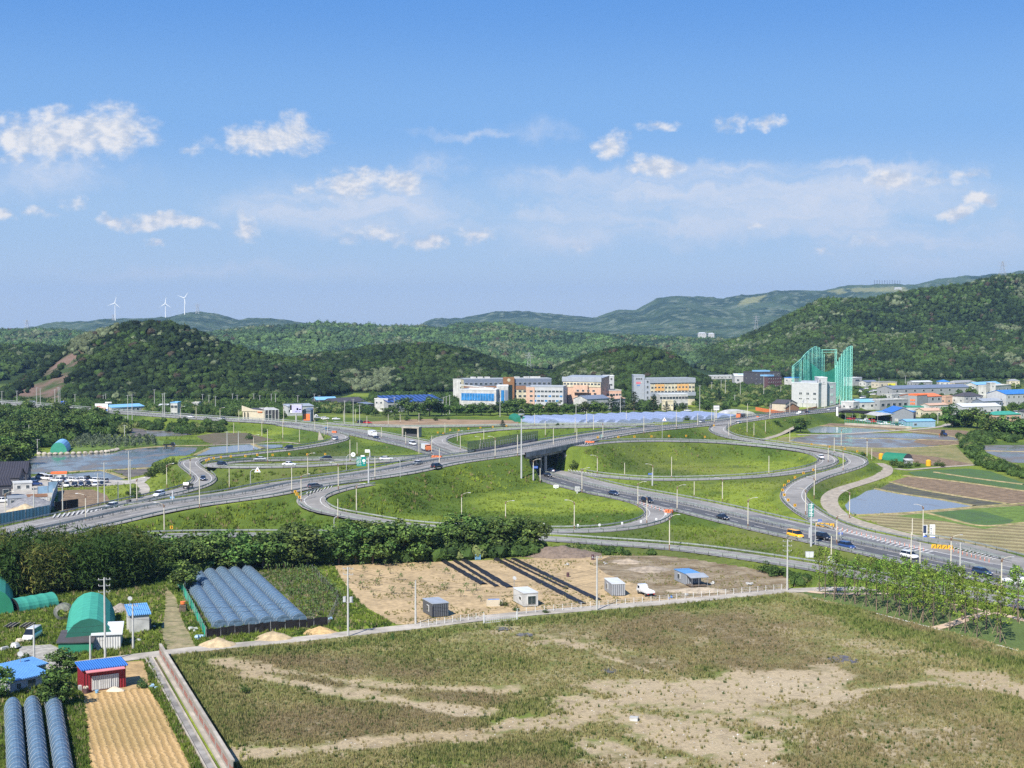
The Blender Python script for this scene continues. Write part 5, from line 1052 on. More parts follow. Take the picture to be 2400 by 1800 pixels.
# --- cafe and garage
t, W, Hh = bldg('cafe', 'cream walled cafe with a dark upswept roof by the far road', (569,985), (620,986), 960, 13, 'tan', 'dgrey', 'shed', .8)
MB().extr([(-.4, Hh+3.0), (W*.5, Hh+.9), (W+.4, Hh+.2), (W+.4, Hh-.2), (-.4, Hh-.2)], -.35, 0).build('upswept_wall', P_['tan'], t)
for x in (.1, .25): MB().box((W*x, -.4, Hh*.5), (.5, .1, Hh*.75)).build('slit_window', m_dglass, t)
MB().box((W*.8, -.45, Hh-.4), (2.8, .1, .5)).build('lettering', P_['orr'], t)
t, W, Hh = bldg('cafe', 'glazed white porch on the right of the cream cafe', (621,986), (653,985), 958, 10, 'dark', 'white', 'shed', .7)
for i in range(5): MB().box((W*i/4, -.3, Hh/2), (.35, .4, Hh)).build('column', P_['white'], t)
window(t, W*.3, 0, Hh*.4, 3.4, 2.0)
t, W, Hh = bldg('garage', 'dark barrel roofed garage with an orange red shutter', (709,988), (729,988), 963, 12, 'slate', 'slate', 'arch', 1.2)
MB().box((W*.5, -.08, Hh*.42), (W*.72, .14, Hh*.62)).build('shutter', P_['orr'], t)
t, W, Hh = bldg('shop', 'low grey roofed row behind the screen billboard', (675,975), (735,973), 948, 8, 'lgrey', 'silver', 'shed', 1, win=(7,1,1.4,1.2))
t, W, Hh = bldg('shop', 'small white shop with a blue top by the far road', (400,980), (416,980), 945, 9, 'white', 'lblue', 'flat', win=(2,2,1.6,1.4))
t, W, Hh = bldg('shop', 'little white hut beside the small white shop', (372,962), (393,962), 948, 7, 'white', 'wroof', 'gable', .8, win=(2,1,1.0,1.0))
t, W, Hh = bldg('shop', 'white box building between the poles at far left', (450,960), (466,960), 945, 7, 'white', 'white', 'flat', win=(2,1,1,1))
t, W, Hh = bldg('warehouse', 'long low warehouse with a bright blue roof below the big left hill', (262,967), (338,963), 949, 12, 'white', 'lblue', 'gable', 1.4, win=(7,1,1.2,1.0))
# --- town to the right
t, W, Hh = bldg('office_building', 'big plain grey office block in front of the golf net', (1855,953), (1918,955), 899, 22, 'lgrey', 'wroof', 'flat', swin=(3,2,1.8,1.4))
for r, zz in ((0, Hh*.58), (1, Hh*.36)):
    for c in range(3): window(t, W*(.34+c*.26), 0, zz, 1.9, 1.3 if r == 0 else .7)
slab(t, 'porch', 'white', W*.3, W*.95, 0, Hh*.18, -.8, 1.4); MB().box((W*.55, 8, Hh+1), (W*.6, 5, 1.4)).build('roof_unit', P_['silver'], t)
t, W, Hh = bldg('office_building', 'tall grey tower of the office block with a vertical dark inscription', (1918,954), (1938,954), 886, 12, 'lgrey', 'wroof', 'flat')
for i in range(12): MB().box((W*.16, -.07, Hh*.93-i*Hh*.058), (.75, .1, Hh*.036)).build('letter', P_['dark'], t)
MB().box((W*.62, -.07, Hh*.86), (1.0, .1, 1.0), top=.4).build('emblem', P_['grey'], t); MB().box((W*.62, -.07, Hh*.79), (2.2, .1, .35)).build('emblem', P_['grey'], t)
t, W, Hh = bldg('office_building', 'right wing of the grey office block with mint windows', (1939,953), (1959,952), 899, 18, 'lgrey', 'wroof', 'flat', win=(1,3,2.6,1.4), gm=solid('mint_glass', (.45,.6,.55), .2))
t, W, Hh = bldg('lodge', 'brown two storey lodge with a dark gable roof by the main road', (1802,967), (1841,970), 946, 11, 'brown', 'dgrey', 'gable', 2.6, win=(4,2,1.2,1.1))
t, W, Hh = bldg('lodge', 'pale brown gabled end of the brown lodge', (1841,970), (1868,968), 946, 10, 'tan', 'dgrey', 'gabley', 2.2, win=(3,2,1.2,1.0))
a, rz, W = frame3((1771,962), (1845,975)); t = thing('orange_fence', 'bright orange sheet fence in front of the brown lodge', 'fence', tuple(a), rz)
MB().box((W/2, 0, 1.1), (W, .15, 2.2)).build('panel', P_['orange2'], t); [MB().box((W*i/12, .12, 1.15), (.12, .1, 2.3)).build('post', P_['brown'], t) for i in range(13)]
a, rz, W = frame3((1845,974), (1915,958)); t = thing('orange_fence', 'second stretch of orange fence running right from the lodge corner', 'fence', tuple(a), rz)
MB().box((W/2, 0, .8), (W, .15, 1.6)).build('panel', P_['orange2'], t); [MB().box((W*i/10, .12, .85), (.12, .1, 1.7)).build('post', P_['brown'], t) for i in range(11)]
t, W, Hh = bldg('tent_hall', 'white arched tent shed by the road left of the brown lodge', (1700,977), (1772,976), 974, 13, 'white', 'white', 'arch', 3.0)
for (lab, L, Rr, vt, dp, w_, r_, rt, rh, wn, nm) in (
 ('long low white shed in front of the raw earth bank', (1653,889),(1722,888),881,8,'white','wroof','flat',0,(8,1,1.2,.9),'warehouse'),
 ('pale gabled warehouse beside the black box building', (1722,902),(1768,902),877,16,'lgrey','wroof','gable',2,(3,1,2,1.6),'warehouse'),
 ('black box building with a small blue rooftop', (1768,905),(1829,904),873,20,'dark','dgrey','flat',0,(6,3,1.2,.8),'showroom'),
 ('maroon panelled block joined to the black box building', (1800,909),(1832,908),884,5,'maroon','dgrey','flat',0,(6,3,.8,.8),'showroom'),
 ('small white house with a blue awning beside the maroon block', (1838,909),(1863,910),886,9,'white','blue','flat',0,(2,2,1.4,1.1),'house'),
 ('white shop with a dark strip window right of the golf net', (1998,905),(2020,904),886,10,'white','wroof','flat',0,(1,1,6,1.2,3),'shop'),
 ('low shop with a bright yellow sign at the foot of the hill', (2060,910),(2102,909),896,10,'tan','grey','flat',0,(3,1,1.5,1.2),'shop'),
 ('long dark grey factory with a slate roof band', (2092,929),(2275,924),904,18,'grey','slate','gable',2.0,(9,1,1.8,1.2,2),'factory'),
 ('grey warehouse with a bright orange roof and round windows', (2149,954),(2207,952),924,16,'grey','orr','gable',1.6,(4,1,1.6,1.5,3),'warehouse'),
 ('grey gabled end with orange lettering at the left of the orange roofed warehouse', (2129,954),(2149,955),927,12,'grey','orr','flat',0,None,'warehouse'),
 ('low charcoal workshop with a white parapet', (2062,961),(2128,958),938,12,'grey','white','flat',0,(5,1,2.6,1.6),'workshop'),
 ('small pale workshop with a bright blue roof near the town road', (2012,961),(2054,960),937,11,'white','lblue','gable',1.6,(2,1,1.6,1.3),'workshop'),
 ('white annex at the left of the small blue roofed workshop', (2000,965),(2014,964),943,9,'white','wroof','flat',0,(1,1,2.4,1.4),'workshop'),
 ('tiny house with a royal blue roof at the foot of the hill', (2201,905),(2226,905),891,8,'white','blue','hip',1.4,(2,1,1,.9),'house'),
 ('weathered grey tiled farmhouse below the wood', (2238,905),(2288,903),892,9,'tan','grey','hip',1.8,(4,1,1,.9),'house'),
 ('pale house with a wide light blue roof behind the white block', (2288,916),(2345,913),896,10,'white','lblue','gable',1.8,(5,2,1.1,.9),'house'),
 ('white cube building with two small windows on the right', (2332,940),(2369,936),904,12,'white','white','flat',0,(2,2,1.4,1.1),'villa'),
 ('slim white tower on the left of the white cube building', (2320,941),(2333,941),899,8,'white','white','flat',0,(1,3,.8,.8),'villa'),
 ('grey factory with a wide bright blue roof at the right edge', (2358,952),(2450,948),915,16,'lgrey','blue','gable',2.4,(8,2,1.1,1.2),'factory'),
 ('small blue canopy roof in front of the white cube building', (2336,948),(2358,948),922,6,'lgrey','blue','hip',1,(2,1,1,1),'shed'),
 ('dark roofed house with balconies among the trees', (2260,952),(2304,950),921,11,'white','dgrey','hip',2.2,(4,2,1.4,1.1),'house'),
 ('house with a grey roof and violet trim', (2304,954),(2350,952),935,9,'slate','silver','gable',1.6,(4,1,1.2,1.2),'house'),
 ('long pale metal roofed store in front of the violet trimmed house', (2256,974),(2346,972),947,12,'lgrey','wroof','gable',1.6,(6,1,1.3,1),'warehouse'),
 ('salmon coloured low wall house behind the orange roofed warehouse', (2216,951),(2262,949),930,8,'brick','brick','flat',0,(3,1,1.3,1.1),'house'),
 ('small grey tiled house behind the broad trees', (2306,988),(2334,987),966,8,'lgrey','dgrey','hip',1.8,(2,1,1.1,1),'house'),
 ('house with a long teal green roof near the right edge', (2332,990),(2392,988),965,9,'brick','teal','hip',1.6,(5,1,1.6,1.3),'house'),
 ('pinkish house with a faded roof left of the big trees', (2166,979),(2208,978),958,9,'cream','brick','gable',1.2,(3,1,1.2,1),'house'),
 ('flat roofed pale house beside the pinkish house', (2124,974),(2165,974),955,8,'white','teal','flat',0,(3,1,1.2,1),'house'),
 ('narrow white row house behind the pinkish house', (2178,964),(2222,962),946,7,'white','brick','gable',1,(4,1,1.1,.9),'house'),
 ('white roofed low store in the middle of the town', (2090,936),(2130,934),925,9,'lgrey','white','flat',0,(4,1,1.2,1),'workshop'),
 ('pale house with dark roof between the trees at the far right', (2400,985),(2450,985),958,9,'white','dgrey','hip',1.6,(3,1,1.2,1),'house'),
 ('small cream house at the base of the right hill', (2365,902),(2390,902),889,7,'cream','grey','hip',1.4,(2,1,1,.9),'house'),
 ('low grey shed with a pale roof at the base of the right hill', (2140,905),(2185,904),893,8,'grey','wroof','gable',1,(4,1,1,.8),'shed'),
 ('white cottage with a slate roof beside the town car park', (2030,906),(2056,905),892,8,'white','slate','gable',1.2,(3,1,1,.8),'house'),
 ('long blue roofed shed peeping over the trees between the hills', (1592,852),(1626,851),843,14,'white','blue','gable',2.2,(6,1,1.4,1),'warehouse'),
):
    t, W, Hh = bldg(nm, lab, L, Rr, vt, dp, w_, r_, rt, rh, wn, (2,1,1.2,1) if dp > 7 else None, 'buildings of the roadside town')
    if 'black box' in lab: MB().box((W*.45, 9, Hh+1.2), (W*.5, 9, 1.2)).build('roof_unit', P_['lblue'], t)
    if 'yellow sign' in lab: MB().box((W*.7, -.2, Hh*.6), (W*.4, .25, Hh*.38)).build('signboard', solid('yellow_sign', (.75,.68,.05)), t)
    if 'orange lettering' in lab: [MB().box((W*(.3+.2*i), -.1, Hh*(.62-.3*j)), (1.0, .12, 1.2)).build('letter', P_['orr'], t) for i in range(3) for j in range(2)]
# scrap yard hall
t, W, Hh = bldg('workshop', 'grey gabled end wall of the scrap yard hall', (2091,990), (2141,990), 967, 20, R_cg, R_blue, 'gabley', 2.6, cat='hall'); MB().box((W*.2, -.1, Hh*.25), (2, .1, 1.6)).build('door', P_['white'], t)
t, W, Hh = bldg('workshop', 'open front of the scrap yard hall with a white band, blue roof and canopy', (2052,984), (2091,990), 962, 14, 'dark', R_lblue, 'shed', 1.2, cat='hall'); slab(t, 'fascia', 'white', 0, W, Hh-1.6, Hh)
MB().extr([(-9, 3.6), (0, 4.4), (0, 4.6), (-9, 3.8)], -2, W, axis='x').build('canopy', P_['white'], t); [MB().tube((W*i/3, -8.6, 0), (W*i/3, -8.6, 3.6), .12, n=5).build('post', M_ST, t) for i in range(4)]
t, W, Hh = bldg('store', 'pale metal store with a light blue roof at the corner of the scrap yard', (2125,1002), (2192,1001), 984, 9, R_bs, 'lblue', 'gable', .8, cat='store'); window(t, W*.3, 0, Hh*.5, 1.4, 1)
a, rz, W = frame3((1980,996), (2137,1005)); t = thing('yard_fence', 'green steel fence on a concrete wall around the scrap yard', 'fence', tuple(a), rz); MB().box((W/2, 0, .6), (W, .3, 1.2)).build('base_wall', M_CN, t)
for i in range(27): MB().box((W*i/26, 0, 2.2), (.16, .16, 2.2)).build('post', P_['teal'], t)
MB().box((W/2, 0, 2.2), (W, .06, .08)).box((W/2, 0, 3.1), (W, .06, .1)).box((W/2, 0, 1.5), (W, .06, .08)).build('rail', P_['teal'], t)
t, W, Hh = bldg('net_canopy', 'wide black shade net stretched over the cars by the scrap yard', (1965,984), (2030,986), 968, 14, 'black', 'black', 'flat'); 
for c in list(t.children):
    if c.name.startswith('wall'): bpy.data.objects.remove(c)
[MB().tube((W*i/4, .3, 0), (W*i/4, .3, Hh), .1, n=5).build('post', M_ST, t) for i in range(5)]
# far hill villages
for (lab, L, Rr, vt, Y) in (('tile roofed temple in the saddle between the hills', 1244, 1262, 838, 1500), ('pale hillside house in the saddle', 1268, 1290, 846, 1480), ('small pale store in the saddle', 1222, 1240, 848, 1480), ('white farm building at the foot of the far mountain', 1636, 1655, 781, 4200), ('second white farm building at the foot of the far mountain', 1660, 1674, 782, 4200), ('white shed high on the distant mountain', 2095, 2112, 675, 6300)):
    hh = 4 if Y < 2000 else 9
    if Y < 2000:
        for Yt in range(1640, 2300, 10):
            if max(0, HILLS['E'].h(np.array([(L-1200)/F_PX*Yt]), np.array([Yt*1.0]))[0]) >= HC+(760-vt)*Yt/F_PX-hh: break
        Y = Yt
    x0, x1 = (L-1200)/F_PX*Y, (Rr-1200)/F_PX*Y; zt = HC+(760-vt)*Y/F_PX; t = thing('hillside_building', lab, 'building', (x0, Y, zt-hh)); W = x1-x0
    MB().box((W/2, 6, hh/2-3), (W, 12, hh+6)).build('wall', P_['white'] if 'pale' in lab or 'white' in lab else P_['tan'], t); roof_mb('hip', W, 12, hh, 2.5, .8).build('roof', P_['dgrey'] if 'tile' in lab else P_['wroof'], t)
    for i in range(3): window(t, W*(.25+.25*i), 0, hh*.55, 1.6, 1.2)
# ---------------------------------------------------------------- golf range net
gx = lambda u, Y: (u-1200)/F_PX*Y
m_gt = solid('turquoise_steel', (.25,.64,.54), .45); m_net = mat('green_netting', (.05,.45,.36), .8, .1, .3, alpha=.42); m_net2 = mat('dense_green_netting', (.02,.25,.19), .8, .1, .3, alpha=.72)
t = thing('golf_net', 'turquoise lattice masts carrying the green golf practice net', 'golf net', (gx(1930, 960), 960, 0)); ox, oy = gx(1930, 960), 960
def mast(x, y, h):
    mb = MB(); w = .55
    for (a, b) in ((-w, -w), (w, -w), (w, w), (-w, w)): mb.tube((x+a, y+b, 0), (x+a, y+b, h), .13, n=4)
    k = 0; z = 0
    while z < h-1.6:
        s = -1 if k % 2 else 1
        mb.tube((x-w*s, y-w, z), (x+w*s, y-w, z+1.6), .07, n=3); mb.tube((x-w, y+w*s, z), (x-w, y-w*s, z+1.6), .07, n=3); z += 1.6; k += 1
    mb.build('mast', m_gt, t)
def zt(v, Y): return HC+(760-v)*Y/F_PX
LW = [(1859,857,990),(1876,843,1000),(1885,832,1010),(1894,823,1020),(1903,816,1030),(1911,812,1038),(1918,814,1046),(1925,820,1052),(1930,830,1056)]
RW = [(1995,811,900),(1987,814,912),(1980,820,924),(1974,829,936),(1969,838,948),(1965,847,958),(1961,855,968)]
for S_ in (LW, RW):
    pts = [(gx(u, Y)-ox, Y-oy, zt(v, Y)) for u, v, Y in S_]
    for p in pts: mast(*p)
    mb = MB(); 
    for a, b in zip(pts[:-1], pts[1:]):
        mb.tube(a, b, .22, n=5); mb.tube((a[0], a[1], a[2]-1.6), (b[0], b[1], b[2]-1.6), .16, n=4)
    mb.build('top_chord', m_gt, t)
    mn = MB()
    for a, b in zip(pts[:-1], pts[1:]): mn.quad((a[0], a[1], 6), (b[0], b[1], 6), (b[0], b[1], b[2]), (a[0], a[1], a[2]))
    mn.build('side_net', m_net, t)
bx = [(gx(u, 1056)-ox, 1056-oy, z) for u, z in ((1926, zt(820, 1056)), (1958, zt(820, 1056)), (1961, zt(820, 1056)))]
mast(gx(1959, 1056)-ox, 96, zt(820, 1056)); MB().tube(bx[0], bx[2], .25, n=5).build('top_chord', m_gt, t); MB().tube((bx[0][0], bx[0][1], bx[0][2]-1.8), (bx[2][0], bx[2][1], bx[2][2]-1.8), .15, n=4).build('top_chord', m_gt, t)
mn = MB(); n = 14; x0, x1 = gx(1882, 1030)-ox, gx(1966, 1030)-ox
for i in range(n):
    f = lambda q: 21-9*math.sin(math.pi*min(1, q*1.0))*0-7*math.sin(q*math.pi*.9)**2+2*q*0+4*(1-q)
    a, b = i/n, (i+1)/n; mn.quad((x0+(x1-x0)*a, 70, 2), (x0+(x1-x0)*b, 70, 2), (x0+(x1-x0)*b, 66, f(b)+4), (x0+(x1-x0)*a, 66, f(a)+4))
mn.build('back_net', m_net2, t)
# ---------------------------------------------------------------- plastic tunnels
def tunnel_mesh(W, L, Hh, base=.25, n=10, bulge=0.0, rib=None):
    mb = MB(); p = [(-W/2, 0)]+[(-W/2*math.cos(math.pi*i/n), base+(Hh-base)*math.sin(math.pi*i/n)) for i in range(n+1)]+[(W/2, 0)]
    seg = max(1, int(L/(rib or L))); 
    for s in range(seg):
        y0, y1 = L*s/seg, L*(s+1)/seg
        for k in range(3 if rib else 1):
            a, b = y0+(y1-y0)*k/(3 if rib else 1), y0+(y1-y0)*(k+1)/(3 if rib else 1); sa = 1-(.035 if rib and k in (1, 2) else 0); sb = 1-(.035 if rib and k in (0, 1) else 0)
            for (x0, z0), (x1, z1) in zip(p[:-1], p[1:]): mb.quad((x0*sa, a, z0*sa), (x0*sb, b, z0*sb), (x1*sb, b, z1*sb), (x1*sa, a, z1*sa))
    return mb, p
def cap_mb(p, y, flip=False):
    v = [(x, y, z) for x, z in p]; return MB().add(v, [tuple(range(len(v))) if not flip else tuple(range(len(v)))[::-1]])
def film(name, col, alpha, rough=.25):
    m = bpy.data.materials.new(name); m.use_nodes = True; n = NG(m.node_tree); b = m.node_tree.nodes['Principled BSDF']; co = n.n('ShaderNodeTexCoord').outputs['Object']
    nz = n.noise(n.v('MULTIPLY', co, (1, 2.2, 1)), 1.3, 6, .7); c = n.mix(n.ss(nz, .3, .75), col, tuple(min(1, q*1.9) for q in col)); m.node_tree.links.new(c, b.inputs['Base Color'])
    b.inputs['Roughness'].default_value = rough; b.inputs['Specular IOR Level'].default_value = .6; m.node_tree.links.new(n.m('ADD', n.m('MULTIPLY', nz, .35), alpha-.15), b.inputs['Alpha'])
    bm = n.n('ShaderNodeBump', {'Strength': .6, 'Distance': .12, 'Height': n.noise(co, 1.6, 4, .6)}); m.node_tree.links.new(bm.outputs[0], b.inputs['Normal']); MATS[name] = m; return m
m_film = film('blue_grey_film', (.07,.115,.165), .9, .4); m_filmw = film('pale_film', (.17,.205,.3), .95, .45)
def tunnel(name, label, A, B, W, Hh, m, group=None, rib=None, hoops=False, endm=None, cat='tunnel greenhouse', z=0):
    a, b = np.array(at(*A, z)), np.array(at(*B, z)); d = b-a; L = float(np.hypot(d[0], d[1])); rz = math.atan2(d[1], d[0])-math.pi/2
    t = thing(name, label, cat, tuple(a), rz, group); mb, p = tunnel_mesh(W, L, Hh, rib=rib); mb.build('cover', m, t, smooth=False)
    for y, fl in ((0.0, False), (L, True)): cap_mb(p, y, fl).build('end_wall', endm or m, t)
    if hoops:
        for s in range(0, int(L/2.0)+1):
            y = min(L, s*2.0); MB().path([(x*1.012, y, zz*1.012) for x, zz in p], .018, 3).build('hoop', mat('hoop_steel', (.4,.43,.45), .5), t)
    return t
OR6 = ['leftmost', 'second', 'third', 'fourth', 'fifth', 'rightmost']
for i, (fa, na) in enumerate(zip([(436,1354),(463,1352),(492,1348),(519,1344),(548,1342),(579,1340)], [(517,1473),(553,1472),(590,1467),(626,1465),(664,1462),(702,1458)])):
    tunnel('tunnel_greenhouse', '%s of the six long blue grey film tunnels inside the netted plot' % OR6[i], na, fa, 2.75, 1.6, m_film, 'six film tunnels in the netted plot', rib=1.6, hoops=True)
for i, (na, fa) in enumerate((((42,1850),(30,1668)), ((97,1850),(76,1664)), ((155,1850),(124,1656)))):
    tunnel('tunnel_greenhouse', '%s film tunnel at the bottom left corner of the picture' % ('left', 'middle', 'right')[i], na, fa, 2.35, 2.1, m_film, 'three film tunnels at bottom left', rib=1.3, hoops=True)
sheet('tunnel_floor', P_['black'], [(-60,1655),(150,1645),(160,1690),(195,1860),(-60,1880)], .05, 'black ground cloth under the three bottom left tunnels')
for i in range(17):
    f = i/16; s = (1219+f*300, 986-f*8.5); L_ = [(1219,986),(1235,984),(1255,983),(1275,982.5),(1300,982),(1325,981.5),(1352,981),(1378,980),(1405,978.5),(1432,977.5),(1458,976.5),(1484,975.5),(1512,975),(1540,974.5),(1570,974),(1602,973.5),(1632,973)]
    a = L_[i]; e = (a[0]+(118 if i > 1 else 60)-i*1.5, min(994, a[1]+13) if i < 12 else a[1]+9.5)
    tunnel('tunnel_greenhouse', '', e, a, 8.5, 2.6, m_filmw, 'pale plastic tunnels beyond the interchange')
ordl('pale plastic tunnels beyond the interchange', '{o} pale plastic tunnel from the left in the field beyond the interchange')
tunnel('tunnel_greenhouse', 'dark green round ended tunnel at the left end of the pale tunnels', (1222,989), (1206,981), 7, 3, P_['green'])
tunnel('tunnel_shed', 'dark green tunnel hut by the paddies at right', (2128,1081), (2078,1077), 7, 3.0, P_['green'], cat='tunnel shed', endm=P_['dark'])
# green shed by the pond
t = tunnel('tunnel_shed', 'green arched shed with a blue roof beside the left pond', (137,1061), (147,1052), 6.8, 4.4, P_['lblue'], cat='tunnel shed', endm=P_['teal'])
# near green sheds
t = tunnel('tunnel_shed', 'large arched shed under green netting on the left', (209,1524), (215,1455), 8.3, 5.3, P_['teal'], cat='tunnel shed', endm=solid('dark_green_net', (.018,.11,.08)), rib=2.2)
tunnel('tunnel_shed', 'tall green netted shed cut by the left edge', (-14,1440), (-12,1400), 7, 4.6, P_['teal'], cat='tunnel shed', endm=P_['green'])
tunnel('tunnel_shed', 'low green netted tunnel beside the bamboo grove', (30,1432), (122,1416), 4.6, 2.4, P_['teal'], cat='tunnel shed', endm=P_['black'], rib=2)  # black end walls stand for the shade in the open tunnel end
t, W, Hh = bldg('lean_to', 'green boarded lean-to with a grey roof in front of the arched shed', (137,1532), (216,1530), 1492, 4, 'green', 'dgrey', 'shed', 1.0, cat='lean-to')
t, W, Hh = bldg('shed', 'white corrugated shed with an old grey roof beside the arched shed', (218,1525), (283,1522), 1474, 5, R_cw, 'wroof', 'shed', .9, cat='shed'); MB().box((W*.08, -.06, 1), (.8, .1, 1.9)).build('door', P_['lgrey'], t)
t, W, Hh = bldg('hut', 'small white hut with a bright blue roof near the net tunnels', (305,1485), (350,1481), 1425, 3.6, 'white', R_lblue, 'shed', 1.1, cat='hut'); MB().box((W+.3, 1.6, 1), (.5, 1.4, 2)).build('side_panel', P_['dark'], t)
# red cabin
t, W, Hh = bldg('cabin', 'red corrugated cabin with a blue roof and white curtained windows', (195,1624), (295,1611), 1558, 3.3, R_red, R_blue, 'shed', .35, cat='cabin')
MB().extr([(-.9, Hh-.35), (.05, Hh-.1), (.05, Hh), (-.9, Hh-.25)], .3, W-.3, axis='x').build('awning', P_['pink'], t)
m_cur = ribbed('curtain', (.6,.6,.58), .3, 0, .8)
for i, (a_, b_) in enumerate(((.2, .35), (.355, .67), (.675, .83))): o = MB().box((W*(a_+b_)/2, -.06, 1.25), (W*(b_-a_), .1, 2.05)).build('window', m_frame, t); MB().box((W*(a_+b_)/2, -.13, 1.25), (W*(b_-a_)-.18, .04, 1.85)).build('pane', m_cur, o)
MB().box((-.25, .8, .6), (.4, .8, .7)).build('air_conditioner', P_['white'], t)
# blue roofed house
t, W, Hh = bldg('house', 'grey rendered house with a sky blue ribbed roof at the left edge', (26,1626), (112,1606), 1582, 4.2, 'lgrey', R_lblue, 'shed', .5, cat='house'); window(t, W*.55, 0, Hh*.55, 1.3, 1.0); window(t, W*.2, 0, Hh*.5, .7, .8)
t, W, Hh = bldg('house', 'second sky blue roof of the house, higher and behind', (36,1600), (108,1583), 1560, 3.5, 'lgrey', R_lblue, 'shed', .4, cat='house'); window(t, W*.3, 0, Hh*.6, .8, .6)
# containers and cabins
def box3(name, label, A, B, C, h, wall, roof, cat, wins=(), door=None, over=.08):
    A, B, C = (np.array(at(*q)[:2]) for q in (A, B, C)); dx = C-B; W = float(np.hypot(*dx)); rz = math.atan2(dx[1], dx[0]); D = float(np.hypot(*(A-B)))
    t = thing(name, label, cat, (B[0], B[1], 0), rz); MB().box((W/2, D/2, h/2+.12), (W, D, h-.1)).build('wall', wall, t); MB().box((W/2, D/2, h+.12), (W+over*2, D+over*2, .14)).build('roof', roof, t)
    for i in (0, 1): MB().box((W/2, .3+(D-.6)*i, .05), (W, .2, .14)).build('skid', P_['dark'], t)
    for (side, x, z, w, hh, g_) in wins:
        if side == 'f': window(t, x*W, 0, z, w, hh, 0, g_)
        else: window(t, 0, x*D, z, w, hh, R(-90), g_)
    return t, W, D
box3('container_office', 'dark grey container cabin on the sandy plot', (990,1435.3), (1013.8,1448.4), (1051,1445.3), 2.5, R_cd, P_['silver'], 'container', [('s', .45, 1.4, .9, 1.0, None)])
box3('container_office', 'light grey container cabin behind the utility pole', (1407.6,1384.5), (1434.5,1398.4), (1465,1397.4), 2.4, R_cg, P_['wroof'], 'container', [('s', .6, 1.4, .9, 1.0, None)])
box3('garden_cabin', 'white flat roofed cabin with a big black window', (1203,1410), (1227.5,1423.8), (1261,1421.5), 2.6, P_['white'], P_['wroof'], 'cabin', [('f', .55, 1.35, 1.55, 1.5, m_dglass), ('s', .3, 1.5, 1.1, .45, m_dglass)])
t, W, D = box3('garden_hut', 'hut with a bright blue roof and a grey lean-to deck on the stony ground', (1577,1361), (1609,1373), (1643,1371), 2.3, R_cg, R_lblue, 'hut', [('s', .6, 1.4, 1.0, .9, None)])
MB().extr([(-2.6, 2.0), (.1, 2.45), (.1, 2.55), (-2.6, 2.1)], -.2, W+.6, axis='x').build('porch_roof', P_['silver'], t); MB().box((W/2, -1.3, .35), (W+.4, 2.6, .12)).build('deck', M_BK, t); [MB().tube((x, -2.5, 0), (x, -2.5, 2.05), .05, n=4).build('post', M_ST, t) for x in (.1, W/2, W+.3)]
# car park side
for lab, L, Rr, vt, wl, rf in (('white office container with two windows in front of the dark house', (33,1151),(75,1149),1133,'white','wroof'), ('grey ribbed container left of the gravel heap', (18,1185),(64,1183),1168,R_cg,'silver'), ('rusty white container behind the gravel heap', (64,1183),(111,1181),1165,R_cw,'brown'), ('white site office with a red roof edge behind the parked cars', (120,1123),(156,1122),1111,'white','orr')):
    t, W, Hh = bldg('container_office', lab, L, Rr, vt, 3, wl, rf, 'flat', 0, (2,1,.9,.9), cat='container')
for lab, L, Rr, vt, dp, rh in (('dark clad warehouse with a black gable roof behind the car park', (-60,1136),(62,1133),1090,16,3.2), ('nearer dark clad warehouse with a lower black roof', (-60,1148),(45,1146),1104,12,2.6), ('small dark house with a black roof at the left edge', (-40,1172),(27,1168),1126,8,1.8)):
    t, W, Hh = bldg('warehouse', lab, L, Rr, vt, dp, 'dark', ribbed('black_metal_roof_%d' % dp, (.05,.045,.05), .8), 'gable', rh, None, (2,1,1.2,1.4), cat='warehouse'); window(t, W*.8, 0, Hh*.5, 1.6, 1.6)
# ---------------------------------------------------------------- vehicles
m_ty = mat('tyre', (.02,.02,.02), .9, .1, 3); m_rim = mat('wheel_rim', (.35,.36,.37), .3, .1, 2, metal=.6); m_cg = mat('car_glass', (.012,.015,.02), .05, .1, 2, spec=.8); m_hl = mat('headlight', (.75,.77,.8), .1, .05, 3); m_tl = mat('taillight', (.5,.01,.01), .3, .1, 3); m_pl = mat('number_plate', (.7,.7,.68), .5, .02, 3)
def paint(name, col): return mat('paint_'+name, col, .28, .03, .8, spec=.5, coat=.6)
PC = {'white': paint('white', (.68,.69,.7)), 'black': paint('black', (.012,.013,.016)), 'silver': paint('silver', (.34,.36,.38)), 'grey': paint('grey', (.07,.075,.08)), 'blue': paint('blue', (.02,.05,.17)), 'navy': paint('navy', (.02,.035,.08)), 'yellow': paint('yellow', (.85,.43,.01)), 'red': paint('red', (.45,.02,.02)), 'orange': paint('orange', (.5,.14,.04)), 'lblue': paint('light_blue', (.1,.3,.6))}
def frust(mb, y0, y1, z0, t0, t1, z1, w0, w1, mi=0):
    return mb.add([(-w0,y0,z0),(w0,y0,z0),(w0,y1,z0),(-w0,y1,z0),(-w1,t0,z1),(w1,t0,z1),(w1,t1,z1),(-w1,t1,z1)], [(3,2,1,0),(4,5,6,7),(0,1,5,4),(1,2,6,5),(2,3,7,6),(3,0,4,7)], mi)
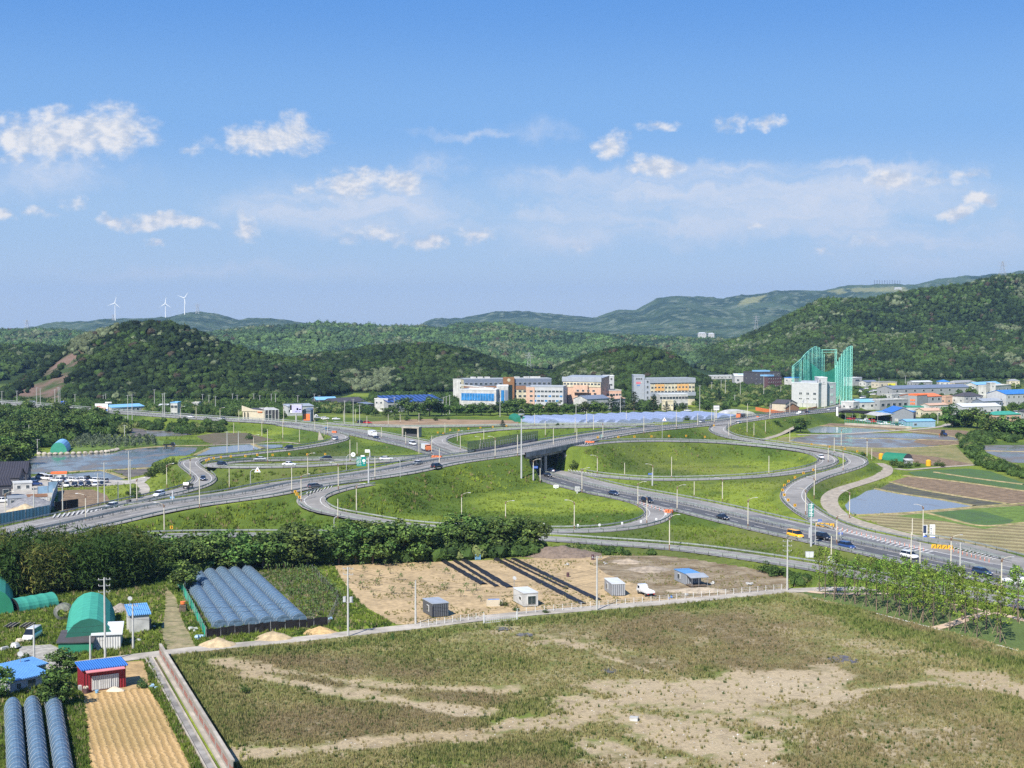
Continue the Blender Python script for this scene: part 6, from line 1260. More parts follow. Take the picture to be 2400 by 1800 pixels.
def body_loft(secs):
    """secs: (y, half width, z bottom, z shoulder, z top, half width top)"""
    mb = MB(); vs = []
    for (y, w, zb, zs, zt_, wt) in secs: vs += [(-w*.92, y, zb), (-w, y, (zb+zs)/2), (-w*.98, y, zs), (-wt, y, zt_), (wt, y, zt_), (w*.98, y, zs), (w, y, (zb+zs)/2), (w*.92, y, zb)]
    n = 8; fs = []
    for i in range(len(secs)-1):
        for j in range(n): fs.append((i*n+j, i*n+(j+1) % n, (i+1)*n+(j+1) % n, (i+1)*n+j))
    fs += [tuple(range(n))[::-1], tuple(range((len(secs)-1)*n, len(secs)*n))]; return mb.add(vs, [f[::-1] for f in fs])
VSPEC = {'sedan': (4.7, .9, 1.45, (-1.75, 1.25), (-1.05, .35), .92, .95), 'suv': (4.75, .93, 1.7, (-2.2, 1.3), (-1.95, .5), 1.05, 1.08), 'wagon': (4.9, .92, 1.5, (-2.25, 1.2), (-1.9, .35), .95, .98), 'van': (5.1, .96, 1.98, (-2.45, 1.95), (-2.3, .95), 1.15, 1.2), 'hatch': (3.7, .82, 1.5, (-1.7, 1.1), (-1.5, .35), .9, .95)}
VC = {}
def vproto(kind, colr):
    k = (kind, colr)
    if k in VC: return VC[k]
    P_c = PC[colr]; parts = []
    if kind in VSPEC:
        L, w, h, (c0, c1), (r0, r1), zb, hood = VSPEC[kind]; y0, y1 = -L/2, L/2
        secs = [(y0, w*.8, .4, .62, .74, w*.7), (y0+.12, w*.95, .3, .78, zb-.04, w*.85), (y0+.6, w, .26, .84, zb, w*.9), (0, w, .26, .84, zb, w*.92), (y1-1.2, w, .26, .8, hood-.04, w*.88), (y1-.35, w*.95, .28, .7, hood-.2, w*.78), (y1, w*.78, .38, .58, .62, w*.62)]
        parts.append(('body', body_loft(secs).mesh('body', P_c, True), None))
        parts.append(('windows', frust(MB(), c0, c1, zb-.03, r0, r1, h-.06, w*.9, w*.7).mesh('windows', m_cg), None))
        parts.append(('roof', frust(MB(), r0-.05, r1+.08, h-.08, r0+.1, r1-.08, h, w*.72, w*.64).mesh('roof', P_c), None))
        mb = MB()
        for s in (-1, 1):
            for (ya, yb) in (((c0+r0)/2-.1, (c0+r0)/2+.1), (-.15, -.05)): mb.add([(s*w*.91, c0 if ya < -.5 else ya, zb-.02), (s*w*.91, (c0 if ya < -.5 else ya)+.14, zb-.02), (s*w*.72, (r0 if ya < -.5 else ya)+.12, h-.05), (s*w*.72, r0 if ya < -.5 else ya, h-.05)], [(0,1,2,3), (3,2,1,0)])
        parts.append(('pillar', mb.mesh('pillar', P_c), None)); wy = (y0+.85, y1-.88); hl = (y1-.12, .62); tlp = (y0+.03, .78); wr = .33 if kind in ('sedan', 'hatch', 'wagon') else .37; wx = w-.1
    else:
        L = {'truck': 5.1, 'box': 6.4, 'dump': 7.4}[kind]; y0, y1 = -L/2, L/2; w = .87 if kind == 'truck' else 1.15; hc = 1.95 if kind == 'truck' else 2.7; cl = 1.75
        parts.append(('cab', body_loft([(y1-cl, w, .45, 1.2, hc, w*.9), (y1-.55, w, .4, 1.2, hc, w*.9), (y1-.2, w, .4, 1.0, 1.3 if kind == 'truck' else 1.7, w*.93), (y1, w*.95, .4, .9, 1.0, w*.9)]).mesh('cab', P_c), None))
        parts.append(('windshield', MB().add([(-w*.82, y1-.16, 1.08 if kind == 'truck' else 1.5), (w*.82, y1-.16, 1.08 if kind == 'truck' else 1.5), (w*.78, y1-.5, hc-.1), (-w*.78, y1-.5, hc-.1)], [(0,1,2,3), (3,2,1,0)]).mesh('windshield', m_cg), None))
        for s in (-1, 1): parts.append(('side_window', MB().box((s*(w-.02), y1-1.0, hc*.72), (.06, .8, .5)).mesh('side_window', m_cg), None))
        if kind == 'truck':
            mb = MB().box((0, y0+(L-cl)/2, .72), (w*2, L-cl-.1, .12))
            for s in (-1, 1): mb.box((s*w, y0+(L-cl)/2, .95), (.06, L-cl-.1, .38))
            mb.box((0, y0+.03, .95), (w*2, .06, .38)).box((0, y1-cl-.12, 1.15), (w*2, .06, .75)); parts.append(('bed', mb.mesh('bed', P_c), None))
        elif kind == 'box': parts.append(('cargo_box', MB().box((0, y0+(L-cl)/2, 1.75), (2.3, L-cl-.1, 2.2)).mesh('cargo_box', PC['white']), None)); parts.append(('chassis', MB().box((0, 0, .55), (1.0, L-.6, .2)).mesh('chassis', m_ty), None))
        else:
            mb = MB(); frust(mb, y0, y1-cl-.15, .95, y0-.1, y1-cl-.1, 2.3, 1.1, 1.2); parts.append(('dump_bed', mb.mesh('dump_bed', PC['grey']), None)); parts.append(('chassis', MB().box((0, 0, .6), (1.0, L-.6, .25)).mesh('chassis', m_ty), None))
        wy = (y0+.95, y1-.85); hl = (y1-.02, .75); tlp = (y0-.01, .6); wr = .34 if kind == 'truck' else .48; wx = w-.08
    for s in (-1, 1):
        for y in wy: parts.append(('wheel', MB().tube((s*(wx-.1), y, wr), (s*(wx+.1), y, wr), wr, n=14).mesh('wheel', m_ty), ('rim', MB().tube((s*(wx+.08), y, wr), (s*(wx+.115), y, wr), wr*.6, n=10).mesh('rim', m_rim))))
        parts.append(('headlight', MB().box((s*w*.66, hl[0]-.04, hl[1]+.08), (.36, .1, .15)).mesh('headlight', m_hl), None)); parts.append(('taillight', MB().box((s*w*.72, tlp[0], tlp[1]), (.26, .08, .16)).mesh('taillight', m_tl), None))
    parts.append(('number_plate', MB().box((0, y1+.0, .45), (.5, .05, .13)).mesh('number_plate', m_pl), None))
    VC[k] = parts; return parts
CATV = {'sedan': 'car', 'suv': 'car', 'wagon': 'car', 'hatch': 'car', 'van': 'van', 'truck': 'truck', 'box': 'truck', 'dump': 'truck'}
NMV = {'sedan': 'saloon_car', 'suv': 'sport_utility_car', 'wagon': 'estate_car', 'hatch': 'small_car', 'van': 'van', 'truck': 'pickup_truck', 'box': 'box_truck', 'dump': 'dump_truck'}
def vehicle(kind, colr, x, y, z, head, label, group=None, tilt=0):
    t = thing(NMV[kind], label, CATV[kind], (x, y, z), head-math.pi/2, group)
    for nm, me, sub in vproto(kind, colr):
        o = link(nm, me, t)
        if sub: link(sub[0], sub[1], o)
    return t
def roadcar(kind, colr, road, u, v, dr, label, group='vehicles on the roads'):
    r = ROADS[road]; pr = np.array([proj(*p) for p in r['c']]); i = np.hypot(pr[:, 0]-u, pr[:, 1]-v).argmin(); z = r['c'][i, 2]+.05
    x, y, _ = at(u, v, z); d = r['t'][i]*dr; vehicle(kind, colr, x, y, z, math.atan2(d[1], d[0]), label, group)
for q in (('suv','white','M',2131,1308,-1,'white estate-like car on the near highway lanes above the young park trees'),('van','yellow','M',1864,1260,-1,'bright yellow minivan on the near highway lanes'),('suv','black','M',1930,1264,-1,'black off-roader just behind the yellow minivan on the highway'),
 ('suv','blue','M',1985,1286,-1,'dark blue car between the black off-roader and the white car'),('wagon','navy','M',2302,1347,-1,'charcoal estate car near the right edge of the highway'),('truck','white','M',2376,1372,-1,'white flatbed truck at the right edge of the highway'),
 ('sedan','black','M',1694,1217,-1,'black saloon in the middle of the near highway lanes'),('sedan','navy','M',1438,1160,-1,'dark saloon nearest the underpass on the sunny highway lanes'),('suv','black','M',1517,1178,-1,'dark car beside the mouth of the near loop ramp'),('sedan','black','M',1284,1117,-1,'black saloon just out of the underpass'),
 ('sedan','white','M',1290,1106,1,'white saloon entering the underpass on the far lanes'),('van','white','M',1236,1113,-1,'white van coming out of the dark underpass'),('suv','black','R1',1024,1097,1,'black car on the near overpass lanes left of the bridge'),
 ('sedan','white','R1',979,1089,-1,'white saloon on the far overpass lanes left of the bridge'),('wagon','grey','R1',739,1144,1,'dark grey car passing the top of the near loop ramp'),('suv','white','R2',262,1192,1,'white car low on the left ramp by the lamp post'),('suv','white','R2',373,1163,1,'white car on the left ramp below the S bend'),
 ('truck','black','R2',441,1144,1,'black pickup in the lower half of the S bend'),('sedan','navy','R2',476,1125,1,'dark saloon in the middle of the S bend'),('suv','silver','R2',786,1031,1,'dark windowed car on the tip of the left ramp'),('suv','black','R2',676,1053,1,'black car hidden behind the rail of the left ramp'),
 ('sedan','white','L3',609,1079.5,1,'white car on the far strip of the left loop'),('wagon','black','L3',763,1077.5,1,'black car on the far strip of the left loop'),('suv','black','L3',521,1092.5,1,'black car at the tip of the left loop'),('sedan','white','L3',678,1091.5,1,'white car on the near strip of the left loop'),('sedan','white','L3',905,1078.5,1,'white car where the left loop joins the overpass road'),
 ('box','white','M',873,1023,-1,'white box truck farthest up the highway beyond the bridge'),('sedan','black','M',882,1029,-1,'black car directly ahead of the far white box truck'),('van','white','M',967,1043,-1,'white van on the highway between two trucks beyond the bridge'),('box','orange','M',999,1056,-1,'orange cabbed white truck beyond the bridge by the overpass'),
 ('hatch','lblue','M',765,1009,-1,'small light blue car at the split of the left ramp'),('sedan','white','M',447,979,1,'white car far left on the highway by the box buildings'),('sedan','silver','M',520,984,1,'silver car far left on the highway'),('sedan','white','L5',1924,1074,-1,'white saloon rounding the right tip of the large loop ramp'),
 ('hatch','white','R1',1731,993,1,'white hatchback by the mouth of the right outer ramp'),('hatch','silver','R1',1645,990,-1,'silver car on the far overpass lanes right of the bridge'),('dump','orange','R1',1736,980,-1,'orange dump truck on the road in front of the white tent hall'),('truck','white','R1',1873,972,1,'small white truck on the main road before the town'),
 ('suv','black','R1',1893,969,1,'dark car behind the small white truck before the town'),('sedan','silver','R1',1943,962,-1,'silver car where the main road enters the town')): roadcar(*q)
# parked
def parked(kind, colr, u, v, ang, label, group):
    x, y, z = at(u, v, .1); vehicle(kind, colr, x, y, z, R(ang), label, group)
for i, (k, c, u, v) in enumerate((('van','white',97,1122),('van','white',109,1125),('suv','white',133,1129),('sedan','navy',151,1128),('suv','white',164,1129),('sedan','white',176,1129.5),('suv','white',189,1129),('sedan','black',200,1128.5),('truck','black',211,1128),('suv','white',221,1130),('sedan','white',232,1130),('suv','silver',241,1131))):
    parked(k, c, u, v, 150+random.uniform(-6, 6), '', 'cars parked in the back row of the car park')
ordl('cars parked in the back row of the car park', '{o} vehicle from the left in the back row of the pale car park')
for i, (k, c, u, v) in enumerate((('suv','black',141,1140),('van','white',156,1141),('sedan','black',174,1140),('sedan','navy',190,1139.5),('suv','black',207,1139),('sedan','white',223,1138.5),('sedan','black',239,1137.5))): parked(k, c, u, v, -75+random.uniform(-8, 8), '', 'cars parked in the front row of the car park')
ordl('cars parked in the front row of the car park', '{o} vehicle from the left in the front row of the pale car park')
parked('suv', 'blue', 83, 1138, 20, 'dark blue car parked beside the white office container', None); parked('suv', 'white', 5, 1178, 10, 'white car at the left edge beside the small dark house', None)
parked('van', 'white', 76, 1497, -92, 'white van facing us on the grass by the gravel yard', None); parked('truck', 'white', 1513, 1394, 110, 'white pickup with a loaded bed on the sandy plot', None)
k0 = 0
for (u, v, k, c) in ((2000,952,'suv','black'),(2008,953,'sedan','white'),(1990,950,'suv','silver'),(2016,950,'sedan','white'),(1984,947,'sedan','black'),(2006,946,'suv','white'),(2025,926,'sedan','silver'),(2034,922,'suv','black'),(2042,919,'sedan','white'),(2050,917,'suv','white'),(2058,915,'sedan','silver'),(2046,926,'suv','white'),(2056,925,'sedan','black'),(2066,922,'truck','white'),(2074,919,'suv','white'),(2082,917,'sedan','blue'),(2092,930,'truck','white'),(2034,932,'van','white'),(2022,934,'van','white'),(2012,920,'truck','white'),(2020,915,'suv','grey'),(2030,912,'suv','white'),(2210,960,'suv','white'),(2224,956,'sedan','white'),(2246,955,'suv','black'),(2310,962,'suv','white'),(2384,970,'van','white')):
    parked(k, c, u, v, random.choice((20, -70, 110, 200))+random.uniform(-10, 10), '', 'cars parked about the town')
ordl('cars parked about the town', '{o} vehicle from the left among those parked about the roadside town')
for (u, v, k, c) in ((1990,984,'suv','red'),(2002,985,'sedan','red'),(2014,987,'suv','silver'),(2024,989,'truck','white'),(2036,991,'sedan','silver'),(2046,986,'suv','red'),(2050,992,'truck','red'),(2062,995,'van','white'),(2078,997,'truck','white'),(2094,998,'suv','silver'),(2104,999,'suv','black'),(2114,1000,'sedan','white'),(1976,981,'suv','black')):
    parked(k, c, u, v, random.choice((20, -70, 110))+random.uniform(-10, 10), '', 'vehicles standing in the scrap yard')
ordl('vehicles standing in the scrap yard', '{o} vehicle from the left standing in the scrap yard')
for (u, v, k, c, l) in ((788,984,'sedan','white','white car on the far side road beside the billboard'),(735,979,'truck','white','white truck parked right of the dark garage'),(745,981,'sedan','silver','silver car parked right of the dark garage'),(762,983,'suv','white','white car parked before the roadside bushes'),(846,992,'suv','black','dark car at the left end of the red brown field'),(862,993,'suv','red','red car at the left end of the red brown field'),(922,960,'van','white','white van in front of the solar hall'),(1612,964,'sedan','white','white car on the road before the yellow kiosk'),(1645,970,'suv','white','white car beside the white tent hall'),(1655,972,'sedan','silver','silver car beside the white tent hall'),(635,983,'sedan','white','pale car inside the glazed cafe porch front'),(397,1047,'truck','black','dark truck on the pale path beyond the big pond')): parked(k, c, u, v, 5, l, None)
# tractor
x, y, z = at(2212, 1021, .1); t = thing('tractor', 'blue tractor working in the muddy paddy', 'tractor', (x, y, z), R(200))
MB().box((0, 1.0, 1.0), (.9, 1.8, .8), 0, 0, .9).build('hood', PC['blue'], t); mb = MB(); frust(mb, -1.2, .1, 1.0, -1.1, 0, 2.5, .75, .65); mb.build('cab', m_cg, t); MB().box((0, -.55, 2.55), (1.5, 1.4, .12)).build('roof', PC['blue'], t)
for s in (-1, 1): MB().tube((s*.75, -.7, .75), (s*1.1, -.7, .75), .75, n=14).build('rear_wheel', m_ty, t); MB().tube((s*.6, 1.4, .45), (s*.85, 1.4, .45), .45, n=12).build('front_wheel', m_ty, t)
MB().box((0, -1.9, .5), (2.4, .6, .5)).build('rotary_tiller', PC['orange'], t)
# ---------------------------------------------------------------- lamps, poles, signs
m_lp = mat('lamp_post', (.56,.52,.42), .6, .12, .8); m_rb = mat('rust_stain', (.2,.12,.07), .8, .3, 1); m_up = mat('concrete_pole', (.42,.42,.4), .8, .12, .8); m_hd = mat('lamp_housing', (.16,.1,.07), .6, .2, 2)
LOGP = []
def lamp(u, vb, vt, side, label='', group='street lamps of the interchange', thin=1.0):
    x, y, z = G(u, vb); h = max(5.0, min(13.5, (vb-vt)*y/F_PX)); kr = min(ALLC, key=lambda k: np.hypot(ALLC[k][:, 0]-x, ALLC[k][:, 1]-y).min()); group = 'street lamps along the '+RC[kr]; ordl(group, '{o} lamp post from the left along the '+RC[kr])
    t = thing('street_lamp', label, 'street lamp', (x, y, z-.1), 0, group); r = .115*thin
    MB().tube((0, 0, 0), (0, 0, h*.16), r*1.25, r*1.2, 8).build('base', m_rb, t); MB().tube((0, 0, h*.16), (0, 0, h*.93 if side else h), r*1.15, r*.85, 8).build('pole', m_lp, t)
    if side:
        s = side; p = [(0, 0, h*.9), (s*.5, 0, h*.955), (s*1.3, 0, h*.99), (s*1.9, 0, h)]
        MB().path(p, .05, 5).build('arm', m_lp, t); MB().box((s*2.15, 0, h), (.75, .3, .14), 0, 0, .7).build('lamp_head', M_ST, t); MB().box((0, 0, h*.88), (.34, .34, .5)).box((s*.2, 0, h*.93), (.3, .25, .2)).build('bracket', m_hd, t)
    return t
def upole(u, vb, vt, label='', group='utility poles', arms=2, trafo=False, z=None):
    x, y, z = G(u, vb) if z is None else at(u, vb, z); h = max(5, min(17, (vb-vt)*y/F_PX)); rz = random.uniform(-.5, .5); t = thing('utility_pole', label, 'utility pole', (x, y, z-.1), rz, group)
    MB().tube((0, 0, 0), (0, 0, h), .2, .12, 9).build('pole', m_up, t)
    for i in range(arms):
        MB().box((0, .15, h-.35-i*1.0), (2.0-.3*i, .09, .09)).build('crossarm', M_ST, t)
        mb = MB(); [mb.tube((a, .15, h-.3-i*1.0), (a, .15, h-.08-i*1.0), .07, .05, 5) for a in (-.85, 0.3, .85)]; mb.build('insulators', P_['white'], t)
    if trafo:
        for s in (-1, 1): MB().tube((s*.6, 0, h*.55-.55), (s*.6, 0, h*.55+.35), .3, .3, 9).build('transformer', P_['lgrey'], t)
        MB().box((0, 0, h*.55-.6), (1.9, .12, .1)).build('bracket', M_ST, t)
    LOGP.append((x, y, z, h)); return t
for q in ((13,1226,1150,1),(201,1222,1155,-1),(321,1179,1118,1),(391,1144,1085,1),(385,1253,1176,-1),(446,1117,1072,1),(468,1195,1120,0),(537.5,1148,1095,0),(684,1157,1095,0),(721.5,1119,1062,1),(706,1181,1110,1),(627.5,1090,1005,0),(793,1150,1083,-1),(792,1216,1168,0),(594.5,1055,1018,1),(837,1068,1036,0),(879,1125,1070,0),(820.5,1086,1030,0),(835.5,1208,1133,1),(951,1044,1012,0),(894,1028,1000,0),(982,1070,1024,0),(1012,1066,1020,0),(1030,1097,1050,0),(1082,1222,1153,1),(1160.6,1076,1022,-1),(1185,1216,1172,1),(1043,1018,990,0),(1072,1037,1008,1),(1079,1057,1020,0),(1126,1050,1022,-1),
 (1134,1040,1005,0),(938,992,972,0),(982,993,968,0),(910,998,970,0),(1250,1127,1075,1),(1266,1133,1098,0),(1213,1070,1018,0),(1297,1058,1008,0),(1364,1155,1095,1),(1400,1112,1066,-1),(1346,1243,1170,-1),(1495,1190,1128,1),(1516,1230,1160,-1),(1569,1291,1205,1),(1530,1138,1086,-1),(1574,1124,1070,0),(1587,1200,1135,1),(1464,1117,1098,0),(1352,1044,1003,0),(1413,1031,989,-1),(1509,1017,975,0),(1585,1007,960,0),(1391,1013,972,0),(1348,1019,978,0),(1278,1027,988,0),(1253,999,968,0),(1375,996,964,0),(1468,992,962,0),
 (1712.5,1002,970,0),(1708,1026,990,0),(1751,1018,983,0),(1767,1025,990,0),(1794,1016,985,0),(1804,983,958,0),(1851,1040,1008,0),(1941,1084,1041,-1),(1955,1064,1025,0),(1971.5,1051,1003,1),(1976,1104,1053,-1),(1911,1132,1088,0),(1908,1168,1116,-1),(1888,1208,1143,-1),(1961,1276,1205,1),(1991,1215,1148,-1),(1753,1240,1165,1),(1693,1177,1118,-1),(1627,1165,1128,0),(1802,1115,1068,0),(2032,1077,1025,-1),(2043,1080,1056,0),(2163,1257,1180,-1),(2138,1262,1240,0),(1948,1330,1256,0),(2135,1332,1247,0),(2156,1331,1270,0),(2228.5,1340,1252,1),(2347,1384,1303,1),
 (1674,994,955,0),(1635,1001,968,0),(1668,990,958,0),(1752,982,945,0),(1805,977,945,0),(1851,972,940,0),(1893,968,935,0),(1933,962,932,0),(1968,958,925,0),(548,1020,990,0),(614,1028,985,0),(663,1034,980,0),(702,1040,1006,0),(738,1012,983,0),(760,1024,996,0),(768,1020,983,-1),(460,985,955,0),(516,990,955,1),(560,992,960,0),(617,995,955,1),(665,998,950,1),(423,985,952,1),(735,990,955,1),(805,992,962,0),(833,992,958,0),(860,1000,975,0)): lamp(*q)
for q in ((816,1493,1325,2,True),(974,1463,1357,0,False),(1399,1431,1300,1,False),(246.6,1553,1349,3,False),(80,1553,1461,0,False),(312,1522,1412,1,False),(212,1562,1492,0,False),(1845,1384,1262,3,False)):
    upole(q[0], q[1], q[2], '', 'near utility poles along the farm lane', q[3], q[4], 0)
ordl('near utility poles along the farm lane', '{o} utility pole from the left along the near farm lane')
for q in ((80,1215,1140),(147,1202,1128),(230,1184,1107),(245,1180,1082),(277,1175,1128),(302,1131,1056),(306,1167,1075),(532.5,1060,1010),(559,1058,1010),(5,962,916),(40,944,915),(86,964,908),(95,962,910),(129,956,912),(137,954,907),(141,954,910),(176,950,923),(242,945,925),(248,945,922),(300,990,926),(310,985,925),(362,958,912),(382,976,922),(386,975,920),(475,953,923),(490,960,925),(505,968,928),(545,948,922),(556,948,925),(595,950,922),(609,950,926),(636,953,922),(646,955,922),(698,955,926),(737,955,922),(748,958,926),(292,1028,995),(294,1000,975),(88,1064,1028),(39,1025,998),(57,1018,995),(68,1020,995),(17,1032,1010),(87,1000,970),(808,993,938),(828,994,934),(843,995,948),(924,975,930),(1039,972,930),(1046,972,928),(1054,970,925),(1243,972,940),(1172,977,940),(1350,975,935),(1454,975,925),(1553,958,922),(1563,965,928),(1640,968,900),(1700,930,880),(1722,950,925),(1735,930,895),(1790,935,880),(1830,930,905),(1877,955,918),(1891,958,920),(1668,918,895),(1690,918,890),(2060,915,885),(2122,900,880),(2198,993,968),(2308,935,902),(2380,915,890),(2290,925,905),(2214,945,920),(2250,1350,1270)):
    upole(q[0], q[1], q[2], '', 'distant utility poles', 1)
ordl('distant utility poles', '{o} utility pole from the left among the distant ones')
# wires
m_w = mat('wire', (.03,.03,.03), .6, .1, 1)
def wire(name, label, P0, P1, sag, r=.022, n=10):
    P0, P1 = Vector(P0), Vector(P1); pts = [P0.lerp(P1, i/n)-Vector((0, 0, sag*4*(i/n)*(1-i/n))) for i in range(n+1)]
    MB().path(pts, r, 3).build(name, m_w, None, label=label, cat='wire', group='overhead wires')
NP = LOGP[:8]; o_ = sorted(NP, key=lambda p: p[0])
pa = {k: LOGP[i] for i, k in enumerate('abcdefgh')}
for i, (p, q, s) in enumerate((('d','f',.8),('f','a',1.4),('a','b',.6),('b','c',1.5),('c','h',1.6),('e','d',.5))):
    P0, P1 = pa[p], pa[q]; 
    for k, (dz, dy) in enumerate(((-.1, 0), (-1.0, .2), (-2.6, 0))):
        wire('overhead_wire', '%s wire of the %s span from the left along the farm lane' % (('top', 'middle', 'lowest')[k], ('second','third','fourth','fifth','sixth','first')[i]), (P0[0], P0[1]+dy, P0[2]+P0[3]+dz), (P1[0], P1[1]+dy, P1[2]+min(P1[3], P0[3])+dz), s)
# signs
def sign_panel(t, w, h, z, m, y=-.12, x=0, name='panel', rz=0): return MB().box((x, y, z), (w, .08, h)).build(name, m, t)
def text_mesh(t, body, size, x, z, m, y=-.2, name='lettering'):
    cu = bpy.data.curves.new('txt', 'FONT'); cu.body = body; cu.size = size; cu.align_x = 'CENTER'; cu.align_y = 'CENTER'; cu.extrude = .01; o = bpy.data.objects.new('txt', cu); COL.objects.link(o)
    dg = bpy.context.evaluated_depsgraph_get(); me = bpy.data.meshes.new_from_object(o.evaluated_get(dg)); bpy.data.objects.remove(o); bpy.data.curves.remove(cu); me.materials.clear(); me.materials.append(m)
    r = link(name, me, t, (x, y, z)); r.rotation_euler = (R(90), 0, 0); return r
m_sg = mat('sign_green', (.0,.2,.17), .5, .06, 1); m_sb = mat('sign_blue', (.04,.12,.5), .5, .06, 1); m_sw = mat('sign_white', (.75,.76,.75), .5, .04, 1); m_sy = mat('sign_yellow', (.62,.34,.02), .5, .06, 1)
def gantry(u, vb, vt, us, vs0, vs1, ws, label, m, writer):
    x, y, z = G(u, vb); h = (vb-vt)*y/F_PX; t = thing('road_sign', label, 'road sign', (x, y, z-.1)); MB().tube((0, 0, 0), (0, 0, h), .26, .2, 9).build('pole', P_['lgrey'], t)
    zs = lambda v: (vb-v)*y/F_PX; xs_ = (us-u)*y/F_PX; w = ws*y/F_PX; z0, z1 = zs(vs1), zs(vs0)
    for q in (.35, .75): MB().tube((0, 0, z0+(z1-z0)*q), (xs_, 0, z0+(z1-z0)*q), .1, n=6).build('arm', P_['lgrey'], t)
    sign_panel(t, w, z1-z0, (z0+z1)/2, m, x=xs_); writer(t, xs_, (z0+z1)/2, w, z1-z0); return t
def wr1(t, x, z, w, h):
    sign_panel(t, w*.42, h*.16, z+h*.6, m_sw, x=x+w*.15, name='plate')
    text_mesh(t, '포항', w*.3, x-w*.24, z+h*.32, m_sw); text_mesh(t, 'Pohang', w*.14, x-w*.22, z+h*.12, m_sw); text_mesh(t, '경주', w*.3, x-w*.24, z-h*.12, m_sw); text_mesh(t, 'Gyeongju', w*.13, x-w*.2, z-h*.34, m_sw)
    MB().tube((x+w*.28, -.2, z+h*.1), (x+w*.28, -.17, z+h*.1), w*.17, n=14).build('route_shield', m_sw, t); text_mesh(t, '7', w*.24, x+w*.28, z+h*.1, m_sb, -.22); text_mesh(t, '28', w*.2, x+w*.28, z-h*.2, m_sw)
gantry(864, 1138, 1071, 847, 1070, 1092, 22, 'large green direction sign on a grey pole by the overpass road', m_sg, wr1)
def wr2(t, x, z, w, h):
    for i in range(8): MB().box((x-w*.05*(i % 3), -.19, z+h*(.42-.115*i)), (w*(.8-.12*(i % 3)), .03, h*.045)).build('lettering', m_sw, t)
gantry(1901, 1281, 1178, 1900, 1179, 1210, 12.5, 'tall narrow green sign facing the right outer ramp', m_sg, wr2)
def wr3(t, x, z, w, h): [MB().box((x+w*(.25*i-.25), -.19, z), (w*.14, .03, h*.4)).build('lettering', P_['grey'], t) for i in range(3)]
for (u, vb, vt, us, v0, v1, ws, l, m) in ((867,1076,1057,861,1053,1060,11,'small white sign plate leaning over the grass left of the highway',m_sw),(1303,1146,1136,1303,1136,1143,12,'white sign box on short posts below the underpass mouth',m_sw),(1353,1157,1140,1353,1140,1152,11,'grey backed sign plate beside the highway lamp',P_['lgrey']),(1250,1127,1090,1256,1092,1097,9,'small blue plate on the lamp by the underpass',m_sb),(1529,1138,1106,1524,1108,1112,10,'small blue plate inside the large loop',m_sb),
 (1360,985,975,1358,979,985,14,'pale sign board in front of the pale plastic tunnels',m_sw),(1410,1030,1018,1410,1018,1026,5,'small green plate on the overpass lamp',m_sg),(149,955,938,149,940,947,13,'blue road sign below the cliff',m_sb),(66,968,938,75,939,944,17,'dark sign panel above the far left highway',P_['slate']),(405,1180,1150,404,1164,1168,10,'light blue sign arm over the left ramp',P_['lblue']),(1897,1262,1235,1921,1216,1221,9,'small blue triangle sign by the yellow crash cushion',m_sb),(1970,1262,1245,1970,1247,1251,10,'blue arrow plate on the highway median',m_sb)): gantry(u, vb, vt, us, v0, v1, ws, l, m, wr3)
# round and triangular warning signs on curved posts
for (u, vb, vt, us, l, tri) in ((812,1106,1067,828,'white round sign on a curved thin post left of the green sign',0),(938,1119,1075,930,'thin curved post without lamp beside the overpass road',None),(587,1142,1099,604,'white triangular sign on a curved thin post in the left grass',1),(1552,1028,982,1557,'red edged triangular sign on a curved post above the large loop',1),(1911,1278,1222,1925,'thin curved post by the tall green sign',None),(783,1252,1210,790,'thin curved pole at the foot of the overpass bank',None)):
    x, y, z = G(u, vb); h = (vb-vt)*y/F_PX; dx = (us-u)*y/F_PX; t = thing('sign_post', l, 'sign post', (x, y, z-.1)); MB().path([(0,0,0),(0,0,h*.85),(dx*.3,0,h*.97),(dx,0,h)], .09, 6).build('post', P_['lgrey'], t)
    if tri is not None:
        if tri: MB().extr([(dx-.95,h-.9),(dx+.95,h-.9),(dx,h+.7)], -.15, -.08).build('plate', m_sw, t); MB().extr([(dx-.35,h-.6),(dx+.35,h-.6),(dx,h+.1)], -.19, -.16).build('symbol', P_['orr'], t)
        else: MB().tube((dx,-.15,h),(dx,-.08,h), .75, n=16).build('plate', m_sw, t); MB().box((dx,-.18,h),(.5,.04,.35)).build('symbol', P_['grey'], t)
# chevrons
CH = [(1943,1068),(1952,1077)] and [(1906,1105),(1883,1113),(1863,1123),(1848,1132),(1838,1142),(1834,1153),(1838,1165),(1847,1177),(1863,1190),(1401,1028),(1449,1027),(1487,1027),(1527,1026),(1568,1025),(1608,1024),(1652,1026),(1902,1043),(1944,1049),(1980,1054),(2009,1060),(2027,1067),(484,1082),(490,1079),(501,1078),(518,1075),(541,1073),(575,1072),(603,1070),(639,1069),(678,1068),(720,1068),(762,1067),(1026,1015),(1039,1018),(1055,1009),(1075,1010),(1098,1007),(1126,1004),(1155,1002),(1187,1000),(692,1158),(696,1165),(702,1172),(402,1245),(1673,999)]
for (u, v) in CH:
    x, y, z = G(u, v+4); t = thing('chevron_sign', '', 'chevron sign', (x, y, z), 0, 'yellow chevron signs along the ramps'); MB().box((0, 0, .45), (.07, .07, .9)).build('post', M_ST, t); MB().box((0, -.05, 1.15), (.75, .06, .8)).build('plate', m_sy, t)
    MB().add([(-.2,-.09,1.45),(.05,-.09,1.45),(.25,-.09,1.15),(.05,-.09,.85),(-.2,-.09,.85),(.0,-.09,1.15)], [(5,4,3,2),(5,2,1,0)]).build('arrow', P_['black'], t)
ordl('yellow chevron signs along the ramps', '{o} yellow chevron sign from the left on the ramp bends')
